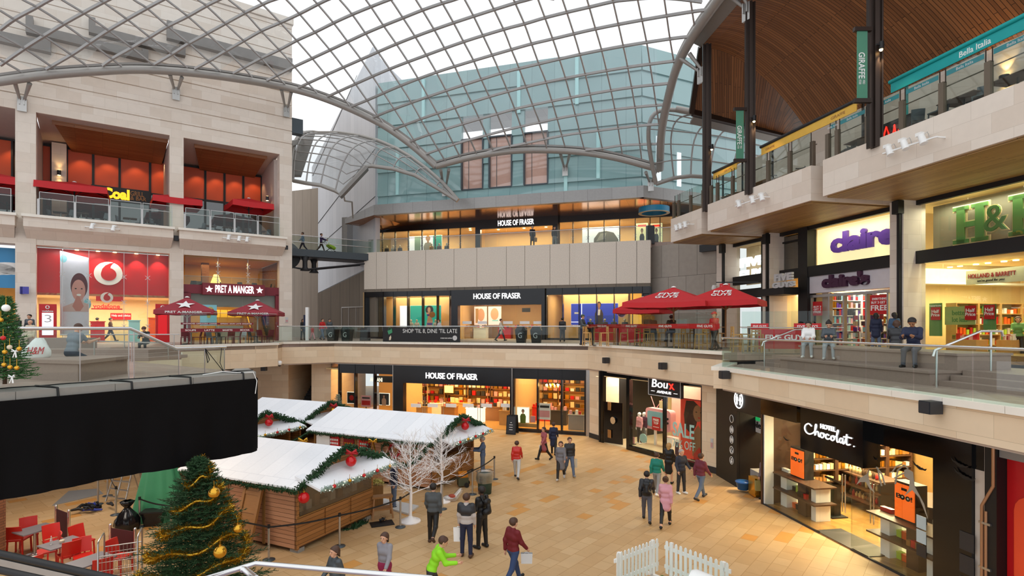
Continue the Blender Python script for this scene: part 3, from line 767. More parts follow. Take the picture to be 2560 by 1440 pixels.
 # two barrel canopies
def barrel(label,ribs,bulge,n_bar,tube_r=.15,skip=()):
 """ribs: pairs of measured ends (px, py, distance), top first"""
 t=thing('glass_canopy',label,'canopy',at(*ribs[0][0]))
 vm=lambda i:ribs[i][2]if len(ribs[i])>2 else 1
 def pt(i,v):
  a,b=at(*ribs[i][0]),at(*ribs[i][1]);return a.lerp(b,v)+bulge*(math.sin(math.pi*v)*min(1.3,(a-b).length/4))
 n=len(ribs);g=MB();g.grid([[pt(i,j/10)for j in range(11)]for i in range(n)]);g.put('glass_pane','canopy_glass',on=t)
 for k in range(1,n-1):
  if k not in skip:MB().tube([pt(k,j/12)for j in range(13)],.06,6).put('arched_rib','lattice_steel',on=t)
 for k in range(1,n_bar):
  L=[pt(i,k/n_bar/vm(i))for i in range(n)if k/n_bar<=vm(i)]
  if len(L)<n:L.append(pt(len(L),1))
  MB().tube(L,.045,6).put('glazing_bar','lattice_steel',on=t)
 for nm,v in(('top_tube',0),('bottom_tube',1)):MB().tube([pt(i,v)for i in range(n)],tube_r,10).put(nm,'tube_steel',on=t)
 MB().tube([pt(0,j/12)for j in range(13)],tube_r,8).put('end_tube','tube_steel',on=t)
 return t
barrel('arched glass canopy bridging the gap beside the stone block',[((782,330,50),(730,448,46)),((795,332,49.8),(734,452,45.8)),((847,332,49.2),(765,458,45.6)),((899,339,48.6),(801,463,45.6)),((944,351,48),(838,477,45.7)),((966,360,47.7),(850,487,45.8)),((972,363,47.6),(913,417,46.6),.5),((989,370,47.4),(930,415,46.6),.46),((1030,394,46.8),(982,422,46.3),.38),((1067,422,46.3),(1037,438,45.9),.3),((1105,455,45.8),(1090,468,45.6),.2),((1145,500,45.3),(1144,502,45.3),.05)],V3(-.3,-.4,.8),9,.16,(5,6))
cn=thing('canopy_gutter','broad grey steel gutter on the low edge of the arched glass canopy','gutter',at(850,490,46))
MB().bar(at(850,492,46),at(918,420,46.4),.9,.25).put('trough','gutter',on=cn)
MB().tube([at(860,492,46),at(862,502,46.4),at(880,505,47.5),at(882,545,49)],.07,8).put('downpipe','tube_steel',on=cn)
cn=thing('canopy_gutter','broad grey steel gutter between stone block and arched glass canopy','gutter',at(740,440,47))
MB().bar(at(772,330,50.3),at(735,440,46.5),1.1,.25).put('trough','gutter',on=cn)
MB().bar(at(727,358,46.0),at(757,352,49),.25,.4).put('support_arm','tube_steel',on=cn)
barrel('arched glass canopy between the teal wall and the timber vault',[((1690,275,38),(1640,460,40.8)),((1752,288,38.6),(1685,445,40.6)),((1840,312,39.6),(1727,440,40.6)),((1905,330,40.3),(1775,443,40.8)),((1965,350,41),(1830,449,41.2)),((2030,376,41.6),(1895,457,41.6))],V3(-1.0,-.5,1.2),7)
MB().tube([at(1690,272,38),at(1742,282,37.6)],.22,10).put('stub_tube','tube_steel',label='short grey steel stub tube at the top of the canopy by the timber vault',cat='tube')
# builders for furniture and fittings
ORD='first second third fourth fifth sixth seventh eighth ninth tenth eleventh twelfth thirteenth fourteenth fifteenth sixteenth seventeenth eighteenth nineteenth twentieth'.split()
def shell_chair(name,label,m_seat,m_leg,loc,rz,group=None):
 t=thing(name,label,'chair',loc,rz,group)
 w=MB(t)
 rows=[]
 for i in range(5):
  y=-.22+.44*i/4
  rows.append([(x*(1-.1*(i>3)),y,.45+.03*(abs(x)/.22)**2-(.01 if i==0 else 0))for x in(-.22,-.12,0,.12,.22)])
 w.grid(rows);w.grid([[(p[0],p[1],p[2]-.025)for p in r]for r in rows]);w.put('seat',m_seat,on=t)
 w=MB(t);rows=[]
 for i in range(5):
  z=.47+.38*i/4;wd_=.24-.05*(i/4)**2
  rows.append([(x*wd_,-.2-.06*i/4+.07*x*x,z)for x in(-1,-.5,0,.5,1)])
 w.grid(rows);w.grid([[(p[0],p[1]-.022,p[2])for p in r]for r in rows]);w.put('backrest',m_seat,on=t)
 for sx in(-1,1):
  for sy in(-1,1):
   MB(t).cyl((sx*.17,sy*.17,.44),(sx*.23,sy*.23,0),.014,n=6).put('leg',m_leg,on=t)
 return t
def cafe_chair(name,label,m,loc,rz,group=None):
 """moulded one-colour cafe chair with a tall square back and straight legs"""
 t=thing(name,label,'chair',loc,rz,group)
 MB(t).box((0,0,.45),(.43,.43,.04)).put('seat',m,on=t)
 w=MB(t)
 rows=[[(x,-.205-.09*i/4+.03*(x/.21)**2,.5+.38*i/4)for x in(-.21,-.1,0,.1,.21)]for i in range(5)]
 w.grid(rows);w.grid([[(p[0],p[1]-.03,p[2])for p in r]for r in rows])
 for r in(rows[0],rows[-1]):w.grid([r,[(p[0],p[1]-.03,p[2])for p in r]])
 for k in(0,-1):w.grid([[r[k]for r in rows],[(r[k][0],r[k][1]-.03,r[k][2])for r in rows]])
 w.put('backrest',m,on=t)
 for sx in(-1,1):
  for sy in(-1,1):
   w=MB(t);w.bar((sx*.185,sy*.185,.45),(sx*.2,sy*.2,0),.035,.035,up=(0,1,0))
   if sy<0:w.bar((sx*.185,-.19,.45),(sx*.185,-.21,.56),.03,.03,up=(0,1,0))
   w.put('leg',m,on=t)
 return t
def pedestal_table(name,label,m_top,m_leg,loc,rz,sx=.7,sy=.7,h=.74,round_=False,group=None):
 t=thing(name,label,'table',loc,rz,group)
 w=MB(t)
 if round_:w.lathe((0,0,h-.03),[(sx/2,0),(sx/2,.03)],24,False)
 else:w.box((0,0,h-.015),(sx,sy,.03))
 w.put('table_top',m_top,on=t)
 MB(t).cyl((0,0,.03),(0,0,h-.03),.035,n=10).put('pedestal',m_leg,on=t)
 MB(t).lathe((0,0,0),[(.22,0),(.22,.015),(.05,.04)],16).put('base',m_leg,on=t)
 return t
def bar_stool(name,label,m,loc,rz,group=None):
 t=thing(name,label,'stool',loc,rz,group)
 MB(t).box((0,0,.74),(.38,.38,.05)).put('seat',m,on=t)
 MB(t).box((0,-.2,1.02),(.38,.03,.16)).box((0,-.19,.88),(.38,.025,.06)).put('backrest',m,on=t)
 for sx in(-1,1):
  for sy in(-1,1):
   MB(t).bar((sx*.17,sy*.18,1.1 if sy<0 else .73),(sx*.21,sy*.21,0),.045,.045,up=(0,1,0)).put('leg',m,on=t)
 for a,b in(((-.2,.2),(.2,.2)),((-.2,-.2),(.2,-.2)),((-.2,-.2),(-.2,.2)),((.2,-.2),(.2,.2))):
  MB(t).bar((a[0],a[1],.25),(b[0],b[1],.25),.03,.04).put('footrest',m,on=t)
 return t
def square_parasol(name,label,m,loc,rz,size=3.0,z_edge=2.3,z_top=3.0,val=.22,pole='steel',marks=None,group=None,mast=True):
 """pyramid-topped parasol: canopy with valance, mast, ribs, finial; marks(t) adds lettering"""
 t=thing(name,label,'parasol',loc,rz,group)
 h=size/2;w=MB(t)
 cs=[(-h,-h),(h,-h),(h,h),(-h,h)]
 for k in range(4):
  a,b=cs[k],cs[(k+1)%4];n=8;rows=[]
  for i in range(n+1):
   f=i/n
   rows.append([((a[0]+(b[0]-a[0])*j/8)*(1-f),(a[1]+(b[1]-a[1])*j/8)*(1-f),z_edge+(z_top-z_edge)*f-.10*f*(1-f)-.05*math.sin(math.pi*j/8)*(1-f))for j in range(9)])
  w.grid(rows)
  rv=[[(p[0]*1.0,p[1]*1.0,p[2])for p in rows[0]],[(p[0]*1.01,p[1]*1.01,p[2]-val+.012*(j%2))for j,p in enumerate(rows[0])]]
  w.grid(rv)
 w.put('canopy',m,on=t)
 MB(t).lathe((0,0,z_top-.02),[(.14,0),(.1,.05),(.02,.08)],12).put('finial','white',on=t)
 if mast:
  MB(t).cyl((0,0,0),(0,0,z_top),.045,n=10).put('pole',pole,on=t)
  MB(t).lathe((0,0,0),[(.32,0),(.32,.06),(.07,.1)],16).put('base','anthracite',on=t)
 for k in range(4):
  a=cs[k];r=MB(t)
  r.bar((0,0,z_top-.12),(a[0]*.98,a[1]*.98,z_edge-.03),.03,.04)
  r.bar((0,0,z_edge-.45),(a[0]*.5,a[1]*.5,(z_edge+z_top)/2-.12),.025,.03)
  r.put('rib',pole,on=t)
 if marks:marks(t,h,z_edge,z_top)
 return t
def slope_text(t,body,side,h,z_edge,z_top,f=.35,width=.9,height=.4,m='white',name='lettering',off=.035):
 """lettering lying on one slope of a parasol; side 0 faces -y, 1 +x, 2 +y, 3 -x (local)"""
 a=side*math.pi/2
 out=Vector((math.sin(a),-math.cos(a),0));rt=Vector((math.cos(a),math.sin(a),0))
 up=(V3(0,0,z_top)-(out*h+V3(0,0,z_edge))).normalized();nd=rt.cross(up)
 o=(out*h+V3(0,0,z_edge)).lerp(V3(0,0,z_top),f)+nd*off-V3(0,0,.06)
 MB(t).text(body,o,rt,up,nd,w=width,h=height,depth=.008,bold=.02).put(name,m,on=t)
def valance_text(t,body,side,h,z_edge,width,height,m='white',val=.22,name='lettering'):
 a=side*math.pi/2
 out=Vector((math.sin(a),-math.cos(a),0));rt=Vector((math.cos(a),math.sin(a),0))
 MB(t).text(body,out*(h*1.02+.012)+V3(0,0,z_edge-val*.55),rt,V3(0,0,1),out,w=width,h=height,depth=.006,bold=.015).put(name,m,on=t)
def star_pts(r,n=5,r2=.42,rot=math.pi/2):
 return[((r if k%2==0 else r*r2)*math.cos(rot+math.pi*k/n),(r if k%2==0 else r*r2)*math.sin(rot+math.pi*k/n))for k in range(2*n)]
def flat_shape(w,pts,o,ud,vd,nd,depth):
 o=Vector(o);ud=Vector(ud);vd=Vector(vd);nd=Vector(nd)
 return w.slab([o+ud*p[0]+vd*p[1]for p in pts],nd*depth)
def ellipse(cx,cy,rx,ry,n=28):
 return[(cx+rx*math.cos(2*math.pi*k/n),cy+ry*math.sin(2*math.pi*k/n))for k in range(n)]
def grl(label,pts,z,h,posts=None,hand='bright_steel',hand_r=.028,hand_z=None,n_per=1.6,base=.0,post_mat='steel',name='glass_balustrade',posth=None,framed=False,glass='rail_glass'):
 """balustrade along a plan line: one pane per part, a handrail, posts"""
 t=thing(name,label,'balustrade',(pts[0][0],pts[0][1],z))
 for i in range(len(pts)-1):
  f=Fac(*pts[i],*pts[i+1])
  n=max(1,round(f.L/n_per))
  for k in range(n):
   MB(f).bx(f.L*k/n+.012,f.L*(k+1)/n-.012,-.008,.008,z+base,z+h).put('glass_pane',glass,on=t)
   if framed:
    w=MB(f);a,b=f.L*k/n+.05,f.L*(k+1)/n-.05
    w.bx(a,b,-.015,.015,z+h-.02,z+h+.015);w.bx(a-.015,a+.015,-.015,.015,z+.05,z+h);w.bx(b-.015,b+.015,-.015,.015,z+.05,z+h)
    w.put('pane_frame',hand,on=t)
   if posts:
    w=MB(f);u=f.L*k/n;w.bx(u-posts/2,u+posts/2,-.05,.05,z,z+(posth or h));w.put('post',post_mat,on=t)
 if hand:
  q=[Vector((p[0],p[1],z+(hand_z if hand_z else h)))for p in pts]
  MB().tube(q,hand_r,8).put('handrail',hand,on=t)
 return t
def sgl(parent,F,body,px0,px1,py0,py1,d,m,depth=.05,bold=.0,name='lettering',z0=None,z1=None,shear=.0):
 """lettering whose corners are measured on a wall line"""
 u0,u1=F.u(px0,d),F.u(px1,d)
 pm=(px0+px1)/2
 if z0 is None:z0,z1=F.z(pm,py1,d),F.z(pm,py0,d)
 w=MB(F);w.text(body,((u0+u1)/2,d,(z0+z1)/2),(1,0,0),(0,0,1),(0,1,0),w=abs(u1-u0),h=z1-z0,depth=depth,bold=bold,shear=shear)
 return w.put(name,m,on=parent)
def fbox(F,px0,px1,py0,py1,d0,d1,dref=None):
 """box on a wall measured by pixel corners -> (u0,u1,d0,d1,z0,z1)"""
 r=d1 if dref is None else dref
 pm=(px0+px1)/2
 return F.u(px0,r),F.u(px1,r),d0,d1,F.z(pm,py1,r),F.z(pm,py0,r)
def track_lights(F,pts,d,label):
 """white projector spots on a rail fixed to a stone front; pts = [(px,py)...]"""
 a,b=pts[0],pts[-1]
 A=F.w(F.u(a[0],d),d,F.z(a[0],a[1],d));B=F.w(F.u(b[0],d),d,F.z(b[0],b[1],d))
 t=thing('spotlight_rail',label,'light fitting',A)
 MB().bar(A,B,.05,.05).bar(A,A-F.n*(d+.02),.05,.05).bar(B,B-F.n*(d+.02),.05,.05).put('rail','white',on=t)
 for p in pts[1:-1]:
  c=F.w(F.u(p[0],d),d,F.z(p[0],p[1],d))
  w=MB();w.cyl(c+V3(0,0,.12),c+V3(.02,-.12,-.2),.10,.12,12);w.box(c+V3(0,.05,.16),(.22,.14,.12),rz=F.rz)
  h=w.put('lamp_head','white',on=t)
  MB().tube([c+V3(.1,0,.14),c+V3(.18,-.05,.22),c+V3(.26,0,.16),c+V3(.3,0,.02)],.012,5).put('flex','light_grey',on=h)
 return t
def fixture(F,px,py,d,label,size=(.3,.3,.34),m='charcoal',name='wall_speaker',cat='speaker'):
 c=F.w(F.u(px,d),d,F.z(px,py,d))
 w=MB();sx,sy,sz=size
 w.box(c,(sx,sy,sz),rz=F.rz);w.box(c+F.n*(sy/2+.012),(sx*.88,.024,sz*.88),rz=F.rz);w.box(c-F.n*(sy/2+.03),(sx*.3,.1,sz*.3),rz=F.rz)
 return w.put(name,m,label=label,cat=cat)
 # figures: one smooth body each, clothes and hair as parts
def _sdf(P,prims,k):
 d=None
 for a,b,ra,rb in prims:
  a=np.asarray(a,dtype=np.float32);b=np.asarray(b,dtype=np.float32);ab=b-a;L2=float(ab@ab)+1e-9
  t=np.clip(((P-a)@ab)/L2,0,1)
  q=P-a-t[...,None]*ab
  di=np.sqrt((q*q).sum(-1))-(ra+t*(rb-ra))
  if d is None:d=di
  else:
   h=np.clip(.5+.5*(di-d)/k,0,1);d=di+(d-di)*h-k*h*(1-h)
 return d
def surf(prims,h,k=.04,cut=None):
 """closed smooth surface round the union of tapered capsules"""
 A=np.array([[*p[0]]for p in prims]+[[*p[1]]for p in prims]);r=max(max(p[2],p[3])for p in prims)
 lo=A.min(0)-r-2*h;hi=A.max(0)+r+2*h
 n=np.ceil((hi-lo)/h).astype(int)+1
 g=np.stack(np.meshgrid(*[lo[i]+h*np.arange(n[i])for i in range(3)],indexing='ij'),-1).astype(np.float32)
 D=_sdf(g,prims,k)
 if cut is not None:D=np.maximum(D,cut(g))
 D[0]=D[-1]=1;D[:,0]=D[:,-1]=1;D[:,:,0]=D[:,:,-1]=1
 S=D<0
 c=n-1
 acc=np.zeros((*c,3),np.float32);cnt=np.zeros(c,np.float32)
 off=[(i,j,l)for i in(0,1)for j in(0,1)for l in(0,1)]
 sl=lambda o:tuple(slice(o[i],o[i]+c[i])for i in range(3))
 for a in off:
  for ax in range(3):
   if a[ax]==1:continue
   b=list(a);b[ax]=1;b=tuple(b)
   da,db=D[sl(a)],D[sl(b)];m=(da<0)!=(db<0)
   t=np.where(m,da/np.where(m,da-db,1),0)
   for i in range(3):acc[...,i]+=np.where(m,a[i]+(t if i==ax else 0),0)
   cnt+=m
 act=cnt>0;idx=-np.ones(c,int);idx[act]=np.arange(act.sum())
 V=(np.argwhere(act)+acc[act]/cnt[act][:,None])*h+lo
 F=[]
 for ax in range(3):
  u,v=(ax+1)%3,(ax+2)%3
  s0=[slice(1,c[i])for i in range(3)];s0[ax]=slice(0,c[ax]);s1=list(s0);s1[ax]=slice(1,c[ax]+1)
  a,b=S[tuple(s0)],S[tuple(s1)]
  e=np.argwhere(a!=b);inn=a[a!=b]
  e=e+np.array([0 if i==ax else 1 for i in range(3)])
  def cell(du,dv):
   q=e.copy();q[:,u]-=du;q[:,v]-=dv;return idx[q[:,0],q[:,1],q[:,2]]
  Q=np.stack([cell(1,1),cell(0,1),cell(0,0),cell(1,0)],-1)
  Q[~inn]=Q[~inn][:,::-1];F.append(Q)
 return V,np.concatenate(F)
def mesh_of(name,V,F,m,parent=None,smooth=True):
 me=bpy.data.meshes.new(name)
 me.vertices.add(len(V));me.vertices.foreach_set('co',np.asarray(V,np.float32).ravel())
 F=np.asarray(F);me.loops.add(F.size);me.loops.foreach_set('vertex_index',F.ravel().astype(np.int32))
 me.polygons.add(len(F));me.polygons.foreach_set('loop_start',np.arange(0,F.size,F.shape[1],dtype=np.int32))
 me.update(calc_edges=True);me.polygons.foreach_set('use_smooth',[smooth]*len(F));me.validate()
 me.materials.append(MATS[m]if isinstance(m,str)else m)
 o=bpy.data.objects.new(name,me);COL.objects.link(o)
 if parent is not None:o.parent=parent
 return o
def skeleton(H=1.72,female=False,lean=0,hip=(0,0),knee=(0,0),splay=2,arm=(0,0),elb=(10,10),abd=(7,7),fin=(0,0),yaw=0,nod=0,sit=None,foot=None,turn=0):
 s=H/1.75;J={};rad=math.radians
 P=np.array([0,0,.93]);up=np.array([0,math.sin(rad(lean)),math.cos(rad(lean))]);fw=np.array([0,math.cos(rad(lean)),-math.sin(rad(lean))])
 J['P']=P;hw=.095 if female else .088;sw=.155 if female else .18
 for i,n in((0,'L'),(1,'R')):
  sg=-1 if i==0 else 1
  h=P+np.array([sg*hw,0,-.03]);a=rad(hip[i]);k=rad(knee[i]);sp=math.sin(rad(splay))*sg
  td=np.array([sp,math.sin(a),-math.cos(a)]);kn=h+td/np.linalg.norm(td)*.42
  sd=np.array([sp*.4,math.sin(a-k),-math.cos(a-k)]);an=kn+sd/np.linalg.norm(sd)*.41
  fa=(a-k)*.75 if foot is None else rad(foot[i])
  fd=np.array([.12*sg,math.cos(fa),math.sin(fa)]);hl=an+np.array([0,-.035,-.03]);to=an+fd*.15+np.array([0,0,-.035])
  J['hip'+n],J['kn'+n],J['an'+n],J['hl'+n],J['to'+n]=h,kn,an,hl,to
  S=P+up*.50+np.array([sg*sw,0,-.01]);b=rad(arm[i]);c=rad(abd[i]);e=b+rad(elb[i]);ci=rad(abd[i]*.3-fin[i])
  ud=np.array([sg*math.sin(c),math.sin(b)*math.cos(c),-math.cos(b)*math.cos(c)]);E=S+ud*.28
  fd=np.array([sg*math.sin(ci),math.sin(e)*math.cos(ci),-math.cos(e)*math.cos(ci)]);W=E+fd*.25
  J['sh'+n],J['el'+n],J['wr'+n],J['fd'+n]=S,E,W,fd
 J['up']=up;J['fw']=fw;J['nk']=P+up*.53;J['hc']=P+up*.69+fw*.02
 y=rad(yaw);nd=rad(nod+lean)
 J['hf']=np.array([math.sin(y),math.cos(y)*math.cos(nd),-math.sin(nd)])
 J['hr']=np.array([math.cos(y),-math.sin(y),0]);J['hu']=np.cross(J['hr'],J['hf'])
 low=min(J['hlL'][2],J['hlR'][2],J['toL'][2],J['toR'][2])-.042
 dz=-low if sit is None else(sit/s+.11-J['P'][2])
 for k,v in J.items():
  if k not in('up','fw','hf','hr','hu','fdL','fdR'):J[k]=(v+np.array([0,0,dz]))*s
 J['s']=s;J['sw']=sw;J['hw']=hw;J['female']=female
 return J
def torso(J,t=.0):
 s=J['s'];P,up=J['P'],J['up']*s;x=np.array([1,0,0])*s;w=J['sw']/.18;f=J['female']
 return[(P-x*(.07 if f else .06),P+x*(.07 if f else .06),.105*s+t,.105*s+t),(P+up*.18-x*.05*w,P+up*.18+x*.05*w,.097*s+t,.097*s+t),(P+up*.36-x*.08*w,P+up*.36+x*.08*w,.113*s+t,.113*s+t),(P+up*.475-x*.14*w,P+up*.475+x*.14*w,.06*s+t,.06*s+t)]
def limb(J,n,kind,t=.0,upto=1.0):
 s=J['s']
 if kind=='arm':
  W=J['el'+n]+(J['wr'+n]-J['el'+n])*upto
  return[(J['sh'+n],J['el'+n],.052*s+t,.042*s+t),(J['el'+n],W,.042*s+t,.031*s+t)]
 A=J['kn'+n]+(J['an'+n]-J['kn'+n])*upto
 return[(J['hip'+n],J['kn'+n],.084*s+t,.058*s+t),(J['kn'+n],A,.056*s+t,(.042 if t else .038)*s+t)]
def person(label,px,py,Y=None,z=.0,face=0,skin='skin',hair='hair_dark',style='short',top='charcoal',legs='navy',shoe='black',coat=.0,skirt=None,sleeve=.96,legcut=.97,band=None,hat=None,loc=None,scale_h=None,name='person',group=None,cat='person',**pose):
 if loc is None:loc=gp(px,py,z)if Y is None else Vector((at(px,0,Y).x,Y,z))
 J=skeleton(**pose);s=J['s'];h=min(.032,max(.0135,loc.y*.00062))
 hc,hf,hr,hu=J['hc'],J['hf'],J['hr'],J['hu']
 pr=torso(J)
 for n in 'LR':pr+=limb(J,n,'arm')+limb(J,n,'leg')+[(J['hl'+n],J['to'+n],.04*s,.032*s),(J['an'+n],J['hl'+n],.04*s,.04*s)]
 pr+=[(J['nk']-J['up']*.04*s,hc-hu*.05*s,.052*s,.05*s)]
 V1,F1=surf(pr,h,.035*s)
 pr=[(hc+hu*.035*s-hf*.018*s,hc+hu*.03*s+hf*.012*s,.094*s,.09*s),(hc-hu*.02*s+hf*.025*s,hc-hu*.075*s+hf*.048*s,.072*s,.045*s),(hc+hu*.012*s+hf*.098*s,hc-hu*.022*s+hf*.118*s,.009*s,.015*s),(hc-hu*.062*s+hf*.092*s-hr*.014*s,hc-hu*.062*s+hf*.092*s+hr*.014*s,.011*s,.011*s)]
 for sg in(-1,1):pr.append((hc+hr*sg*.09*s+hu*.02*s,hc+hr*sg*.093*s-hu*.02*s,.017*s,.013*s))
 pr.append((hc-hu*.04*s,J['nk'],.05*s,.052*s))
 V2,F2=surf(pr,h*.62,.02*s)
 V=np.concatenate([V1,V2]);F=np.concatenate([F1,F2+len(V1)])
 # hands: palm, four fingers of unequal length, thumb from the side
 hb=MB()
 for n,sg in(('L',-1),('R',1)):
  w0,fd=Vector(J['wr'+n]),Vector(J['fd'+n]).normalized()
  inn=V3(-sg,0,0);inn=(inn-fd*inn.dot(fd)).normalized();fwd=fd.cross(inn)*(1 if sg<0 else-1)
  if fwd.y<0:fwd=-fwd
  hb.tube([w0-fd*.02*s,w0+fd*.045*s,w0+fd*.095*s],[.026*s,.032*s,.03*s],7)
  for k,ln in enumerate((.062,.072,.068,.052)):
   o=w0+fd*.088*s+fwd*((.027-.018*k)*s);c=inn*(.3+.08*k)
   hb.tube([o,o+(fd+c*.4)*ln*.5*s,o+(fd+c)*ln*.9*s],[.0105*s,.0095*s,.007*s],5)
  o=w0+fd*.03*s+fwd*.026*s
  hb.tube([o,o+(fd*.6+fwd*.8+inn*.2)*.035*s,o+(fd*1.5+fwd*.9+inn*.5)*.04*s],[.013*s,.011*s,.008*s],5)
 hv=np.array([p[:]for p in hb.v]);q=[]
 for f in hb.f:
  if len(f)==4:q.append(f)
  else:
   for k in range(1,len(f)-1):q.append([f[0],f[k],f[k+1],f[k+1]])
 me=bpy.data.meshes.new(name)
 allF=[list(map(int,f))for f in F]+[[i+len(V)for i in(f if f[2]!=f[3]else f[:3])]for f in q]
 me.from_pydata([tuple(map(float,p))for p in np.concatenate([V,hv])],[],allF);me.polygons.foreach_set('use_smooth',[True]*len(me.polygons));me.materials.append(MATS[skin])
 o=bpy.data.objects.new(name,me);COL.objects.link(o);tag(o,label,cat,group)
 o.location=loc;o.rotation_euler=(0,0,math.radians(face)+math.pi)
 WM[o.name]=Matrix.Translation(loc)@Matrix.Rotation(o.rotation_euler[2],4,'Z')
 # clothes
 if top:
  t=.016*s
  pr=torso(J,t)
  if not skirt and not coat:pr[0]=(pr[0][0]+J['up']*.03*s,pr[0][1]+J['up']*.03*s,pr[0][2],pr[0][3])
  for n in 'LR':pr+=limb(J,n,'arm',t,sleeve)if sleeve>0 else[(J['sh'+n],J['sh'+n]+(J['el'+n]-J['sh'+n])*.6,.06*s,.055*s)]
  pr.append((J['nk']-J['up']*.03*s,J['nk']+J['up']*.015*s,.06*s,.058*s))
  if coat:pr.append((J['P']-np.array([.05,0,0])*s,J['P']+np.array([-.05,-.01,-coat])*s,.115*s,.135*s));pr.append((J['P']+np.array([.05,0,0])*s,J['P']+np.array([.05,-.01,-coat])*s,.115*s,.135*s))
  Vt,Ft=surf(pr,h,.045*s);mesh_of('top',Vt,Ft,top,o)
  if band:
   zc=J['P'][2]+band[1]*s
   pr=torso(J,t+.006*s)[1:]
   for n in 'LR':pr+=[(J['sh'+n],J['sh'+n]+(J['el'+n]-J['sh'+n])*.55,.076*s,.072*s)]
   Vt,Ft=surf(pr,h,.045*s,lambda g:zc-g[...,2]);mesh_of('yoke',Vt,Ft,band[0],o)
 if legs:
  pr=torso(J,.012*s)[:1]
  for n in 'LR':pr+=limb(J,n,'leg',.013*s,legcut)
  Vt,Ft=surf(pr,h,.03*s);mesh_of('trousers',Vt,Ft,legs,o)
 if skirt:
  m,ln,wd_=skirt;P=J['P'];pr=torso(J,.014*s)[:1]
  for sx in(-1,1):pr.append((P+np.array([sx*.05,0,0])*s,P+np.array([sx*.055,(J['knL'][1]+J['knR'][1])/s*.3,-ln])*s,.11*s,wd_*s))
  Vt,Ft=surf(pr,h,.05*s);mesh_of('skirt',Vt,Ft,m,o)
 if shoe:
  for n in 'LR':
   Vt,Ft=surf([(J['hl'+n],J['to'+n],.05*s,.042*s),(J['an'+n]-np.array([0,0,.01]),J['hl'+n],.048*s,.05*s)],h*.8,.02);mesh_of('shoe',Vt,Ft,shoe,o)
 if hair and style!='bald':
  pr=[(hc+hu*.04*s-hf*.025*s,hc+hu*.04*s+hf*.012*s,.106*s,.1*s)]
  if style in('long','pony','bob'):
   ln={'long':.36,'pony':.26,'bob':.17}[style]
   pr+=[(hc-hf*.06*s,hc-hf*.085*s-np.array([0,0,ln])*s,.085*s if style!='pony' else .05*s,.055*s if style!='pony' else .03*s)]
   if style!='pony':
    for sg in(-1,1):pr.append((hc+hr*sg*.075*s-hf*.02*s,hc+hr*sg*.085*s-hf*.03*s-np.array([0,0,ln*.85])*s,.04*s,.03*s))
  if style=='bun':pr.append((hc+hu*.09*s-hf*.1*s,hc+hu*.1*s-hf*.11*s,.045*s,.045*s))
  def cut(g):
   q=g-hc.astype(np.float32)
   return(q@hf.astype(np.float32))*.8-(q@hu.astype(np.float32))*.75-.012*s
  Vt,Ft=surf(pr,h*.7,.03*s,cut);mesh_of('hair',Vt,Ft,hair,o)
 if hat:
  pr=[(hc+hu*.05*s-hf*.02*s,hc+hu*.05*s+hf*.012*s,.112*s,.106*s),(hc+hu*.06*s+hf*.1*s-hr*.04*s,hc+hu*.06*s+hf*.14*s+hr*.04*s,.02*s,.02*s)]
  Vt,Ft=surf(pr,h*.7,.02*s,lambda g:-((g-hc.astype(np.float32))@hu.astype(np.float32))+.045*s);mesh_of('cap',Vt,Ft,hat,o)
 w=MB()
 for sg in(-1,1):
  c=Vector(hc+hf*.094*s+hr*sg*.034*s+hu*.018*s);w.ball(c,.011*s,8)
 if len(w.v):
  me=bpy.data.meshes.new('eyes');me.from_pydata([tuple(p)for p in w.v],[],w.f);me.materials.append(MATS['black']);e=bpy.data.objects.new('eyes',me);COL.objects.link(e);e.parent=o
 w=MB();w.tube([Vector(hc+hf*.1015*s-hu*.064*s-hr*.024*s),Vector(hc+hf*.106*s-hu*.062*s),Vector(hc+hf*.1015*s-hu*.064*s+hr*.024*s)],.005*s,5)
 me=bpy.data.meshes.new('mouth');me.from_pydata([tuple(p)for p in w.v],[],w.f);me.materials.append(mat('lip','#8a4a40',.5));e=bpy.data.objects.new('mouth',me);COL.objects.link(e);e.parent=o
 o['_J']=0;del o['_J']
 PJ[o.name]=J
 return o
PJ={}
def joint(o,k):
 """a joint of a finished figure in world space"""
 return WM[o.name]@Vector(PJ[o.name][k])
def backpack(o,label,m='charcoal',side=None):
 J=PJ[o.name];s=J['s']
 c=J['P']+J['up']*.30*s-J['fw']*.2*s;u=J['up']*s
 t=thing('backpack',label,'backpack',WM[o.name]@Vector(c));t.rotation_euler=o.rotation_euler;WM[t.name]=WM[o.name].copy();WM[t.name].translation=WM[o.name]@Vector(c)
 V,F=surf([(u*-.16-np.array([.06,0,0]),u*-.16+np.array([.06,0,0]),.095,.095),(u*.13-np.array([.05,0,0]),u*.13+np.array([.05,0,0]),.08,.08),(u*-.1-J['fw']*.06,u*.02-J['fw']*.05,.08,.07)],.018,.06)
 mesh_of('pack',V,F,m,t)
 for sg in(-1,1):
  w=MB();sh=V3(sg*.1*s,0,0);uu=Vector(u);f=Vector(J['fw'])*s
  w.tube([sh+uu*.14+f*.05,sh+uu*.245+f*.14,sh*1.05+uu*.235+f*.24,sh*1.1+uu*.08+f*.335,sh*1.3-uu*.1+f*.25,sh*1.3-uu*.16+f*.08],.017,6)
  me=bpy.data.meshes.new('strap');me.from_pydata([tuple(p)for p in w.v],[],w.f);me.materials.append(MATS[m]);e=bpy.data.objects.new('strap',me);COL.objects.link(e);e.parent=t
 return t
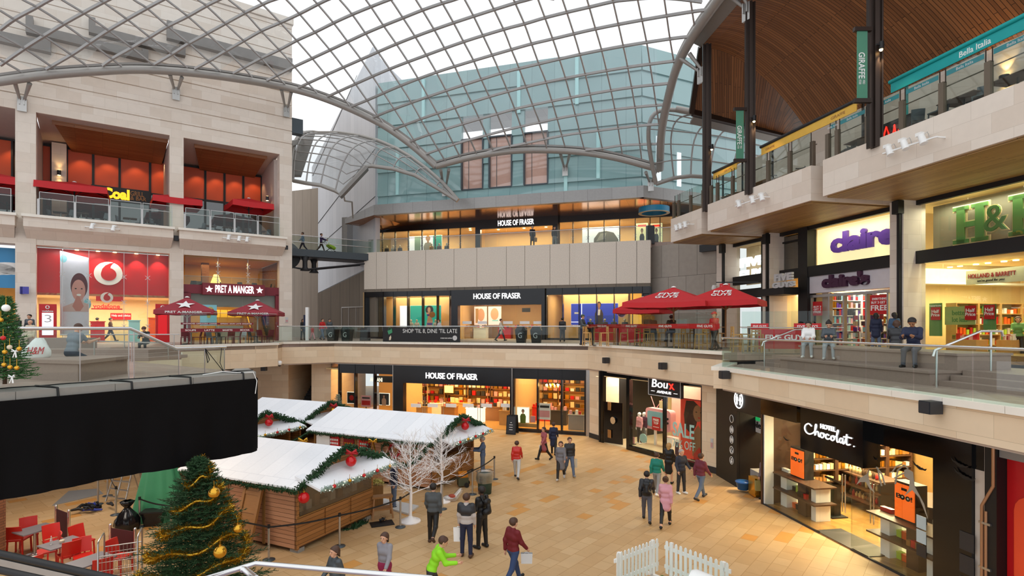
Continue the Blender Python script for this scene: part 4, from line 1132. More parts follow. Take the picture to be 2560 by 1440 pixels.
def carried_bag(o,hand,label,m,size=(.3,.12,.34),drop=.1,m2=None,cat='bag',rz=.0):
 p=joint(o,'wr'+hand)+V3(0,0,-.10-drop)
 t=thing('shopping_bag',label,cat,p-V3(0,0,size[2]),rz);a,b,c=size
 MB(t).add([(-a*.46,-b/2,0),(a*.46,-b/2,0),(a*.46,b/2,0),(-a*.46,b/2,0),(-a/2,-b*.35,c),(a/2,-b*.35,c),(a/2,b*.35,c),(-a/2,b*.35,c)],[(0,3,2,1),(0,1,5,4),(1,2,6,5),(2,3,7,6),(3,0,4,7)]).put('body',m,on=t)
 if m2:
  MB(t).bx(-a*.5,a*.5,-b*.51,b*.51,c*.55,c*1.0).put('upper_band',m2,on=t)
 for sy in(-1,1):
  MB(t).tube([(-a*.2,sy*b*.3,c),(-a*.1,sy*.02,c+drop*.85),(a*.1,sy*.02,c+drop*.85),(a*.2,sy*b*.3,c)],.008,5).put('handle',m,on=t)
 return t
 # left block: restaurant, phone shop, sandwich shop
 # ---- upper restaurant: orange glazed panels
DO=RB+.25
op=[(-80,-40),(-38,30),(96,128),(168,232),(234,298),(300,374),(376,428),(455,512),(514,560),(562,607),(609,653)]
ow=thing('restaurant_screen','row of orange backlit panels along the upper restaurant','wall panel',LF.w(LF.u(300,DO),DO,UZ))
for a,b in op:
 MB(LF).bx(LF.u(a,DO)+.03,LF.u(b,DO)-.03,DO-.05,DO,LF.z(330,478,DO),UT-.75).put('orange_panel','orange_blind',on=ow)
w=MB(LF)
for a,b in op:
 for x in(a,b):w.bx(LF.u(x,DO)-.05,LF.u(x,DO)+.05,DO-.05,DO+.07,UZ,UT-.7)
w.bx(LF.u(-80,DO),LF.u(653,DO),DO-.05,DO+.06,LF.z(330,482,DO),LF.z(330,477,DO));w.bx(LF.u(-80,DO),LF.u(653,DO),DO-.05,DO+.06,UT-.8,UT-.7)
w.put('frame','black',on=ow)
MB(LF).bx(LF.u(-80,DO),LF.u(653,DO),DO-.03,DO-.01,UZ,LF.z(330,480,DO)).put('dark_glazing','dark_glass',on=ow)
for i,(px,py)in enumerate(((200,392),(266,404),(335,410),(400,420),(490,438),(537,442),(585,452),(630,458),(30,380))):
 c=LF.w(LF.u(px,DO),DO+.7,UT-.85)
 spot('restaurant_downlight',c,c+V3(.05,.25,-2),85,(1,.6,.3),95)
 # pier with up-down lamp, and a second lamp
stc(MB(LF).bx(LF.u(129,DO+.6),LF.u(166,DO+.6),DO,DO+.6,UZ,UT-.6),'pillar_recess','stone')
def wall_lamp(F,px,py,d,label,r=.11,power=25,m='charcoal'):
 c=F.w(F.u(px,d),d,F.z(px,py,d));t=thing('wall_lamp',label,'lamp',c)
 MB().cyl(c+F.n*.16+V3(0,0,-.17),c+F.n*.16+V3(0,0,.17),r,n=14).put('lamp_body',m,on=t)
 MB().box(c+F.n*.05,(.1,.12,.1),rz=F.rz).put('bracket',m,on=t)
 for s in(-1,1):
  MB().cyl(c+F.n*.16+V3(0,0,s*.172),c+F.n*.16+V3(0,0,s*.178),r*.85,n=12).put('lens','lamp_glow',on=t)
  spot('wall_lamp_light',c+F.n*.17+V3(0,0,s*.2),c+F.n*.1+V3(0,0,s*2),power,(1,.62,.25),75,.03)
 return t
wall_lamp(LF,148,433,DO+.6,'dark cylinder lamp glowing up and down the lit pier behind the terrace')
wall_lamp(LF,667,497,-1.6,'dark cylinder lamp on the return wall beside the last orange panel',power=10)
# fascia sign
sg=thing('restaurant_sign','black fascia board with glowing yellow letters under the orange panels','sign',LF.w(LF.u(300,-4.6),-4.6,UZ+2))
u0,u1,_,_,z0,z1=fbox(LF,228,376,466,503,0,0,-4.7)
MB(LF).bx(u0,u1,-4.95,-4.7,z0,z1-.1).put('board','black',on=sg)
sgl(sg,LF,'Coal',255,324,471,498,-4.69,'coal_glow',.05,.05)
sgl(sg,LF,'GRILL',326,360,479,491,-4.69,'brown_letter',.03,.02)
sgl(sg,LF,'& BAR',326,366,492,502,-4.69,'brown_letter',.03,.02)
# terrace balustrades
for a,b,lab in((-240,30,'framed glass balustrade before the restaurant bay cut by the frame edge'),(96,432,'framed glass balustrade of the wide restaurant bay under the sign'),(462,700,'framed glass balustrade of the narrow restaurant bay at the block corner')):
 A=LF.w(LF.u(a,.6),.6,0);B=LF.w(LF.u(b,.6),.6,0)
 grl(lab,[(A.x,A.y),(B.x,B.y)],UZ+.12,1.5,posts=.12,post_mat='light_grey',posth=1.05,hand='light_grey',hand_z=1.08,hand_r=.02,n_per=1.75,framed=True)
 # parasols of the terrace
lab=['large red square parasol left of the glowing restaurant sign','red square parasol half behind the pier beside the sign','red square parasol before the panels of the last restaurant bay','dark red parasol cut by the frame edge on the restaurant terrace']
for i,(px,py,d,s)in enumerate(((186,474,-1.6,3.7),(440,503,-1.3,3.0),(622,512,-1.3,2.9),(-20,450,-1.6,3.4))):
 u=LF.u(px,d);zt=LF.z(px,py,d);c=LF.w(u,d,UZ)
 square_parasol('square_parasol',lab[i],'red_cloth',c,LF.rz+.05*(i-1),s,zt-UZ,zt-UZ+.5,.42,'charcoal')
 # tables and chairs on the terrace
ct=[(130,-1.0),(175,-.6),(225,-1.2),(262,-.6),(300,-.8),(350,-1.0),(385,-.6),(505,-.8),(545,-.6),(590,-.8),(630,-.7),(668,-.9)]
ch0=None
for i,(px,d)in enumerate(ct):
 c=LF.w(LF.u(px,d),d,UZ);rz=LF.rz+(.8 if i%2 else-1.9)+RND.uniform(-.4,.4)
 lb='grey shell chair on the restaurant terrace, %s from the lit pier end'%ORD[i]
 if ch0 is None:ch0=shell_chair('terrace_chair',lb,'grey_plastic','steel',c,rz,'grey chairs on the restaurant terrace')
 else:dup(ch0,c,rz,lb)
tb0=None
for i,(px,d)in enumerate(((152,-1.2),(203,-.8),(325,-1.0),(368,-1.2),(525,-1.0),(572,-.8),(650,-1.2))):
 c=LF.w(LF.u(px,d),d,UZ);lb='small dark terrace table of the upper restaurant, %s from the lit pier'%ORD[i]
 if tb0 is None:tb0=pedestal_table('terrace_table',lb,'dark_wood','steel',c,LF.rz,.8,.8,group='tables on the restaurant terrace')
 else:dup(tb0,c,LF.rz,lb)
 # white projector rails on the boxes, black speakers
track_lights(LF,[(213,566),(231,566),(284,571),(299,573)],1.15,'white twin spotlight rail on the balcony box over the red shop')
track_lights(LF,[(558,594),(572,594),(598,597),(618,599),(624,600)],1.15,'white triple spotlight rail on the balcony box over the sandwich shop')
fixture(LF,441,596,.3,'small black speaker between the two stone balcony boxes',(.28,.24,.36))
fixture(LF,716,619,.5,'small black speaker under the end of the last balcony box',(.2,.24,.3))
# ---- red phone shop
gd=-.5
ua,ub=pa1+.02,pb0
zr=LF.z(260,741,-1.5)
stc(MB(LF).bx(ua-.5,ub+.6,-7.2,-7.0,MZ,LH),'wall_phone_shop','cream_wall')
stc(MB(LF).bx(ua-.5,ub+.6,-7,-1.5,zr,zr+.15),'ceiling_phone_shop','cream_wall')
for s in(ua-.5,ub+.5):
 stc(MB(LF).bx(s,s+.1,-7,-.6,MZ,LH),'wall_phone_shop_side','cream_wall')
pn=MB(LF);pn.bx(ua-.4,ub+.5,-1.6,-1.5,zr,LH);pn=pn.put('red_wall_panel','red_sign',label='tall red panel filling the upper window of the phone shop',cat='wall panel')
w=MB(LF)
for px in(192,245,287,341,395):
 w.cyl((LF.u(px,-1),-1.1,LH-.02),(LF.u(px,-1),-1.1,LH-.06),.11,n=12)
w.put('downlight','lamp_glow',label='row of small round downlights above the red panel',cat='light fitting')
for px in(192,245,287,341,395):
 c=LF.w(LF.u(px,-1),-1.0,LH-.1);spot('red_panel_light',c,c+V3(0,.12,-2)-LF.n*.4,140,(1,.85,.7),80)
def mark_disc(parent,F,px,py,rx,ry,d,m_disc='white',m_in='red_sign',s=1.0):
 """round white disc holding a red drop-shaped mark with a tail"""
 c=(F.u(px,d),F.z(px,py,d));ru_=abs(F.u(px+rx,d)-F.u(px-rx,d))/2;rz_=abs(F.z(px,py-ry,d)-F.z(px,py+ry,d))/2
 w=MB(F);w.slab([(c[0]+x*ru_,d,c[1]+y*rz_)for x,y in ellipse(0,0,1,1,40)],(0,.12,0));a=w.put('emblem_disc',m_disc,on=parent)
 P=ellipse(.02,-.08,.54,.54,36)
 tail=[(-.5,.06),(-.42,.38),(-.22,.66),(.08,.86),(.42,.96),(.28,.82),(.16,.62),(.14,.46),(.3,.4),(.2,.1)]
 MB(F).slab([(c[0]+x*ru_,d+.12,c[1]+y*rz_)for x,y in P],(0,.02,0)).slab([(c[0]+x*ru_,d+.12,c[1]+y*rz_)for x,y in tail],(0,.019,0)).put('emblem_mark',m_in,on=parent)
t=thing('emblem_sign','large white disc with a red drop mark on the red panel','sign',LF.w(LF.u(271,-1.4),-1.4,LF.z(271,684,-1.4)))
mark_disc(t,LF,271,684,36,29,-1.48)
t=thing('hanging_emblem_sign','small white disc with a red drop mark hung below the red panel','sign',LF.w(LF.u(267,-1.2),-1.2,LF.z(267,744,-1.2)))
mark_disc(t,LF,267,744,16,13,-1.3)
MB(LF).bx(LF.u(240,-1.4),LF.u(308,-1.4),-1.49,-1.4,LF.z(270,753,-1.4),zr).put('red_drop_panel','red_sign',on=t)
t=thing('shop_name_sign','row of red letters over the phone shop entrance','sign',LF.w(LF.u(267,-1.2),-1.2,LF.z(267,770,-1.2)))
sgl(t,LF,'vodafone',232,300,760,771,-1.2,'neon_red',.1,.03)
MB(LF).bx(LF.u(228,-1.3),LF.u(306,-1.3),-1.35,-1.25,LF.z(267,774,-1.3),LF.z(267,771,-1.3)).put('sign_rail','red_sign',on=t)
# portrait banner: pale sheet with a printed red-toned head
bn=thing('portrait_banner','tall pale banner with a smiling portrait hung in the phone shop window','banner',LF.w(LF.u(186,-.9),-.9,MZ+1))
d=-.9;u0,u1=LF.u(150,d),LF.u(222,d);z0,z1=LF.z(186,838,d),LF.z(186,642,d);W_,H_=u1-u0,z1-z0
MB(LF).slab([(u0,d,z0),(u1,d,z0),(u1,d,z1-.02),(u0,d,z1+.35)],(0,-.02,0)).put('sheet',mat('banner_white','#dfe0ee',.5),on=bn)
def fl(pts,dd,nm,m,par=bn):
 MB(LF).slab([(u0+x*W_,d+dd,z0+y*H_)for x,y in pts],(0,.004,0)).put(nm,m,on=par)
fl(ellipse(.66,.63,.30,.165),.002,'printed_hair',mat('print_hair','#5b1f2a',.6));area('banner_fill_light',LF.w(LF.u(186,-.7),-.72,LH-.1),2.2,.2,50,(1,.95,.95),LF.rz)  # area lamp added to brighten the banner, apart from the shop lights
fl(ellipse(.64,.575,.24,.135),.007,'printed_face',mat('print_face','#d99a90',.6))
fl([(.1,.36),(.5,.42),(.55,.5),(.78,.5),(.82,.42),(1.0,.4),(1.0,.3),(.1,.3)],.004,'printed_shoulders',mat('print_neck','#d8b9b4',.6))
fl([(.42,.37),(.62,.53),(.82,.37),(.7,.31),(.54,.31)],.011,'printed_hand',mat('print_hand','#c98478',.6))
fl(ellipse(.54,.595,.035,.008),.013,'printed_eye','hair_dark');fl(ellipse(.75,.595,.035,.008),.013,'printed_eye','hair_dark');fl(ellipse(.65,.515,.08,.014),.013,'printed_mouth','white')
fl(ellipse(.12,.97,.12,.05),.004,'printed_bubble','aqua');fl(ellipse(.95,.40,.13,.07),.003,'printed_bubble','aqua')
# red totems
for k,(a,b,lab)in enumerate(((97,141,'red totem with a white screen at the pier end of the phone shop'),(389,424,'red totem with a red screen at the sandwich end of the phone shop'))):
 u0,u1=LF.u(a,0),LF.u(b,0);t=thing('advert_totem',lab,'totem',LF.w((u0+u1)/2,-.2,MZ))
 MB(LF).bx(u0,u1,-.45,-.05,MZ,LF.z((a+b)/2,760,0)).put('casing','red_sign',on=t)
 u,zz=(u0+u1)/2,LF.z((a+b)/2,792,0)
 MB(LF).bx(u0+.15,u1-.15,-.05,-.03,MZ+.55,zz+.25).put('screen','screen_white' if k==0 else 'screen_red',on=t)
 mark_disc(t,LF,a+(b-a)*.5,768,5.5,4.5,-.05)
 sgl(t,LF,'vodafone',a+8,b-8,775,780,-.04,'white',.012,.02)
 if k==0:sgl(t,LF,'3',a+14,b-12,787,806,-.02,'light_grey',.006)
 # interior: counters, posters, boxes
t=thing('help_booth','red booth with white lettering inside the phone shop','booth',LF.w(LF.u(303,-4),-4,MZ))
MB(LF).bx(LF.u(276,-4),LF.u(328,-4),-5,-4,MZ+1.6,LF.z(300,783,-4)).put('header','red_sign',on=t)
MB(LF).bx(LF.u(276,-4),LF.u(328,-4),-4.9,-4.1,MZ,MZ+1.6).put('body','cream_wall',on=t)
sgl(t,LF,'Help and advice',279,326,786,793,-3.99,'white',.02,.01)
for k,(a,b,y,m,lab)in enumerate(((226,262,803,'red_sign','red demonstration counter just inside the phone shop door'),(372,400,794,'orange','orange display stand by the totem inside the phone shop'),(322,350,800,'aqua','pale blue poster stand between the phone shop counters'),(158,215,812,'white','white bench table behind the portrait banner'))):
 w=MB(LF);u0,u1=LF.u(a,-2.5),LF.u(b,-2.5);zt=LF.z((a+b)/2,y,-2.5);w.bx(u0,u1,-3.2,-2.5,MZ,zt-.06);w.bx(u0-.05,u1+.05,-3.25,-2.45,zt-.06,zt);w.put('display_counter',m,label=lab,cat='counter')
def pnf(name,F,pxs,d,z0,z1,label,m='shop_glass',fins=True):
 t=thing(name,label,'shopfront',F.w(F.u(pxs[0],d),d,z0))
 for i in range(len(pxs)-1):
  MB(F).bx(F.u(pxs[i],d)+.01,F.u(pxs[i+1],d)-.01,d-.01,d+.01,z0,z1).put('glass_pane',m,on=t)
 if fins:
  for p in pxs[1:-1]:
   MB(F).bx(F.u(p,d)-.012,F.u(p,d)+.012,d-.25,d+.015,z0,z1).put('glass_fin','steel',on=t)
   for zz in(z0+(z1-z0)*.18,z0+(z1-z0)*.44,z0+(z1-z0)*.72):
    MB(F).bar((F.u(p,d)-.14,d+.03,zz-.14),(F.u(p,d)+.14,d+.03,zz+.14),.03,.03,up=(0,1,0)).bar((F.u(p,d)+.14,d+.03,zz-.14),(F.u(p,d)-.14,d+.03,zz+.14),.03,.03,up=(0,1,0)).put('spider_clamp','steel',on=t)
 return t
pnf('glass_shopfront',LF,[93,156,222,310,369,426],gd,MZ,LH,'tall frameless glass front of the red phone shop')
ce=LF.w(LF.u(265,-4),-3.6,zr-.12);area('phone_shop_light',ce,7,4,560,(1,.9,.74),LF.rz)
# shop at the very left: sky-blue window graphic
MB(LF).bx(LF.u(-170,-1),LF.u(40,-1),-1.1,-1.0,LF.z(20,720,-1),LH-.2).put('sky_graphic','blue_sky',label='blue sky window graphic in the shop beside the red one',cat='graphic')
w=MB(LF)
for k,(x,z,r)in enumerate(((22,668,.55),(8,676,.5),(33,677,.45),(-20,672,.7))):
 w.slab([(LF.u(x,-1)+p[0],-.995,LF.z(x,z,-1)+p[1])for p in ellipse(0,0,r*1.6,r*.55)],(0,.003,0))
w.put('printed_cloud','white',label='white cloud shapes on the sky window graphic',cat='graphic')
stc(MB(LF).bx(LF.u(-170,-4),LF.u(60,-4),-6,-5.8,MZ,LH),'wall_end_shop','warm_wall')
area('end_shop_light',LF.w(LF.u(0,-3),-3,LF.z(20,735,-1)),3,2,150,(1,.8,.5),LF.rz)
t=thing('blade_sign','small blue box sign on the stone pier beside the red shop','sign',LF.w(LF.u(60,.2),.25,LF.z(60,727,.2)))
w=MB(LF);u=LF.u(52,0);w.bx(u,u+.12,.02,.5,LF.z(55,735,.2),LF.z(55,717,.2));w.put('sign_box','royal_blue',on=t)
MB(LF).bx(u+.0,u+.42,.44,.5,LF.z(55,735,.2),LF.z(55,717,.2)).put('sign_face',mat('violet_blue','#4a49a8',.4),on=t)
# ---- sandwich shop
ua,ub=pb1,pc0
zb1,zb0=LF.z(580,715,-.3),LF.z(580,733,-.3)
MB(LF).bx(ua,ub,-.5,-.25,zb0-.1,zb1).bx(ua,LF.u(477,-.25),-.5,-.25,MZ,zb0).bx(LF.u(689,-.25),ub,-.5,-.25,MZ,zb0).put('shopfront_frame','wine',label='wine red portal frame around the sandwich shop window',cat='shopfront')
stc(MB(LF).bx(ua-.3,ub+.3,-7,-6.8,MZ,LH),'wall_sandwich_back','warm_wall')
stc(MB(LF).bx(ua,ub,-6.8,-.5,zb0-.1,zb0+.1),'floor_sandwich_upper','wood_soffit_dark')
for s in(ua-.3,ub+.2):
 stc(MB(LF).bx(s,s+.1,-7,-.6,MZ,LH),'wall_sandwich_side','red_brick')
stc(MB(LF).bx(ua,ub,-7,-.6,LH-.05,LH),'ceiling_sandwich','warm_wall')
stc(MB(LF).bx(ua+1.7,ua+2.2,-5,-4.4,zb0,LH),'pillar_sandwich','red_brick')
pnf('glass_window',LF,[462,545,620,699],-.4,zb1,LH,'upper window of the sandwich shop with warm light behind')
pnf('glass_window',LF,[477,530,606,650,689],-.4,MZ,zb0-.1,'lower window of the sandwich shop under the wine band',fins=False)
MB(LF).bx(LF.u(477,-.5),LF.u(689,-.5),-.9,-.8,LF.z(580,768,-.8),zb0).put('grey_blind_panel',mat('blind_grey','#9d9a94',.3),label='plain grey panel behind the top of the sandwich shop window',cat='panel')
area('sandwich_light',LF.w((ua+ub)/2,-3.5,zb0-.25),4,4,230,(1,.72,.35),LF.rz)
area('sandwich_upper_light',LF.w((ua+ub)/2,-3.5,LH-.2),4,4,210,(1,.7,.33),LF.rz)
sg=thing('sandwich_sign','wine red board with white art deco letters and two stars','sign',LF.w(LF.u(585,.2),.2,zb0))
u0,u1,_,_,z0,z1=fbox(LF,507,662,708,739,0,0,.3)
MB(LF).bx(u0,u1,-.1,.3,z0+.02,z1-.05).put('board','wine',on=sg)
sgl(sg,LF,'PRET A MANGER',538,635,714,733,.3,'white_glow',.05,.02)
for px,py in((523,723),(649,726)):
 w=MB(LF);flat_shape(w,star_pts(.26),(LF.u(px,.3),.3,LF.z(px,py,.3)),(1,0,0),(0,0,1),(0,1,0),.05);w.put('star','white_glow',on=sg)
 # aqua poster
po=thing('food_poster','pale blue poster with a salad picture in the sandwich shop window','poster',LF.w(LF.u(521,-.2),-.2,MZ+1))
u0,u1,_,_,z0,z1=fbox(LF,500,542,762,814,0,0,-.2)
MB(LF).bx(u0,u1,-.24,-.2,z0,z1).put('sheet','aqua',on=po)
w=MB(LF)
for x,y,r in((.35,.72,.22),(.6,.75,.22),(.5,.6,.2),(.72,.66,.15),(.52,.45,.12)):w.slab([(u0+(x+p[0])*(u1-u0),-.2,z0+(y+p[1]*.7)*(z1-z0))for p in ellipse(0,0,r,r,16)],(0,.004+.001*x,0))
w.put('printed_salad',mat('salad','#c8c070',.6,0,.5,3),on=po)
w=MB(LF)
for x,y,r in((.3,.66,.1),(.74,.72,.1)):w.slab([(u0+(x+p[0])*(u1-u0),-.19,z0+(y+p[1]*.8)*(z1-z0))for p in ellipse(0,0,r,r,14)],(0,.002,0))
w.put('printed_tomato','dark_red_cloth',on=po)
# menu boxes, stair, counter, lamps
for k,(a,b)in enumerate(((552,568),(570,586),(588,604),(542,550))):
 MB(LF).bx(LF.u(a,-5),LF.u(b,-5),-5.1,-5,LF.z(570,793,-5),LF.z(570,775,-5)).put('menu_board',glow('menu_yellow','#e0a83a',.7),label='yellow lit menu board over the sandwich counter, %s from the stair'%ORD[3-k],cat='menu',group='lit menu boards')
MB(LF).bx(LF.u(540,-4),LF.u(608,-4),-4.6,-4,MZ,MZ+1.15).put('service_counter','steel',label='steel service counter under the yellow menu boards',cat='counter')
st=thing('shop_stair','lit wooden staircase at the end of the sandwich shop','staircase',LF.w(LF.u(640,-3),-3,MZ))
w=MB(LF)
for k in range(12):w.bx(LF.u(622,-3),LF.u(662,-3),-6.5+0*k,-2.4-k*.27,MZ+k*.22,MZ+.22+k*.22)
w.put('steps','wood',on=st)
for px in(622,662):
 MB(LF).bar((LF.u(px,-3),-2.4,MZ+1.0),(LF.u(px,-3),-5.6,MZ+3.6),.06,.06).put('stair_rail','gold',on=st)
t=thing('floor_lamp','glowing cone lampshade behind the upper sandwich shop window','lamp',LF.w(LF.u(540,-4),-4,zb1))
MB(LF).lathe((LF.u(540,-4),-4,zb1+.35),[(.42,0),(.16,.75)],14).put('lamp_shade',glow('shade_glow','#ffcf70',2.4),on=t)
MB(LF).cyl((LF.u(540,-4),-4,zb0),(LF.u(540,-4),-4,zb1+.4),.03).put('stand','black',on=t)
for k,px in enumerate((478,500,560,600,632,672)):
 c=LF.w(LF.u(px,-2.5),-2.0-.3*(k%3),zb0+.1);lb='dark armchair behind the upper sandwich shop window, %s from the pier'%ORD[k]
 if k==0:ac=shell_chair('lounge_chair',lb,'charcoal','black',c,LF.rz+2.5,'chairs in the upper sandwich room')
 else:dup(ac,c,LF.rz+2.5+k,lb)
grl('glass guard inside the upper sandwich shop window',[LF.w(ua+.1,-.8,0)[:2],LF.w(ub-.1,-.8,0)[:2]],zb0+.1,1.1,hand='steel',hand_r=.02,name='glass_guard')
# parasols and cafe furniture in front of the sandwich shop
def pret_marks(t,h,ze,zt):
 for s in(0,3):valance_text(t,'PRET A MANGER',s,h,ze,h*1.25,.13)
 a=0
 for s in(0,3):
  out=Vector(((0,-1,0),(1,0,0),(0,1,0),(-1,0,0))[s]);rt=Vector(((1,0,0),(0,1,0),(-1,0,0),(0,-1,0))[s])
  up=(V3(0,0,zt)-(out*h+V3(0,0,ze))).normalized();nd=rt.cross(up)
  w=MB(t);flat_shape(w,star_pts(.5),(out*h+V3(0,0,ze)).lerp(V3(0,0,zt),.38)+nd*.02,rt,up,nd,.01);w.put('star','white',on=t)
c=at(468,760,33.6);p1_=square_parasol('cafe_parasol','wine red parasol with a white star nearest the red phone shop','wine_cloth',(c.x,c.y,MZ),.42,3.0,2.05,2.85,.24,'white',pret_marks)
c=at(644,760,37.6);dup(p1_,(c.x,c.y,MZ),.25,'wine red parasol before the lit sandwich shop staircase')
A=[at(443,860,31.6),at(704,860,37.0)]
gr=grl('glass screen with wine red bands around the sandwich terrace',[(-18.7,31.6),(-16.0,34.6),(-15.3,36.6)],MZ,1.9,hand='light_grey',hand_r=.012,n_per=2.2,name='cafe_screen')
for zz,hh,tx in((MZ+.78,.2,('SOUPS','LATTE','BAGUETTES','MOCHA')),(MZ+1.2,.12,('SANDWICHES  CAPPUCCINO  COOKIES','ESPRESSO  SOUPS  LATTE  BAGUETTES'))):
 f=Fac(-18.7,31.6,-16.0,34.6)
 MB(f).bx(0,f.L,.02,.03,zz,zz+hh).put('wine_band','wine',on=gr)
 for k,s in enumerate(tx):
  MB(f).text(s,(f.L*(k+.5)/len(tx),.03,zz+hh/2),(1,0,0),(0,0,1),(0,1,0),w=f.L/len(tx)*(.55 if len(tx)>2 else .9),h=hh*.5,depth=.006,bold=.01).put('lettering','white',on=gr)
cc=[(462,33.0,'wine'),(492,33.6,'wine'),(515,34.2,'wine'),(530,33.4,'grey_plastic'),(552,35.0,'anthracite'),(575,34.6,'wine'),(592,35.3,'wine'),(606,35.6,'light_grey'),(632,36.2,'anthracite'),(655,36.6,'wine'),(672,37.2,'wine'),(540,36.0,'anthracite')]
k0=None
for i,(px,Y,m)in enumerate(cc):
 c=at(px,860,Y);c.z=MZ;rz=.6+i*1.3;lb='%s cafe chair behind the wine red bands, %s from the red totem'%({'wine':'wine red','grey_plastic':'grey','anthracite':'dark grey','light_grey':'pale grey'}[m],ORD[i])
 if k0 is None:k0=cafe_chair('cafe_chair',lb,m,c,rz,'chairs on the sandwich terrace')
 else:
  o=dup(k0,c,rz,lb)
  if m!='wine':recolor(o,m)
k0=None
for i,(px,Y)in enumerate(((478,33.4),(542,34.6),(585,35.6),(640,36.9))):
 c=at(px,860,Y);c.z=MZ;lb='small grey cafe table behind the wine red bands, %s from the red totem'%ORD[i]
 if k0 is None:k0=pedestal_table('cafe_table',lb,'grey_table','steel',c,.5,.7,.7,group='tables on the sandwich terrace')
 else:dup(k0,c,.5,lb)
t=thing('notice_plate','small pale notice on the corner pier of the stone block','notice',LF.w(LF.u(716,.05),.05,LF.z(716,800,0)))
MB(LF).bx(LF.u(713,0),LF.u(720,0),.02,.05,LF.z(716,806,0),LF.z(716,793,0)).put('plate','light_grey',on=t)
MB(LF).bx(LF.u(713.5,0),LF.u(719.5,0),.05,.055,LF.z(716,805,0),LF.z(716,799.5,0)).put('printed_panel',mat('notice_pink','#c99a98',.6),on=t)
# department store fronts
def mannequin(label,c,rz,m='white',top=None,legs=None,group=None,h=1.75,**k):
 return person(label,0,0,loc=Vector(c),face=math.degrees(rz)-180,skin=m,hair=None,top=top,legs=legs,shoe=None,name='mannequin',cat='mannequin',group=group,H=h,**k)
def goods(F,u0,u1,d,z,n,cols,label,group,hmin=.12,hmax=.26,w_=None,name='boxed_goods',cat='goods',dep=.16,shape='box'):
 """n separate small articles standing in a row on a shelf"""
 first={}
 for i in range(n):
  m=cols[RND.randrange(len(cols))];u=u0+(u1-u0)*(i+.5)/n;ww=(w_ or(u1-u0)/n*.7);hh=RND.uniform(hmin,hmax)
  key=(m,)
  p=F.w(u,d,z)
  if key not in first:
   w=MB(Matrix.Translation(p)@Matrix.Rotation(F.rz,4,'Z'))
   if shape=='box':w.bx(-ww/2,ww/2,-dep/2,dep/2,0,hmax*.86);w.bx(-ww*.53,ww*.53,-dep*.53,dep*.53,hmax*.86,hmax)
   else:w.lathe((0,0,0),[(ww*.42,0),(ww*.45,hmax*.6),(ww*.2,hmax*.78),(ww*.2,hmax)],8)
   first[key]=w.put(name,m,label=label,cat=cat,group=group)
   first[key].scale.z=hh/hmax
  else:
   o=dup(first[key]);o.location=first[key].location+(p-first_p[key]);o.scale.z=hh/hmax
   continue
  first_p[key]=p
first_p={}
def shelf_unit(F,u0,u1,d0,d1,z0,z1,n,label,m='wood',name='shelf_unit',back='cream_wall'):
 t=thing(name,label,'shelving',F.w((u0+u1)/2,d1,z0))
 for u in(u0,u1):
  MB(F).bx(u-.03,u+.03,d0,d1,z0,z1).put('side_panel',m,on=t)
 MB(F).bx(u0,u1,d0,d0+.03,z0,z1).put('back_panel',back,on=t)
 for k in range(n+1):
  w=MB(F);zz=z0+.05+(z1-z0-.05)*k/n;w.bx(u0+.03,u1-.03,d0+.03,d1,zz-.03,zz);w.put('shelf',m,on=t)
 return t
def lbx(F,px0,px1,py0,py1,d,label,m,frame='white',name='lightbox_poster',art=None):
 u0,u1,_,_,z0,z1=fbox(F,px0,px1,py0,py1,0,0,d)
 t=thing(name,label,'poster',F.w((u0+u1)/2,d,z0))
 MB(F).bx(u0-.03,u1+.03,d-.1,d-.02,z0-.03,z1+.03).put('frame',frame,on=t)
 MB(F).bx(u0,u1,d-.03,d,z0,z1).put('printed_panel',m,on=t)
 if art:
  for nm,mm,pts,dd in art:
   MB(F).slab([(u0+x*(u1-u0),d,z0+y*(z1-z0))for x,y in pts],(0,dd,0)).put(nm,mm,on=t)
 return t
def fig_art(cx,by,sc,cloth,skin='skin',hair='hair_dark',legs=None,asp=1.0):
 """printed half or full figure: torso, head, hair"""
 E=lambda x,y,a,b:ellipse(cx+x*sc*asp,by+y*sc,a*sc*asp,b*sc,20)
 P=lambda L:[(cx+x*sc*asp,by+y*sc)for x,y in L]
 out=[('printed_hair',hair,E(0,1.33,.17,.2),.004),('printed_body',cloth,P([(-.3,0),(.3,0),(.34,.75),(.2,1.02),(-.2,1.02),(-.34,.75)]),.006),('printed_neck',skin,P([(-.07,.98),(.07,.98),(.07,1.16),(-.07,1.16)]),.008),('printed_face',skin,E(0,1.28,.12,.165),.01)]
 return out
 # ---- upper floor, set back under the canopy
UD=-5.2
SFU=lambda px,py:HF.z(px,py,UD)
uz1,uz0=SFU(954,567),SFU(954,581)
MB(HF).bx(HF.u(918,UD),HF.u(1700,UD)+1,UD-.3,UD,uz0,16.7).put('store_fascia','black_fascia',label='long black fascia of the upper store floor under the copper canopy',cat='fascia')
stc(MB(HF).bx(HF.u(900,-9),HF.u(1700,-9)+3,-9.6,-9.4,UZ,16.7),'wall_store_upper_back',mat('store_tan','#c9a675',.6))
stc(MB(HF).bx(HF.u(918,UD),HF.u(1700,UD)+1,-9.4,UD-.3,uz0+.1,uz0+.2),'ceiling_store_upper','cream_wall')
stc(MB(HF).bx(HF.u(905,-3),HF.u(923,UD),UD-1,-.5,UZ,16.7),'wall_store_upper_end','fascia_metal')
po=thing('store_portal','black upper store portal with white illuminated name','shopfront',HF.w(HF.u(1290,UD),UD,UZ))
w=MB(HF);a,b=HF.u(1188,UD+.4),HF.u(1395,UD+.4);w.bx(a,b,UD,UD+.4,SFU(1290,570),SFU(1290,541));w.bx(a,a+.5,UD,UD+.4,UZ,SFU(1290,569));w.bx(b-.5,b,UD,UD+.4,UZ,SFU(1290,569));w.put('portal_frame','black_fascia',on=po)
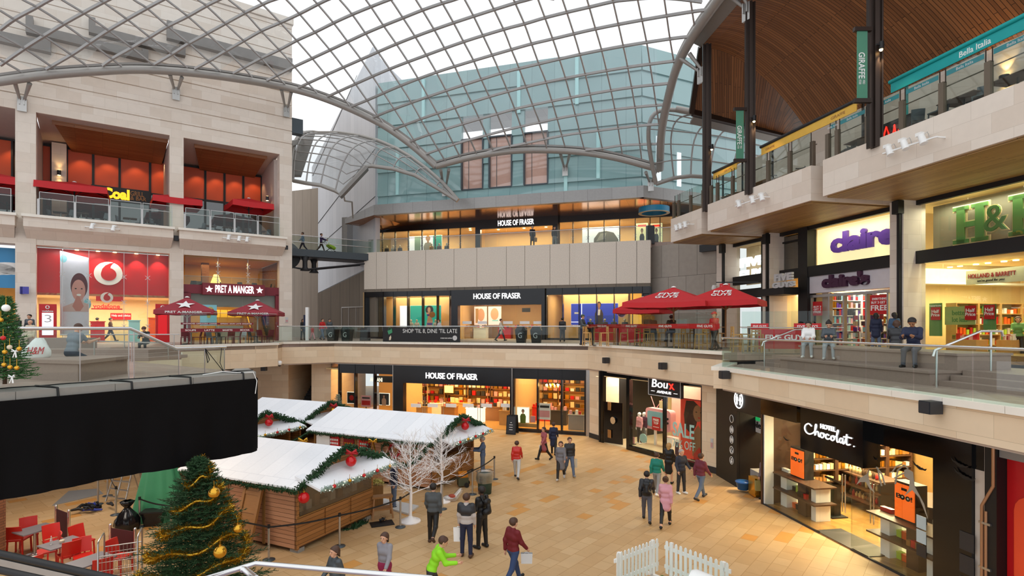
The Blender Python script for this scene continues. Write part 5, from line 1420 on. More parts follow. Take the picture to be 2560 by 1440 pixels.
sgl(po,HF,'HOUSE OF FRASER',1245,1335,549,563,UD+.4,'white_glow',.06,.012)
pnf('glass_shopfront',HF,[923,955,987,1020,1054,1087,1120,1150,1187],UD-.1,UZ,uz0,'upper store window to the side of the portal nearest the metal wall')
pnf('glass_shopfront',HF,[1212,1266,1330,1388],UD-.1,UZ,SFU(1290,570),'glazed upper store entrance under the illuminated name',fins=False)
pnf('glass_shopfront',HF,[1398,1432,1470,1510,1549,1588,1625,1650,1675],UD-.1,UZ,uz0,'upper store window below the blue hanging ring')
w=MB(HF)
for px in(955,987,1020,1054,1087,1120,1150,1398,1432,1470,1510,1549,1588,1625,1650):w.bx(HF.u(px,UD)-.03,HF.u(px,UD)+.03,UD-.2,UD,UZ,uz0)
w.put('window_mullion','black',label='slim black mullions of the upper store windows',cat='mullion')
for a,b,p in((950,1180,420),(1205,1392,560),(1400,1660,420)):
 area('store_upper_light',HF.w((HF.u(a,-7)+HF.u(b,-7))/2,-7.0,uz0-.05),7,2.5,p,(1,.76,.45),HF.rz)
lbx(HF,1020,1104,590,634,-6.4,'bright upper store poster with a fair-haired figure behind the balustrade','screen_white',art=[('printed_panel','mint',[(.2,0),(.38,0),(.38,1),(.2,1)],.003),('printed_panel','screen_teal',[(.75,0),(1,0),(1,1),(.75,1)],.003)]+fig_art(.6,-.2,.8,'light_grey','skin','hair_blond',asp=.5))
lbx(HF,1456,1548,568,618,-6.4,'bright upper store poster with a grey rock-like shape','screen_white',art=[('printed_rock','grey',[(.3,0),(.32,.45),(.45,.75),(.65,.8),(.85,.7),(.98,.35),(1,0)],.003),('printed_rock','light_grey',[(.38,.3),(.5,.68),(.66,.7),(.6,.4)],.006)])
for k,px in enumerate((1590,1626)):
 lbx(HF,px,px+30,558,612,-6.2,'tall yellow upper store poster with a red heading, %s the hanging ring'%('just before' if k==0 else 'directly below'),'lightbox_yellow','black',art=fig_art(.5,.0,.5,'charcoal',asp=1.2)+[('printed_heading','neon_red',[(.15,.84),(.85,.84),(.85,.93),(.15,.93)],.004)])
for k,(px,tp)in enumerate(((967,'charcoal'),(983,'light_grey'),(1000,'charcoal'),(1079,'gold'),(1098,'dark_wood'),(1117,'anthracite'))):
 c=HF.w(HF.u(px,-5.9),-5.9,UZ-.3);mannequin('headless-looking shop mannequin in the upper store window, %s from the metal wall'%ORD[k],c,HF.rz+3.1,'beige',tp,'charcoal')
cc=[HF.w(HF.u(px,-7.5-(k%2)),-7.5-(k%2),UZ)for k,px in enumerate((1222,1240,1262,1300,1350,1372))]
for k,c in enumerate(cc):
 MB(Matrix.Translation(c)).box((0,0,.45),(1.0,.6,.9),rz=HF.rz).box((0,0,.94),(1.06,.66,.06),rz=HF.rz).put('display_counter','light_wood',label='wooden counter inside the upper store entrance, %s from its inner edge'%ORD[k],cat='counter')
w=MB(HF)
for px,d in((1222,-6),(1246,-7.5),(1290,-6),(1310,-7.5),(1350,-6),(1365,-7.5),(1175,-6),(1176,-7)):w.cyl((HF.u(px,d),d,uz0+.09),(HF.u(px,d),d,uz0+.04),.12,n=10)
w.put('downlight','lamp_glow',label='scattered round downlights in the upper store ceiling',cat='light fitting')
# blue ring hung from the copper soffit
rc=HF.w(HF.u(1635,-1.5),-1.5,HF.z(1635,524,-1.5))
t=thing('ring_pendant','large blue ring hung under the corner of the copper canopy','light fitting',rc)
w=MB();w.lathe(rc-V3(0,0,.3),[(1.05,0),(1.2,0),(1.2,.45),(1.05,.45),(1.05,0)],40,False)
w.f=[f for f in w.f if len(f)==4];w.sm=w.sm[:len(w.f)];w.uv=w.uv[:4*len(w.f)]
w.put('ring',mat('ring_blue','#1d7fa6',.4),on=t)
w=MB();w.lathe(rc-V3(0,0,.31),[(.98,0),(1.22,0),(1.22,.03),(.98,.03),(.98,0)],40,False);w.f=[f for f in w.f if len(f)==4];w.sm=w.sm[:len(w.f)];w.uv=w.uv[:4*len(w.f)];w.put('ring_edge',mat('ring_speckle','#c9b48c',.5,0,.5,40),on=t)
for k in range(3):
 w=MB();a=k*2.1;q=rc+Vector((1.1*math.cos(a),1.1*math.sin(a),.1));w.cyl(q,(q.x,q.y,16.7),.015);w.put('hanger','black',on=t)
 # balustrade along the stone band and around its corner
A,B=HF.w(hx(918),-.2,0),HF.w(hx(1619),-.2,0)
grl('glass balustrade along the top of the stone band',[(A.x,A.y),(B.x,B.y)],bz1,1.15,hand='bright_steel',n_per=3.2)
A,B=HF.w(hx(1625),-1.3,0),HF.w(hx(1700),-1.3,0)
grl('short glass balustrade behind the corner of the stone band',[(A.x,A.y),(B.x,B.y)],UZ,1.1,n_per=2.0)
w=MB(HF);u=HF.u(1623,-.9);w.bx(u-.25,u+.4,-1.3,-.9,UZ-.2,UZ+1.25);w.put('directory_totem','charcoal',label='dark totem beside the corner of the upper balustrade',cat='totem')
# ---- middle level
MD=-.45
mz1=bz0-.25
mzh=HF.z(1245,763,MD)
bk=MB(HF);bk.bx(B0,B1-.1,-7.2,-7.0,MZ,mz1);stc(bk,'wall_store_middle_back','store_tan')
bk=MB(HF);bk.bx(B0,B1-.1,-7.0,MD-.1,HF.z(1245,735,MD),HF.z(1245,733,MD));stc(bk,'ceiling_store_middle','cream_wall')
for px in(1127,1366,1626,911):
 bk=MB(HF);u=HF.u(px,MD);bk.bx(u-.08,u+.08,-7.0,MD+.1,MZ,mz1);stc(bk,'wall_store_partition','store_tan' if px!=1626 else 'black_fascia')
po=thing('store_portal','black middle-level store portal with white illuminated name','shopfront',HF.w(HF.u(1245,0),0,MZ))
w=MB(HF);a,b=HF.u(1129,0),HF.u(1363,0);w.bx(a,b,MD,.12,mzh,mz1);w.bx(a,a+.62,MD,.12,MZ,mzh);w.bx(b-.3,b,MD,.12,MZ,mzh);w.put('portal_frame','black_fascia',on=po)
sgl(po,HF,'HOUSE OF FRASER',1184,1302,733,747,.13,'white_glow',.06,.012)
pnf('glass_shopfront',HF,[1152,1217,1289,1352],MD,MZ,mzh,'glazed middle-level store entrance with white push bars',fins=False)
for k,px in enumerate((1168,1206,1270,1312,1346)):
 w=MB(HF);u=HF.u(px,MD);w.bx(u-.42,u+.42,MD+.02,MD+.04,HF.z(px,810,MD),HF.z(px,803,MD));w.put('door_sticker','white',label='white sticker bar on the middle-level entrance glass, %s from the stone side'%ORD[k],cat='sticker')
wf=thing('store_window','black framed middle-level store window with the teal poster','shopfront',HF.w(HF.u(1020,0),0,MZ))
w=MB(HF);w.bx(B0+.1,HF.u(1126,0),MD,.0,HF.z(1020,741,0),mz1);w.bx(B0+.1,HF.u(1126,0),MD,0,MZ,MZ+.15)
for px in(912,958):w.bx(HF.u(px,0)-.06,HF.u(px,0)+.06,MD,0,MZ,mz1)
for px in(983,1018,1055,1092,1124):w.bx(HF.u(px,0)-.03,HF.u(px,0)+.03,MD,0,MZ,mz1)
w.put('frame','black_fascia',on=wf)
for a,b in((912,958),(958,983),(983,1018),(1018,1055),(1055,1092),(1092,1126)):
 MB(HF).bx(HF.u(a,0),HF.u(b,0),MD+.1,MD+.12,MZ,mz1).put('glass_pane','shop_glass' if a>912 else 'dark_glass',on=wf)
wf=thing('store_window','black framed middle-level store window with the blue poster','shopfront',HF.w(HF.u(1500,0),0,MZ))
w=MB(HF);w.bx(HF.u(1365,0),B1-.1,MD,.0,HF.z(1500,735,0),mz1);w.bx(HF.u(1365,0),B1-.1,MD,0,MZ,MZ+.15)
for px in(1366,1406,1447,1491,1535,1581,1606,1625):w.bx(HF.u(px,0)-.03,HF.u(px,0)+.03,MD,0,MZ,mz1)
w.bx(HF.u(1606,0),HF.u(1626,0),MD,MD+.05,MZ,mz1)
w.put('frame','black_fascia',on=wf)
for a,b in((1366,1406),(1406,1447),(1447,1491),(1491,1535),(1535,1581),(1581,1606)):
 MB(HF).bx(HF.u(a,0),HF.u(b,0),MD+.1,MD+.12,MZ,mz1).put('glass_pane','shop_glass',on=wf)
for a,b,p in((965,1120,330),(1150,1355,420),(1370,1600,400)):
 area('store_middle_light',HF.w((HF.u(a,-2)+HF.u(b,-2))/2,-2.6,HF.z(1245,736,MD)),6,2.6,p,(1,.78,.48),HF.rz)
stc(MB(HF).bx(HF.u(958,-3),HF.u(1126,-3),-3.2,-3.1,MZ,mz1),'wall_window_back','store_tan')
stc(MB(HF).bx(HF.u(1408,-3),HF.u(1570,-3),-3.2,-3.1,MZ,mz1),'wall_window_back','store_tan')
lbx(HF,1000,1024,765,817,-2.2,'white lit panel beside the teal swimwear poster','screen_white')
lbx(HF,1026,1102,764,818,-2.2,'teal lit poster of a dark-haired figure in a bikini','screen_teal',art=[('printed_body','skin',[(.52,.0),(.72,.0),(.74,.3),(.66,.55),(.74,.68),(.52,.68),(.58,.5)],.005),('printed_hair','hair_dark',ellipse(.63,.8,.13,.2),.004),('printed_face','skin',ellipse(.62,.8,.05,.12),.008),('printed_top','purple',[(.55,.52),(.72,.52),(.72,.6),(.55,.6)],.009),('printed_brief','purple',[(.56,.1),(.72,.1),(.73,.2),(.55,.2)],.009),('printed_badge','brown_letter',ellipse(.72,.58,.1,.14),.011)])
lbx(HF,1428,1545,759,812,-2.2,'wide blue lit poster of a man in a dark jacket','screen_blue',art=[('printed_line','white_glow',[(.22,.0),(.235,.0),(.235,1),(.22,1)],.004),('printed_line','white_glow',[(0,.12),(.22,.12),(.22,.145),(0,.145)],.004),('printed_words','white',[(.07,.52),(.17,.52),(.17,.6),(.07,.6)],.004)]+fig_art(.6,-.05,.75,'dark_wood','tan_skin','hair_dark',asp=.35)+[('printed_scarf','white',[(.57,.45),(.62,.45),(.63,.72),(.58,.72)],.012)])
lbx(HF,1576,1604,733,822,-1.6,'tall warm lit panel at the far end of the blue poster window',glow('amber_panel','#ffb545',.9),'wood')
for k,(px,tp,lb)in enumerate(((1028,None,'pale mannequin nearest the white lit panel in front of the teal poster'),(1042,None,'pale mannequin in a dark bikini in front of the teal poster'),(1089,None,'pale mannequin at the far edge of the teal poster'),(1476,'charcoal','suited mannequin before the man on the blue poster'),(1512,'charcoal','suited mannequin directly under the man on the blue poster'),(1535,'anthracite','suited mannequin beside the round discount badge'),(1562,'charcoal','suited mannequin at the far end of the blue poster window'))):
 c=HF.w(HF.u(px,-1.5),-1.5,MZ+.0)
 o=mannequin(lb,c,HF.rz+3.1+.3*(k%2),'beige',tp,'charcoal' if tp else None,h=1.72,arm=(0,0),elb=(30,60)if not tp else(10,10),abd=(25,15)if not tp else(8,8),female=not tp)
 if not tp:
  pass
t=thing('discount_badge','round dark badge with a pink rim stuck on the store window','sticker',HF.w(HF.u(1554,.05),.05,HF.z(1554,783,0)))
for r,m,dd in((.34,'pink',.06),(.29,'plum',.075)):
 w=MB(HF);c=(HF.u(1554,0),HF.z(1554,783,0));w.slab([(c[0]+x,.03,c[1]+y)for x,y in ellipse(0,0,r,r)],(0,dd-.03,0));w.put('disc',m,on=t)
sgl(t,HF,'20%',1547,1561,780,786,.076,'white',.01,.02)
# inside the entrance
for k,(px,m)in enumerate(((1160,'light_wood'),(1200,'white'),(1262,'red_sign'),(1300,'wood'),(1335,'light_wood'))):
 w=MB(HF);u=HF.u(px,-3.5);w.bx(u-.6,u+.6,-4.1,-3.4,MZ,MZ+.95);w.bx(u-.64,u+.64,-4.14,-3.36,MZ+.95,MZ+1.0);w.put('display_counter',m,label='cosmetics counter inside the middle entrance, %s from the stone side'%ORD[k],cat='counter')
 goods(HF,u-.55,u+.55,-3.7,MZ+1.0,5,['red_sign','white','charcoal','pink','gold'],'small cosmetics article on a counter inside the middle entrance','cosmetics on the middle counters',.1,.28)
lbx(HF,1186,1216,767,812,-4.5,'rosy beauty poster nearer the stone side inside the middle entrance','screen_rose',art=[('printed_face','skin',ellipse(.55,.55,.3,.35),.004),('printed_hair','hair_blond',[(.1,.1),(.3,.1),(.35,.9),(.1,.9)],.006)])
lbx(HF,1221,1252,767,812,-4.5,'rosy beauty poster in the middle of the middle entrance','screen_rose',art=[('printed_face','skin',ellipse(.5,.6,.32,.33),.004),('printed_words','aqua',[(.3,.2),(.8,.2),(.8,.28),(.3,.28)],.005)])
MB(HF).bx(HF.u(1305,-4),HF.u(1325,-4),-4.1,-4,HF.z(1315,780,-4),HF.z(1315,770,-4)).put('department_sign','black',label='small black department sign with red letters inside the entrance',cat='sign')
# ---- ground floor
GZ0=GF.z(1130,961);G1=4.05
stc(MB(GF).bx(GF.u(843),GF.u(1470),.0,.12,GF.z(1150,917),G1),'trim_store_head','steel')
bk=MB(GF);bk.bx(GF.u(843)-1,GF.u(1466),-7.2,-7.0,0,G1);stc(bk,'wall_store_ground_back','store_tan')
bk=MB(GF);bk.bx(GF.u(843)-1,GF.u(1466),-7.0,-.1,3.55,3.65);stc(bk,'ceiling_store_ground','cream_wall')
bk=MB(GF);bk.bx(GF.u(843)-1,GF.u(1466),-7.0,-.1,.0,.03);stc(bk,'floor_store_ground',mat('amber_floor','#d3a35e',.25))
po=thing('store_portal','black ground-floor store portal with white illuminated name','shopfront',GF.w(GF.u(1130),0,0))
a,b=GF.u(986),GF.u(1281)
MB(GF).bx(a,b,-.3,.14,GZ0,G1-.1).bx(a,a+.75,-.3,.14,0,GZ0).bx(b-.12,b,-.3,.14,0,GZ0).put('portal_frame','black_fascia',on=po)
sgl(po,GF,'HOUSE OF FRASER',1065,1194,933,948,.15,'white_glow',.06,.012)
MB(GF).bx(a-.05,a,-.1,.16,0,G1).bx(b,b+.05,-.1,.16,0,G1).put('edge_strip','steel',on=po)
pnf('glass_shopfront',GF,[1014,1056,1102,1148,1194,1240,1276],-.2,0,GZ0,'glazed ground-floor store doors with a row of white stickers',fins=False)
for k,px in enumerate((1037,1079,1125,1168,1214,1264)):
 w=MB(GF);u=GF.u(px);w.bx(u-.38,u+.38,-.17,-.15,GF.z(px,1019),GF.z(px,1010));w.put('door_sticker','white',label='white sticker bar on the ground-floor doors, %s from the stair side'%ORD[k],cat='sticker')
for k,px in enumerate((1058,1104,1196)):
 for s in(-1,1):
  w=MB(GF);u=GF.u(px)+s*.08;w.tube([(u,-.1,.5),(u,-.1,1.9)],.018,6);w.put('door_pull','steel',label='tall steel pull bar on the ground-floor doors',cat='handle',group='pull bars on the ground-floor doors')
for nm,pxs,lab in(('a',(848,888,936,984),'dark framed ground-floor window by the stair with lit portraits'),('b',(1284,1344,1404,1463),'dark framed ground-floor window with the chandelier')):
 t=thing('store_window',lab,'shopfront',GF.w(GF.u(pxs[0]),0,0));top=GF.z(pxs[1],933 if nm=='a' else 948)
 w=MB(GF);w.bx(GF.u(pxs[0]),GF.u(pxs[-1]),-.25,.05,top,G1-.1);w.bx(GF.u(pxs[0]),GF.u(pxs[-1]),-.25,.06,0,.18)
 for p in pxs:w.bx(GF.u(p)-.04,GF.u(p)+.04,-.25,.08,0,G1-.1)
 w.put('frame','black_fascia',on=t)
 for i in range(3):
  MB(GF).bx(GF.u(pxs[i]),GF.u(pxs[i+1]),-.1,-.08,.18,top).put('glass_pane','shop_glass',on=t)
for a,b,p in((850,980,200),(1020,1270,620),(1290,1460,480)):
 area('store_ground_light',GF.w((GF.u(a,-3)+GF.u(b,-3))/2,-3,3.5),5,4.5,p,(1,.68,.30),GF.rz)
stc(MB(GF).bx(GF.u(1283)-.05,GF.u(1283)+.05,-6,-.3,0,3.6),'wall_store_ground_partition','store_tan')
stc(MB(GF).bx(GF.u(985)-.05,GF.u(985)+.05,-4,-.3,0,3.6),'wall_store_ground_partition','store_tan')
# armani style counter sign, framed portraits, pink stand
t=thing('counter_sign','black counter header with cream capital letters by the stair','sign',GF.w(GF.u(960,-1),-1,2.9))
MB(GF).bx(GF.u(936,-1),GF.u(984,-1),-1.1,-1,GF.z(960,956,-1),GF.z(960,940,-1)).put('board','black',on=t);sgl(t,GF,'ARMANI',925,956,944,954,-.99,'lightbox',.02,.02)
lbx(GF,868,890,981,1008,-.7,'small framed red rose picture in the stair-side window','black','lightbox',art=[('printed_rose','red_sign',ellipse(.5,.5,.25,.25),.004)])
lbx(GF,948,972,984,1012,-.7,'small framed laughing portrait in the stair-side window','charcoal','lightbox',art=fig_art(.5,-.05,.62,'skin','skin','hair_brown',asp=1.1))
def stand_sign(F,px0,px1,py0,py1,d,label,m,m2):
 u0,u1,_,_,z0,z1=fbox(F,px0,px1,py0,py1,0,0,d);t=thing('sign_stand',label,'sign',F.w((u0+u1)/2,d,0))
 MB(F).bx(u0,u1,d-.03,d,z0,z1).put('board',m,on=t)
 MB(F).bx(u0+.05,u1-.05,d,d+.01,z0+(z1-z0)*.15,z0+(z1-z0)*.55).put('printed_panel',m2,on=t)
 MB(F).bx(u0+.08,u1-.08,d,d+.01,z0+(z1-z0)*.72,z0+(z1-z0)*.86).put('printed_shapes','charcoal',on=t)
 MB(F).bar(((u0+u1)/2,d-.02,.02),((u0+u1)/2,d-.02,z0),.04,.04,up=(0,1,0)).bx(u0,u1,d-.2,d+.2,.03,.06).put('foot','black',on=t)
stand_sign(GF,903,927,989,1017,-.7,'pink and white bonus points stand in the stair-side window','pink','red_sign')
stand_sign(GF,1347,1376,1008,1049,-.7,'pink and white bonus points stand under the chandelier','white','pink')
lbx(GF,1293,1322,1019,1056,-.6,'bright lit portrait in green under the ground-floor window by the doors','lightbox','white',art=fig_art(.5,-.05,.62,mat('olive','#7a8a3c',.6),'skin','hair_dark',asp=1.2))
MB(GF).bx(GF.u(1326,-.6),GF.u(1338,-.6),-.65,-.6,GF.z(1330,1056,-.6),GF.z(1330,1040,-.6)).put('small_card','pink',label='small pink card beside the bright green portrait',cat='card')
MB(GF).bx(GF.u(1292,-.6),GF.u(1342,-.6),-.9,-.5,.2,GF.z(1310,1058,-.6)).put('window_plinth','light_wood',label='low plinth carrying the bright portrait',cat='plinth')
# chandelier
cc=GF.w(GF.u(1381,-2),-2,GF.z(1381,966,-2));t=thing('chandelier','glowing crystal chandelier in the ground-floor store window','lamp',cc)
MB().cyl(cc+V3(0,0,.15),(cc.x,cc.y,3.55),.015).lathe(cc,[(.02,-.2),(.1,-.12),(.06,0),(.12,.1),(.03,.2)],10).put('stem','gold',on=t)
for k in range(10):
 a=2*math.pi*k/10;q=cc+Vector((.42*math.cos(a),.42*math.sin(a),.02));MB().tube([cc,cc.lerp(q,.5)-V3(0,0,.12),q],.012,5).put('arm','gold',on=t)
 MB().ball(q+V3(0,0,.07),.035,8,(1,1,1.8)).put('bulb','lamp_glow',on=t)
 MB().ball(q-V3(0,0,.07),.035,6,(1,1,1.6)).put('crystal','chrome',on=t)
 # counters, shelves and goods of the ground floor
GC=['red_sign','white','charcoal','gold','pink','brown_letter','cream_wall']
for k,(px,d,wd_,m)in enumerate(((1055,-1.6,.9,'light_wood'),(1085,-3.4,1.2,'white'),(1120,-2.2,1.0,'wood'),(1150,-4.2,1.6,'light_wood'),(1185,-2.0,1.2,'lightbox'),(1225,-3.0,1.4,'wood'),(1262,-1.6,.8,'light_wood'),(1305,-2.6,1.0,'wood'),(1350,-4.0,1.4,'red_plastic'),(1395,-2.8,1.1,'charcoal'),(1440,-1.4,1.0,'grey'))):
 w=MB(GF);u=GF.u(px,d);w.bx(u-wd_/2,u+wd_/2,d-.6,d,.03,.95);w.bx(u-wd_/2-.04,u+wd_/2+.04,d-.64,d+.04,.95,1.0);w.put('display_counter',m,label='ground-floor display counter, %s from the stair end'%ORD[k],cat='counter')
 goods(GF,u-wd_/2,u+wd_/2,d-.25,1.0,5,GC,'small article on a ground-floor display counter','articles on the ground-floor counters',.12,.32)
for k,(px,m)in enumerate(((1040,'cream_wall'),(1090,'dark_wood'),(1140,'wood'),(1195,'dark_wood'),(1250,'wood'),(1320,'wood'),(1375,'dark_wood'),(1430,'wood'))):
 u=GF.u(px,-6.5);shelf_unit(GF,u-1.0,u+1.0,-6.95,-6.5,.05,3.0,5,'tall shelf unit on the back wall of the ground floor, %s from the stair end'%ORD[k],m,back='warm_wall')
 for r in range(1,5):goods(GF,u-.95,u+.95,-6.65,.1+2.95*r/5+.0,5,GC,'boxed article on the ground-floor back shelves','articles on the ground-floor back shelves',.2,.42)
lbx(GF,1111,1133,964,982,-6.38,'bright lit panel over the middle counter of the ground floor',glow('amber_lit','#ffd98a',1.4),'gold')
# advertising board by the doors
def a_board(label,c,rz,h=1.15,wd_=.62,head='aqua',tilt=.16,panel='charcoal'):
 t=thing('sandwich_board',label,'sign',c,rz)
 for s in(-1,1):
  MB(t).box((0,s*.24,h/2),(wd_,.03,h),rx=s*tilt).put('panel','black',on=t)
 MB(t).box((0,-.26-.01,h/2),(wd_*.82,.02,h*.86),rx=-tilt).put('poster',panel,on=t)
 MB(t).box((0,-.26+.065,h*.82),(wd_*.78,.022,h*.16),rx=-tilt).put('heading_panel',head,on=t)
 return t
c=gp(1281,1084);t=a_board('black sandwich board with a blue heading beside the ground-floor doors',c,-.3)
w=MB(t)
for k,zz in enumerate((.72,.58,.44,.3)):w.box((0,-.285-(.57-zz)*.16,zz),(.22 if k else.1,.02,.03),rx=-.16)
w.put('printed_lines','white',on=t)
# middle-level walkway: rails, banner, bins, bridge
cop=MZ+.06
seg=EDGE
grl('glass balustrade with steel handrail along the stone balcony before the store',[(-14.9,35.6),(-15.4,37.5),(-12.46,39.2),(4.4,33.4)],cop,1.05,hand='bright_steel',n_per=2.0)
EF=Fac(-12.46,39.2,4.52,33.3)
t=thing('balcony_banner','black banner with thin white lettering tied to the balcony glass','banner',EF.w(EF.u(1053),.1,cop))
u0,u1,_,_,z0,z1=fbox(EF,957,1150,818,855,0,0,.08)
MB(EF).bx(u0,u1,.04,.07,z0,z1).put('sheet','black',on=t)
sgl(t,EF,"SHOP 'TIL 8, DINE 'TIL LATE",1007,1143,822,834,.075,'white',.008,-.005)
sgl(t,EF,'WHERE MORE HAPPENS',1101,1130,844,847,.075,'white',.006,0)
w=MB(EF);c=(EF.u(1137,.08),EF.z(1137,845,.08));w.slab([(c[0]+x,.07,c[1]+y)for x,y in ellipse(0,0,.16,.16)],(0,.012,0));w.put('printed_disc','light_grey',on=t)
w=MB(EF);c=(EF.u(975,.08),EF.z(975,829,.08));w.slab([(c[0]+x*.2,.07,c[1]+y*.2)for x,y in((-1,.2),(.7,.9),(.9,-.3),(-.5,-1))],(0,.012,0));w.put('printed_green_bag','green_cloth',on=t)
MB(EF).tube([(c[0]-.15,.085,c[1]+.05),(c[0]-.05,.085,c[1]+.3),(c[0]+.15,.085,c[1]+.18)],.012,5).put('printed_bag_handle','green_cloth',on=t)
MB(EF).slab([(c[0]+x*.16+.02,.07,c[1]-.4+y*.18)for x,y in((-.6,-1),(.2,-.9),(.5,.1),(.2,.9),(-.1,.4),(-.5,.2))],(0,.012,0)).put('printed_cup','beige',on=t)
def litter_bin(label,c,rz):
 t=thing('litter_bin',label,'bin',c,rz)
 MB(t).add([(-.26,-.26,0),(.26,-.26,0),(.26,.26,0),(-.26,.26,0),(-.36,-.3,.85),(.36,-.3,.85),(.36,.3,.85),(-.36,.3,.85),(-.2,-.2,1.12),(.2,-.2,1.12),(.2,.2,1.12),(-.2,.2,1.12)],[(0,3,2,1),(0,1,5,4),(1,2,6,5),(2,3,7,6),(3,0,4,7),(4,5,9,8),(5,6,10,9),(6,7,11,10),(7,4,8,11),(8,9,10,11)]).put('body','black',on=t)
 MB(t).text('G',(-.03,-.30,.52),(1,0,0),(0,.05,1),(0,-1,0),w=.26,h=.34,depth=.006).put('printed_initial','light_grey',on=t)
 MB(t).bx(-.16,.16,-.285,-.25,.9,1.02).put('slot','charcoal',on=t)
 return t
for i,(px,Y,lb)in enumerate(((832,39.6,'black tapered litter bin nearer the concrete wall, of the first pair'),(868,39.4,'black tapered litter bin nearer the small sandwich board, of the first pair'),(1303,36.4,'black tapered litter bin nearer the black banner, of the second pair'),(1341,35.9,'black tapered litter bin nearer the red parasols, of the second pair'))):
 c=at(px,840,Y);c.z=MZ;litter_bin(lb,c,-.2)
c=at(913,840,43);c.z=MZ;a_board('small sandwich board with a blue heading on the walkway by the dark glass',c,-.1,1.0)
t=thing('security_camera','white dome camera under the stone balcony by the stair','camera',at(699,909,36.0))
MB().lathe(at(699,912,35.9),[(.12,-.02),(.14,.1),(.14,.22),(.08,.26)],12).put('housing','white',on=t);MB().ball(at(699,912,35.9),.11,10).put('dome','charcoal',on=t)
w=MB();c=at(660,921,35.2);w.box(c,(.3,.3,.3));w.put('wall_speaker','charcoal',label='small dark box fixed under the balcony beside the dome camera',cat='speaker')
t=thing('info_pillar','white and navy information pillar on the walkway by the concrete wall','totem',at(768,840,44)*1)
c=at(768,840,44);c.z=MZ;t.location=c;WM[t.name]=Matrix.Translation(c)
MB(t).bx(-.1,.12,-.12,.12,0,2.6).put('body','white',on=t);MB(t).bx(-.25,-.1,-.12,.12,.7,2.0).put('side_panel','navy',on=t)
# footbridge to the upper level
br=thing('footbridge','dark steel footbridge from the stone block to the upper store terrace','bridge',at(820,630,47))
A0,A1=V3(-19.6,46.2,12.75),V3(-13.2,50.4,12.75)
f=Fac(A0.x,A0.y,A1.x,A1.y)
MB(f).bx(-1,f.L+.6,-2.4,0,12.72,13.1).bx(-1,f.L+.6,-.02,.04,12.55,13.15).put('deck','anthracite',on=br)
MB(f).bx(-1,f.L+.6,-2.3,-.1,12.5,12.72).put('underside','charcoal',on=br)
MB(f).tube([(-1,-.3,12.4),(.8,-.3,11.7),(2.4,-.3,11.45),(4,-.3,11.7),(f.L+.3,-.3,12.3)],.06,8).tube([(-1,-1.8,12.4),(1.6,-1.8,11.75),(3.4,-1.8,11.6),(f.L+.3,-1.8,12.3)],.06,8).put('tension_rod','charcoal',on=br)
for u,d in((2.5,-.3),(3.6,-1.8)):
 MB(f).lathe((u,d,11.35),[(.42,0),(.2,.3),(.2,.8),(.36,1.25)],14).put('strut','charcoal',on=br)
MB(f).slab([(1.0+x,-1.0,12.6+y)for x,y in ellipse(0,0,1.25,1.2)],(0,.25,0)).put('round_plate','black',on=br)
for k in range(4):
 MB(f).bx(-1+k*(f.L+1.6)/4+.02,-1+(k+1)*(f.L+1.6)/4-.02,-.06,-.045,13.15,14.25).put('glass_pane','rail_glass',on=br)
w=MB(f)
for z in(13.75,14.3):w.tube([(-1,-.05,z),(f.L+.6,-.05,z)],.03,8)
w.put('handrail','bright_steel',on=br)
# burger terrace
F5=Fac(4.52,33.3,8.75,23.25)
gr=grl('tall glass screen with a red band round the burger terrace',[(4.45,33.3),(8.7,23.3)],cop,1.65,hand=None,n_per=1.5,name='terrace_screen')
w=MB(F5);ua,ub=F5.u(1410),F5.u(1800);z0,z1=6.5,6.72
w.bx(max(.02,ua),ub,.02,.03,z0,z1);w.put('red_band','red_sign',on=gr)
for px in(1443,1506,1579,1664,1763):
 u=F5.u(px);MB(F5).text('FIVE GUYS',(u,.03,(z0+z1)/2),(1,0,0),(0,0,1),(0,1,0),w=.95,h=.11,depth=.006,bold=.015).put('lettering','white',on=gr)
F5b=Fac(8.75,23.25,12.2,24.6)
gr=grl('glass screen with two short red bands closing the burger terrace',[(9.3,22.7),(12.6,21.3)],MZ,1.7,hand=None,n_per=1.1,name='terrace_screen')
F5b=Fac(9.3,22.7,12.6,21.3)
for a,b in((.35,1.0),(1.9,2.85)):
 MB(F5b).bx(a,b,.02,.03,6.48,6.72).put('red_band','red_sign',on=gr);MB(F5b).text('FIVE GUYS',((a+b)/2,.03,6.6),(1,0,0),(0,0,1),(0,1,0),w=(b-a)*.75,h=.1,depth=.006,bold=.015).put('lettering','white',on=gr)
MB(F5b).tube([(0,.05,6.55),(F5b.L,.05,6.55)],.02,6).put('handrail','steel',on=gr)
def fg_marks(t,h,ze,zt):
 for s in(0,3):
  slope_text(t,'FIVE',s,h,ze,zt,.56,h*.5,h*.17);slope_text(t,'GUYS',s,h,ze,zt,.36,h*.56,h*.17)
for k,(px,Y,s,ze,lb)in enumerate(((1608,36.5,3.0,1.95,'far red parasol with white lettering beside the dark store edge'),(1684,28.6,4.0,2.05,'largest red parasol with white lettering in the middle of the burger terrace'),(1814,27.4,3.3,2.1,'red parasol with white lettering under the small red hanging sign'))):
 c=at(px,800,Y);c.z=MZ
 square_parasol('burger_parasol',lb,'red_cloth',c,-.55,s,ze+.25,ze+1.05,.26,'wood',fg_marks)
sl=[(1468,31.8),(1492,33.0),(1510,31.0),(1528,32.4),(1560,30.4),(1600,30.2),(1622,29.0),(1655,31.0),(1700,27.6),(1722,29.0),(1752,25.8),(1772,28.0),(1800,29.0),(1842,24.2),(1862,26.0),(1886,23.7),(1905,24.8),(1640,33.0)]
s0=None
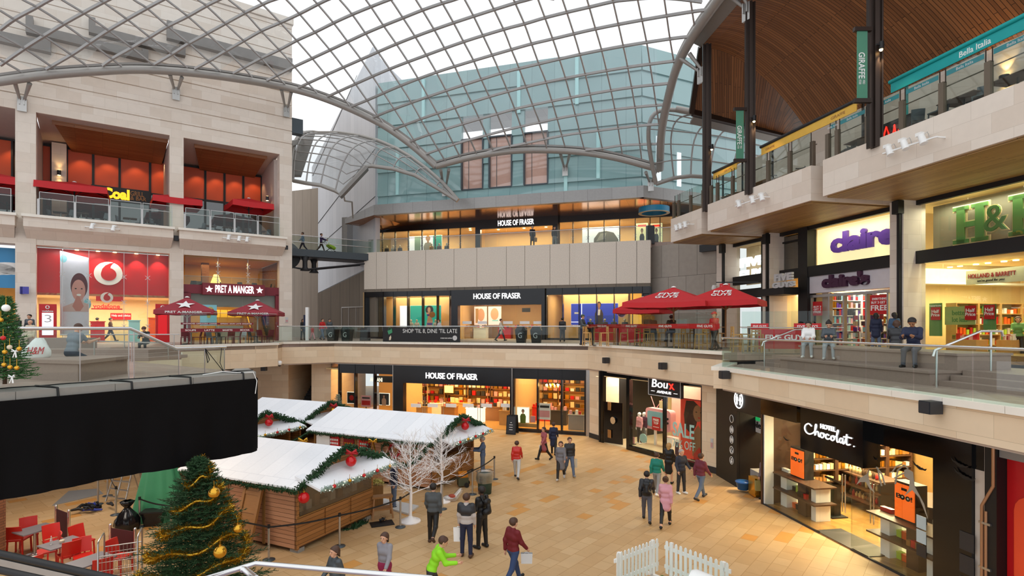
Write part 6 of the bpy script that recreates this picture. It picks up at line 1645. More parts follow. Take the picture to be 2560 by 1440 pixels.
for i,(px,Y)in enumerate(sl):
 c=at(px,840,Y);c.z=MZ;rz=RND.choice((.2,1.6,3.4,4.6))+RND.uniform(-.3,.3);lb='tall light wood bar stool on the burger terrace, %s from the store side'%ORD[i]
 if s0 is None:s0=bar_stool('bar_stool',lb,'light_wood',c,rz,'bar stools on the burger terrace')
 else:dup(s0,c,rz,lb)
s0=None
for i,(px,Y)in enumerate(((1482,32.4),(1545,31.4),(1592,31.6),(1668,29.6),(1735,27.2),(1788,27.2),(1873,24.9))):
 c=at(px,840,Y);c.z=MZ;lb='tall dark bar table on the burger terrace, %s from the store side'%ORD[i]
 if s0 is None:s0=pedestal_table('bar_table',lb,'wood','black',c,-.6,.7,.7,1.08,group='bar tables on the burger terrace')
 else:dup(s0,c,-.6,lb)
for k,(px,Y,wd_)in enumerate(((1530,34.6,2.2),(1575,34.0,1.6),(1965,24.4,2.3))):
 c=at(px,840,Y);c.z=MZ
 t=thing('canvas_screen','red canvas windbreak on the burger terrace, %s'%('behind the first stools','below the far parasol','with white letters beside the seated women')[k],'screen',c,-.3 if k<2 else-.2)
 MB(t).bx(-wd_/2,wd_/2,-.01,.01,.12,.98).put('canvas','red_sign',on=t)
 for s in(-1,1):MB(t).cyl((s*wd_/2,0,0),(s*wd_/2,0,1.05),.025,n=8).put('post','steel',on=t)
 if k==2:MB(t).text('FIVE GUYS',(0,-.01,.62),(1,0,0),(0,0,1),(0,-1,0),w=1.7,h=.24,depth=.008,bold=.03).put('lettering','white',on=t)
 # right-hand shops, middle level
RZ=lambda px,py,d=.0:RF.z(px,py,d)
pnf('glass_window',RF,[1835,1908],-.1,BZ1,11.8,'upper window with big white lit letters next to the grey side wall',fins=False)
t=thing('lit_letters','big white lit letters behind the upper window beside the red parasols','sign',RF.w(RF.u(1880,-.4),-.4,RZ(1880,695,-.4)))
sgl(t,RF,'FIVE',1853,1916,641,665,-.4,'white_glow',.12,.06);sgl(t,RF,'GUYS',1847,1922,672,696,-.4,'white_glow',.12,.06)
stc(MB(RF).bx(RF.u(1836),RF.u(1946),-.95,-.9,BZ0,11.8),'wall_burger_upper',mat('burger_cream','#cdb994',.6))
pnf('glass_window',RF,[1835,1908],-.1,MZ,BZ0,'lower burger shop window behind the parasol',fins=False)
MB(RF).bx(RF.u(1835),RF.u(1908),-.2,0,RZ(1870,745),RZ(1870,722)).put('window_blind_box','black',label='black band across the lower burger shop window',cat='panel')
pnf('glass_window',RF,[1947,2005],-.1,BZ1,11.8,'dark upper window over the black burger shop canopy',m='dark_glass',fins=False)
stc(MB(RF).bx(RF.u(1947),RF.u(2005),-.1,.02,RZ(1975,606),RZ(1975,602)),'trim_window_bar','black')
t=thing('burger_canopy','black entrance canopy carrying grey block letters','canopy',RF.w(RF.u(1970),.3,RZ(1970,735)))
MB(RF).bx(RF.u(1948,0)-.35,RF.u(2004,0)+.1,.0,1.2,RZ(1970,737,.6),RZ(1970,719,.6)).put('canopy_box','black',on=t)
sgl(t,RF,'FIVE',1940,1985,683,702,1.1,'light_grey',.14,.07);sgl(t,RF,'GUYS',1935,1990,704,719,1.1,'light_grey',.14,.07)
t=thing('menu_wall','lit cream menu wall seen through the burger shop door','menu',RF.w(RF.u(1970,-1.5),-1.5,MZ))
MB(RF).bx(RF.u(1947,-1.5),RF.u(2004,-1.5),-1.6,-1.5,MZ,RZ(1970,742,-1.5)).put('wall_panel',mat('menu_cream','#e0b988',.6),on=t)
w=MB(RF)
for px,py,a in((1960,764,.5),(1960,769,.45),(1985,752,.3),(1962,774,.4),(1985,766,.25),(1985,778,.25)):u=RF.u(px,-1.5);z=RZ(px,py,-1.5);w.bx(u-a,u+a,-1.5,-1.49,z,z+.04)
w.put('printed_lines','dark_red_cloth',on=t)
w=MB(RF)
for k in range(5):u=RF.u(1962,-1.5)+k*.35;z=RZ(1970,790,-1.5);w.bx(u,u+.26,-1.5,-1.49,z-.3,z)
w.put('printed_photos','wood',on=t)
MB(RF).bx(RF.u(1978,-.2),RF.u(2004,-.2),-.25,-.2,MZ,RZ(1990,742,-.2)).put('door_leaf','shop_glass',label='open glass door of the burger shop',cat='door')
MB(RF).bx(RF.u(1948,-1.48),RF.u(2003,-1.48),-1.49,-1.46,MZ,MZ+.75).put('checked_dado',brickmat('checker','#c4161c','#f2f2f0','#f2f2f0',.25,.25,0,.4,off=0,bias=0),label='red and white chequered dado inside the burger shop door',cat='panel')
t=thing('hanging_sign','small red square hanging sign above the nearest red parasol','sign',at(1812,722,27.5))
c=at(1812,722,28.2)
MB().box(c,(.48,.1,.52),rz=-.2).put('sign_box','red_sign',on=t);MB().bar(c+V3(-.4,.1,.33),c+V3(1.6,-.2,.33),.05,.05).put('bracket','black',on=t)
w=MB();nd=V3(-.2,-.98,0);w.text('FIVE',c+nd*.05+V3(0,0,.08),(.98,-.2,0),(0,0,1),nd,w=.36,h=.13,depth=.01,bold=.04);w.text('GUYS',c+nd*.05+V3(0,0,-.1),(.98,-.2,0),(0,0,1),nd,w=.38,h=.13,depth=.01,bold=.04);w.put('lettering','white',on=t)
t=thing('security_camera','white dome camera on the stone pier beside the hanging red sign','camera',at(1785,728,31));c=at(1785,724,37.4)
MB().lathe(c,[(.13,-.05),(.16,.1),(.1,.3)],12).bar(c+V3(0,0,.28),c+V3(.5,.6,.28),.06,.06).put('housing','white',on=t);MB().ball(c-V3(0,0,.06),.12,10).put('dome','charcoal',on=t)
# black lanterns and conduits on the piers
for k,(px,py)in enumerate(((1808,622),(1918,598),(2248,519))):
 d=.92;u=RF.u(px,d);z=RZ(px,py,d);t=thing('conduit_lantern','black box lantern with a long conduit on the %s stone pier of the shop row'%('farthest','middle','nearest')[k],'light fitting',RF.w(u,d,z))
 MB(RF).bx(u-.16,u+.16,d-.08,d+.22,z-.28,z+.28).put('lantern_box','black',on=t)
 MB(RF).bx(u-.07,u+.07,d-.08,d+.06,MZ+.1,12.0).put('conduit','black',on=t)
 # accessories shop
t=thing('lit_fascia','tall cream lit fascia with huge purple letters','sign',RF.w(RF.u(2125,-.3),-.3,BZ1))
MB(RF).bx(RF.u(2028,-.35),RF.u(2222,-.35)+.6,-.5,-.35,BZ1,11.8).put('lit_panel','lightbox_yellow',on=t)
sgl(t,RF,"claire's",2080,2290,0,0,-.3,'purple',.12,.05,z0=RZ(2100,632,-.3),z1=RZ(2150,568,-.3))
area('fascia_light',RF.w(RF.u(2130),.25,11.7),4,.2,60,(1,.9,.62),RF.rz)
t=thing('shop_sign','white shop fascia with raised plum lettering under the black beam','sign',RF.w(RF.u(2125,.1),.1,RZ(2125,728,.1)))
MB(RF).bx(RF.u(2022,.1),RF.u(2222,.1)+.4,-.2,.1,RZ(2125,726,.1),BZ0-.06).put('fascia_board',mat('fascia_lilac','#d9d5dc',.4),on=t)
sgl(t,RF,"claire's",2060,2176,0,0,.1,'plum',.16,.06,z0=RZ(2075,720,.1),z1=RZ(2140,679,.1))
wz=RZ(2125,732,0)
t=thing('shop_window_frame','grey metal door and window frame of the accessories shop','shopfront',RF.w(RF.u(2125),0,MZ))
w=MB(RF)
for px in(2027,2074,2110,2167,2221):w.bx(RF.u(px)-.05,RF.u(px)+.05,-.15,.05,MZ,wz)
w.bx(RF.u(2027),RF.u(2222)+.4,-.15,.06,wz-.12,wz+.02);w.put('frame','steel',on=t)
for a,b in((2027,2074),(2110,2167),(2167,2224)):
 MB(RF).bx(RF.u(a),RF.u(b),-.05,-.03,MZ,wz-.1).put('glass_pane','shop_glass',on=t)
def promo(F,px0,px1,py0,py1,d,label,lines,m='red_sign',ink='white',name='promo_poster'):
 u0,u1,_,_,z0,z1=fbox(F,px0,px1,py0,py1,0,0,d);t=thing(name,label,'poster',F.w((u0+u1)/2,d,z0))
 MB(F).bx(u0,u1,d-.02,d,z0,z1).put('sheet',m,on=t)
 for s,y0,y1,wf in lines:
  MB(F).text(s,((u0+u1)/2,d,z0+(z1-z0)*(y0+y1)/2),(1,0,0),(0,0,1),(0,1,0),w=(u1-u0)*wf,h=(z1-z0)*(y1-y0),depth=.008,bold=.02).put('lettering',ink,on=t)
 return t
promo(RF,2032,2055,754,789,.0,'small red offer poster in the first accessories shop window',[('BUY 3',.56,.7,.8),('GET 3',.38,.52,.8),('FREE',.18,.34,.8)])
promo(RF,2175,2223,737,786,.0,'large red offer poster in the window by the stone pier',[('EVERYTHING',.74,.86,.75),('BUY 3 GET 3',.55,.68,.85),('FREE',.2,.48,.9)])
area('accessory_light',RF.w(RF.u(2125,-3),-3.2,wz+.2),5,4,520,(1,.88,.66),RF.rz)
stc(MB(RF).bx(RF.u(2028),RF.u(2222)+.8,-7.2,-.3,wz+.25,wz+.35),'ceiling_accessory_shop','white')
AC=['pink','red_sign','purple','white','black','gold','aqua','plum','mint','red_plastic']
AS=Fac(*RF.w(ru(2028)+.7,-.5,0)[:2],*RF.w(ru(2028)+.7,-6.8,0)[:2])
for k in range(6):
 u=.5+k*1.05;shelf_unit(AS,u-.5,u+.5,-.45,0,MZ,MZ+2.9,7,'white wall rack of small accessories facing the entrance, %s from the window'%ORD[k],'white',back='white')
 for r in range(7):goods(AS,u-.46,u+.46,-.1,MZ+.06+r*.407,6,AC,'small coloured accessory on the wall racks','accessories on the wall racks',.18,.36,.13,name='accessory',cat='accessory',dep=.12)
for k,(px,d)in enumerate(((2085,-2.2),(2120,-3.2),(2150,-1.6),(2190,-1.2))):
 u=RF.u(px,d);t=thing('display_spinner','crowded accessory spinner on the shop floor, %s from the black post'%ORD[k],'display stand',RF.w(u,d,MZ))
 MB(RF).lathe((u,d,MZ),[(.32,0),(.32,.06),(.05,.1),(.05,1.75)],12).put('stand','steel',on=t)
 for r in range(5):
  for q in range(6):
   a=q*1.047+r*.4;MB(RF).box((u+.24*math.cos(a),d+.24*math.sin(a),MZ+.35+r*.3),(.16,.07,.22),rz=a).put('hung_article',RND.choice(AC),on=t)
   # health food shop
t=thing('big_letters','huge green letters with cream outlines behind the upper glass','sign',RF.w(RF.u(2480,-.4),-.4,RZ(2480,620,-.4)))
def big_letter(poly,z,m,d,off):
 w=MB(RF)
 for P in poly:w.slab([(x,d,z+y)for x,y in P],(0,off,0))
 return w.put('letter',m,on=t)
d=-.5;ub=RF.u(2387,d);zb=RZ(2392,611,d);Hh=RZ(2440,512,d)-RZ(2440,606,d)
def H_shape(g):
 s=Hh;k=g
 return[[(0-k,0-k),(.42*s+k,-k),(.42*s+k,.1*s+k),(-k,.1*s+k)],[(0-k,.9*s-k),(.42*s+k,.9*s-k),(.42*s+k,s+k),(-k,s+k)],[(.1*s-k,0),(.32*s+k,0),(.32*s+k,s),(.1*s-k,s)],[(.5*s-k,-k),(.92*s+k,-k),(.92*s+k,.1*s+k),(.5*s-k,.1*s+k)],[(.5*s-k,.9*s-k),(.92*s+k,.9*s-k),(.92*s+k,s+k),(.5*s-k,s+k)],[(.6*s-k,0),(.82*s+k,0),(.82*s+k,s),(.6*s-k,s)],[(.3*s,.42*s-k),(.62*s,.42*s-k),(.62*s,.56*s+k),(.3*s,.56*s+k)]]
def B_shape(g,x0):
 s=Hh;k=g;out=[[(x0-k,-k),(x0+.36*s,-k),(x0+.36*s,.1*s+k),(x0-k,.1*s+k)],[(x0-k,.9*s-k),(x0+.36*s,.9*s-k),(x0+.36*s,s+k),(x0-k,s+k)],[(x0+.1*s-k,0),(x0+.32*s+k,0),(x0+.32*s+k,s),(x0+.1*s-k,s)]]
 for cy,ry,rx in((.26*s,.26*s,.46*s),(.76*s,.24*s,.4*s)):
  for q in range(8):
   a0,a1=-math.pi/2+math.pi*q/8,-math.pi/2+math.pi*(q+1)/8;xi=x0+.32*s
   ro,ri=1+k/ry,.55-k/ry
   out.append([(xi+rx*ro*math.cos(a0),cy+ry*ro*math.sin(a0)),(xi+rx*ro*math.cos(a1),cy+ry*ro*math.sin(a1)),(xi+rx*ri*math.cos(a1),cy+ry*ri*math.sin(a1)),(xi+rx*ri*math.cos(a0),cy+ry*ri*math.sin(a0))])
 return out
for g,m,dd in((.05,'cream_wall',d),(0,'hb_green',d+.06)):
 big_letter([[(x+ub,y)for x,y in P]for P in H_shape(g)],zb,m,dd,.05)
 big_letter([[(x+ub,y)for x,y in P]for P in B_shape(g,Hh*1.42)],zb,m,dd,.05)
MB(RF).text('&',(ub+Hh*1.16,d+.12,zb+Hh*.52),(1,0,0),(0,0,1),(0,1,0),w=Hh*.62,h=Hh*.72,depth=.05,bold=.03).put('letter','cream_wall',on=t)
MB(RF).text('&',(ub+Hh*1.16,d+.18,zb+Hh*.52),(1,0,0),(0,0,1),(0,1,0),w=Hh*.56,h=Hh*.66,depth=.05,bold=0).put('letter','hb_green',on=t)
stc(MB(RF).bx(RF.u(2293),RF.L,-.9,-.85,BZ1,11.8),'wall_health_upper',mat('olive_grey','#8b8672',.5))
pnf('glass_window',RF,[2295,2420,2560,2680],-.1,BZ1,11.8,'upper window of the health food shop with the huge green letters',fins=False)
pnf('glass_window',RF,[2295,2358,2478,2560,2680],-.1,5.15,BZ0,'tall lower window of the health food shop',fins=False)
stc(MB(RF).bx(RF.u(2293),RF.L,-7.5,-.1,RZ(2450,655,-2),RZ(2450,652,-2)),'ceiling_health_shop','cream_wall')
area('letter_light',RF.w(RF.u(2470),-.3,11.7),5,.3,110,(1,.95,.7),RF.rz)
area('health_light',RF.w(RF.u(2480,-3),-3,RZ(2450,656,-2)),5,4,620,(1,.93,.55),RF.rz)
stc(MB(RF).bx(RF.u(2293),RF.L,-7.5,-7.4,5.1,12),'wall_health_back',mat('lime_wall','#cfc36a',.6))
t=thing('inner_sign','pale hanging sign with dark serif words inside the health food shop','sign',RF.w(RF.u(2480,-1.5),-1.5,RZ(2480,706,-1.5)))
MB(RF).bx(RF.u(2415,-1.5),RF.u(2562,-1.5),-1.56,-1.5,RZ(2480,708,-1.5),RZ(2480,672,-1.5)).put('board',mat('sign_sage','#b9b8a0',.5),on=t)
sgl(t,RF,'HOLLAND & BARRETT',2421,2540,0,0,-1.49,'dark_red_cloth',.015,.01,z0=RZ(2480,692,-1.5),z1=RZ(2480,681,-1.5));sgl(t,RF,"we're good for you",2443,2512,0,0,-1.49,'charcoal',.012,.01,z0=RZ(2480,704,-1.5),z1=RZ(2480,696,-1.5),shear=.2)
hp=[('Half',.55,.8,.8),('Price',.28,.52,.9)]
for k,(a,b,y0,y1,lb)in enumerate(((2327,2350,768,800,'red half price flag poster nearest the stone pier'),(2412,2440,764,800,'red half price flag poster in the middle of the health food window'),(2460,2486,762,798,'red half price flag poster beside the health shop door'))):promo(RF,a,b,y0,y1,-.35,lb,hp)
promo(RF,2323,2355,758,840,-.45,'green window poster behind the first red flag',[('Customer favourites',.9,.95,.9)],'hb_green')
promo(RF,2362,2438,766,812,-.45,'wide pale green window poster about paying less',[('better',.52,.8,.5),('lot less',.15,.42,.5)],mat('pale_green','#a9b86a',.5),'hb_green')
promo(RF,2458,2490,760,830,-.45,'green window poster behind the last red flag',[],'hb_green')
HC_=['white','hb_green','gold','red_sign','orange','beige','lime']
HS=Fac(*RF.w(ru(2300)+.6,-1.2,0)[:2],*RF.w(ru(2300)+.6,-7.2,0)[:2])
for k in range(5):
 u=.6+k*1.2;shelf_unit(HS,u-.58,u+.58,-.45,0,5.3,7.6,5,'wooden wall shelves of the health food shop facing the door, %s from the glass'%ORD[k],'light_wood',back='lime_wall')
 for r in range(5):goods(HS,u-.54,u+.54,-.12,5.36+r*.45,6,HC_,'small packet on the health food wall shelves','packets on the health food wall shelves',.16,.32,.13,name='packet',cat='packet',dep=.12)
for k,(a,b,d)in enumerate(((2365,2440,-1.0),(2490,2530,-2.0),(2530,2600,-3.4))):
 MB(RF).bx(RF.u(a,d),RF.u(b,d),d-.6,d,5.15,6.05).put('shop_counter','light_wood',label='low wooden counter in the health food shop, %s from the stone pier'%ORD[k],cat='counter')
 goods(RF,RF.u(a,d)+.1,RF.u(b,d)-.1,d-.25,6.05,6,['red_sign','pink','hb_green','white'],'small packet on the health food counters','packets on the health food counters',.12,.26,.16,name='packet',cat='packet',dep=.12)
w=MB(RF)
for px in(2375,2400,2440,2470,2510,2540):w.cyl((RF.u(px,-2.5),-2.5,RZ(2450,656,-2)),(RF.u(px,-2.5),-2.5,RZ(2450,658,-2)),.1,n=10)
w.put('downlight','lamp_glow',label='round downlights in the health food shop ceiling',cat='light fitting')
# gallery furniture
ZP=13.6
posts={0:[1697,1727,1762],1:[1794,1832,1874,1921,1975,2032],2:[2094,2170,2256,2356,2472,2620]}
for k,f in enumerate(BOX):
 t=thing('gallery_balustrade','glass and bronze balustrade on the %s stone gallery box'%('farthest','middle','nearest')[k],'balustrade',f.w(0,-.17,ZP))
 us=[.1]+[f.u(p,-.17)for p in posts[k]]+[f.L-.1];us=sorted(u for u in us if 0<u<f.L)
 for u in us:MB(f).bx(u-.09,u+.09,-.24,-.1,ZP,ZP+1.08).put('post','bronze_post',on=t)
 for a,b in zip(us,us[1:]):
  if b-a<.3:continue
  MB(f).bx(a+.1,b-.1,-.19,-.175,ZP+.02,ZP+1.5).put('glass_pane','rail_glass',on=t)
  w=MB(f)
  for x in(a+.1,b-.1):w.bx(x-.008,x+.008,-.2,-.165,ZP+1.05,ZP+1.5)
  w.put('edge_strip','dark_bronze',on=t)
  if k==2:
   MB(f).bx(a+.14,b-.14,-.172,-.168,ZP+1.24,ZP+1.4).put('teal_band','teal_band',on=t)
   MB(f).text('Bella Italia',((a+b)/2,-.168,ZP+1.32),(1,0,0),(0,0,1),(0,1,0),w=.55,h=.09,depth=.004).put('lettering','light_grey',on=t)
 MB(f).tube([(0,-.3,ZP+.95),(f.L,-.3,ZP+.95)],.022,6).put('handrail','bronze_post',on=t)
def awning(label,f,u0,u1,d,z,m,h,txts):
 t=thing('awning',label,'awning',f.w(u0,d,z))
 MB(f).bx(u0,u1,d-.02,d+.02,z-h,z).put('valance',m,on=t)
 MB(f).slab([(u0,d,z),(u1,d,z),(u1,d-.7,z+.25),(u0,d-.7,z+.25)],(0,0,-.03)).put('cloth',m,on=t)
 MB(f).tube([(u0-.05,d+.02,z+.07),(u1+.05,d+.02,z+.07)],.08,8).put('roller','charcoal' if m!='teal_awning' else m,on=t)
 for u in(u0+.2,u1-.2):MB(f).bar((u,d-.5,UZ),(u,d-.5,z+.2),.08,.08,up=(0,1,0)).put('post',m if m=='teal_awning' else 'charcoal',on=t)
 for s,u,ww,hh,mm in txts:
  MB(f).text(s,(u,d+.02,z-h/2),(1,0,0),(0,0,1),(0,1,0),w=ww,h=hh,depth=.006,bold=.01).put('lettering',mm,on=t)
b1,b2=BOX[1],BOX[2]
awning('short yellow awning on the middle gallery box behind the small banner',b1,b1.u(1784,-1.2),b1.u(1842,-1.2),-1.2,15.8,'yellow_awning',.35,[('GIRAFFE',b1.u(1820,-1.2),.7,.12,'brown_letter')])
fY=Fac(b1.w(b1.u(1904,-1.3),-1.3,0).x,b1.w(b1.u(1904,-1.3),-1.3,0).y,b2.w(b2.u(2142,-1.3),-1.3,0).x,b2.w(b2.u(2142,-1.3),-1.3,0).y)
awning('long yellow awning over the gallery between the two green banners',fY,0,fY.L,0,16.0,'yellow_awning',.38,[('GIRAFFE',fY.L-1.0,.8,.13,'brown_letter'),('GIRAFFE',.7,.7,.12,'brown_letter')])
awning('turquoise awning with white lettering over the nearest gallery terrace',b2,b2.u(2228,-1.3),b2.u(2700,-1.3),-1.3,16.05,'teal_awning',.36,[('Bella Italia',b2.u(2438,-1.3),1.05,.2,'white')])
for px0,px1,py0,py1,Y,lb in((1839,1862,268,407,28.2,'small green vertical banner on the second dark column'),(2141,2173,66,260,20.8,'large green vertical banner on the nearest dark column')):
 A,B=at(px0,py1,Y),at(px1,py0,Y-.05);t=thing('vertical_banner',lb,'banner',A);ww,hh=(B-A).x,(B-A).z
 MB().slab([A+V3(.03,0,.15),A+V3(ww-.03,0,.15),A+V3(ww-.03,0,hh-.15),A+V3(.03,0,hh-.15)],(0,.03,0)).put('cloth','banner_green',on=t)
 for z in(.05,hh-.15):MB().bx(A.x-.08,A.x+ww+.12,A.y-.05,A.y+.1,A.z+z,A.z+z+.15).put('bracket','dark_bronze',on=t)
 MB().text('GIRAFFE',(A.x+ww*.44,A.y-.005,A.z+hh*.50),(0,0,-1),(1,0,0),(0,-1,0),w=hh*.34,h=ww*.52,depth=.008,bold=.01).text('WORLD',(A.x+ww*.62,A.y-.005,A.z+hh*.285),(0,0,-1),(1,0,0),(0,-1,0),w=hh*.055,h=ww*.2,depth=.008).text('KITCHEN',(A.x+ww*.3,A.y-.005,A.z+hh*.285),(0,0,-1),(1,0,0),(0,-1,0),w=hh*.06,h=ww*.2,depth=.008).put('lettering','white',on=t)
for k,(px,py,Y)in enumerate(((1780,368,32.2),(1886,297,28.0),(2204,115,20.6))):
 c=at(px,py,Y);t=thing('column_spotlight','small black spotlight glowing on the %s dark column'%('farthest','second','nearest')[k],'light fitting',c)
 MB().cyl(c+V3(0,0,.16),c-V3(0,0,.12),.085,n=12).box(c+V3(-.12,0,.05),(.16,.05,.05)).put('lamp_body','black',on=t);MB().ball(c-V3(.02,0,.13),.065,10).put('bulb','lamp_glow',on=t)
 spot('column_spot',c-V3(.0,0,.22),c+V3(1.5,1,-4),60,(1,.7,.4),80)
gw=Fac(*[v for p in(RF.w(4,-2.2,0),RF.w(RF.L,-2.2,0))for v in(p.x,p.y)])
wall_lamp(RF,2518,200,-2.2,'dark cylinder lamp throwing orange light up the gallery back wall',.17,90)
chs=[(1,1812,-.9),(1,1850,-1.2),(1,1865,-1.9),(1,1935,-1.0),(1,1958,-1.6),(1,2000,-1.1),(1,2014,-2.2)]
s0=None
for i,(b,px,d)in enumerate(chs):
 f=BOX[b];c=f.w(f.u(px,d),d,UZ);lb='slatted dark chair on the middle gallery box, %s from the far column'%ORD[i]
 if s0 is None:
  s0=thing('spindle_chair',lb,'chair',c,1.0,'dark chairs on the middle gallery box')
  MB(s0).lathe((0,0,.44),[(.2,0),(.22,.03)],14,False).put('seat','black',on=s0)
  w=MB(s0);w.tube([(.21*math.cos(a),-.21*abs(math.sin(a))-.03,.84)for a in[math.pi*q/8 for q in range(9)]],.022,6)
  for q in range(9):a=math.pi*q/8;w.cyl((.19*math.cos(a),-.19*abs(math.sin(a)),.46),(.21*math.cos(a),-.21*abs(math.sin(a))-.03,.84),.009,n=5)
  w.put('backrest','black',on=s0)
  for sx in(-1,1):
   for sy in(-1,1):MB(s0).cyl((sx*.14,sy*.14,.44),(sx*.2,sy*.2,0),.016,n=6).put('leg','black',on=s0)
 else:dup(s0,c,i*1.7,lb)
s0=None
for i,(px,d)in enumerate(((1835,-1.2),(1905,-1.0),(1940,-1.4),(1985,-1.4))):
 f=BOX[1];c=f.w(f.u(px,d),d,UZ);lb='wooden table on the middle gallery box, %s from the far column'%ORD[i]
 if s0 is None:s0=pedestal_table('gallery_table',lb,'wood','black',c,f.rz,1.5,.75,group='wooden tables on the middle gallery box')
 else:dup(s0,c,f.rz,lb)
s0=None
for i,(px,d)in enumerate(((2120,-1.0),(2140,-1.8),(2290,-1.0),(2345,-.8),(2380,-1.2),(2420,-1.8),(2455,-.9))):
 f=BOX[2];c=f.w(f.u(px,d),d,UZ+.25);lb='grey moulded chair on the nearest gallery box, %s from the big banner side'%ORD[i]
 if s0 is None:s0=cafe_chair('gallery_chair',lb,'anthracite',c,1.5,'grey chairs on the nearest gallery box')
 else:dup(s0,c,1.5+i*2.2,lb)
s0=None
for i,(px,d)in enumerate(((2160,-1.3),(2255,-1.3),(2410,-1.2),(2545,-1.2))):
 f=BOX[2];c=f.w(f.u(px,d),d,UZ+.25);lb='dark wooden table on the nearest gallery box, %s from the big banner side'%ORD[i]
 if s0 is None:s0=pedestal_table('gallery_table',lb,'dark_wood','black',c,f.rz,1.3,.8,group='dark tables on the nearest gallery box')
 else:dup(s0,c,f.rz,lb)
stc(MB(b2).bx(0,b2.L,-4,-.36,UZ,UZ+.25),'floor_gallery_step','terrace_floor')
t=thing('neon_sign','red neon script low behind the glass of the nearest gallery box','sign',b2.w(b2.u(2215,-.8),-.8,13.7))
w=MB(b2);u=b2.u(2205,-.8);zz=13.75
w.tube([(u,-.8,zz),(u+.2,-.8,zz+.5),(u+.3,-.8,zz+.2),(u+.35,-.8,zz),(u+.5,-.8,zz+.15),(u+.55,-.8,zz+.45),(u+.62,-.8,zz),(u+.75,-.8,zz+.2),(u+.85,-.8,zz),(u+1.0,-.8,zz+.18),(u+1.1,-.8,zz)],.03,6);w.put('neon_tube','neon_red',on=t)
MB(b2).bx(u-.1,u+1.2,-.86,-.83,13.5,14.4).put('back_plate','charcoal',on=t)
track_lights(BOX[0],[(1684,572),(1690,570),(1700,566),(1712,562),(1722,560)],.35,'white spotlight rail on the farthest stone gallery box')
track_lights(BOX[1],[(1838,516),(1846,510),(1880,500),(1903,493),(1908,492)],.35,'white spotlight rail on the middle stone gallery box')
track_lights(BOX[2],[(2207,384),(2220,376),(2258,361),(2302,347),(2340,342)],.35,'white spotlight rail on the nearest stone gallery box')
# right terrace: glass rail, tiers, steps
grl('glass balustrade with steel handrail in front of the seated people',[(7.55,20.15),(9.55,6.9)],5.15,1.04,hand='bright_steel',hand_r=.03,n_per=1.35)
grl('short glass balustrade returning at the corner of the right terrace',[(7.6,20.2),(9.0,22.4)],5.15,1.0,hand='bright_steel',hand_r=.025,n_per=1.3)
f=Fac(9.86,20.6,10.95,12.6)
for nm,d0,d1,z0,z1 in(('wall_tier_lower',-3.2,0,5.05,5.45),('wall_tier_bench',-2.4,-.8,5.4,5.9)):
 stc(MB(f).bx(0,f.L*.78,d0,d1+(.0),z0,z1-.06).bx(-.03,f.L*.78+.03,d0-.03,d1+.05,z1-.06,z1),nm,'brown_stone')
w=MB(f)
for k in range(3):w.bx(-1.6,-.02,-3.2+.0,-.0-k*.35,5.05,5.08+(k+1)*.13)
stc(w,'floor_steps','brown_stone')
w=MB(f)
for k in range(3):w.bx(f.L*.78+.05,f.L+2,-3.2,-.2-k*.35,5.05,5.08+(k+1)*.13)
stc(w,'floor_steps','brown_stone')
for k,(u,lab)in enumerate(((f.L*.78+.35,'steel stair handrail beside the seated man on the right terrace'),(f.L+.9,'steel stair handrail cut by the frame edge on the right terrace'),(-.75,'steel stair handrail behind the corner of the right terrace'))):
 t=thing('stair_handrail',lab,'handrail',f.w(u,0,5.1))
 MB(f).tube([(u,.25,5.85),(u,.2,6.0),(u,-1.1,6.48),(u,-1.7,6.48),(u,-1.75,6.35)],.032,8).put('rail','bright_steel',on=t)
 for d,z0,z1 in((.15,5.08,6.0),(-1.4,5.4,6.46)):MB(f).cyl((u,d,z0),(u,d,z1),.028,n=8).put('post','bright_steel',on=t)
 # ground floor right: lingerie shop, toilets, chocolate shop
bu=BF.u
BT=4.05
stc(MB(BF).bx(bu(1505),bu(1762),-5.5,-5.3,0,BT),'wall_lingerie_back','cream_wall')
stc(MB(BF).bx(bu(1505),bu(1762),-5.5,.0,3.75,3.85),'ceiling_lingerie','cream_wall')
stc(MB(BF).bx(bu(1505),bu(1762),-5.5,.0,0,.03),'floor_lingerie',mat('pale_floor','#d9c8a4',.3))
stc(MB(BF).bx(bu(1500),bu(1506),-5,.1,0,BT),'wall_lingerie_side','black')
t=thing('shopfront_frame','black frame of the lingerie shop door and window','shopfront',BF.w(bu(1640),0,0))
w=MB(BF)
for px,ww in((1507,.12),(1573,.12),(1661,.025),(1758,.05)):w.bx(bu(px)-ww,bu(px)+ww,-.15,.1,0,BT)
w.bx(bu(1573),bu(1760),-.15,.12,0,.22);w.bx(bu(1505),bu(1760),-.12,.02,3.8,BT);w.put('frame','black_gloss',on=t)
for a,b in((1574,1661),(1661,1759)):MB(BF).bx(bu(a),bu(b),-.02,0,.22,BT).put('glass_pane','shop_glass',on=t)
t=thing('shop_door','open black door with a round bright emblem at the lingerie shop','door',BF.w(bu(1530),0,0))
MB(BF).bar((bu(1512),.05,1.2),(bu(1545),-.35,1.2),.06,2.3,up=(0,0,1)).put('door_leaf','black_gloss',on=t)
MB(BF).slab([(bu(1530)+x,-.1,1.35+y)for x,y in ellipse(0,0,.2,.2)],(0,.05,0)).put('emblem','chrome',on=t)
for zz in(.35,1.9):MB(BF).bx(bu(1519),bu(1527),-.02,.0,zz,zz+.45).put('door_panel','brown_letter',on=t)
sg=thing('shop_sign','black lit sign board with white script hung over the lingerie window','sign',BF.w(bu(1661),.2,2.8))
u0,u1,_,_,z0,z1=fbox(BF,1621,1702,943,992,0,0,.3)
MB(BF).bx(u0,u1,.1,.3,z0,z1).put('board','black',on=sg);w=MB(BF)
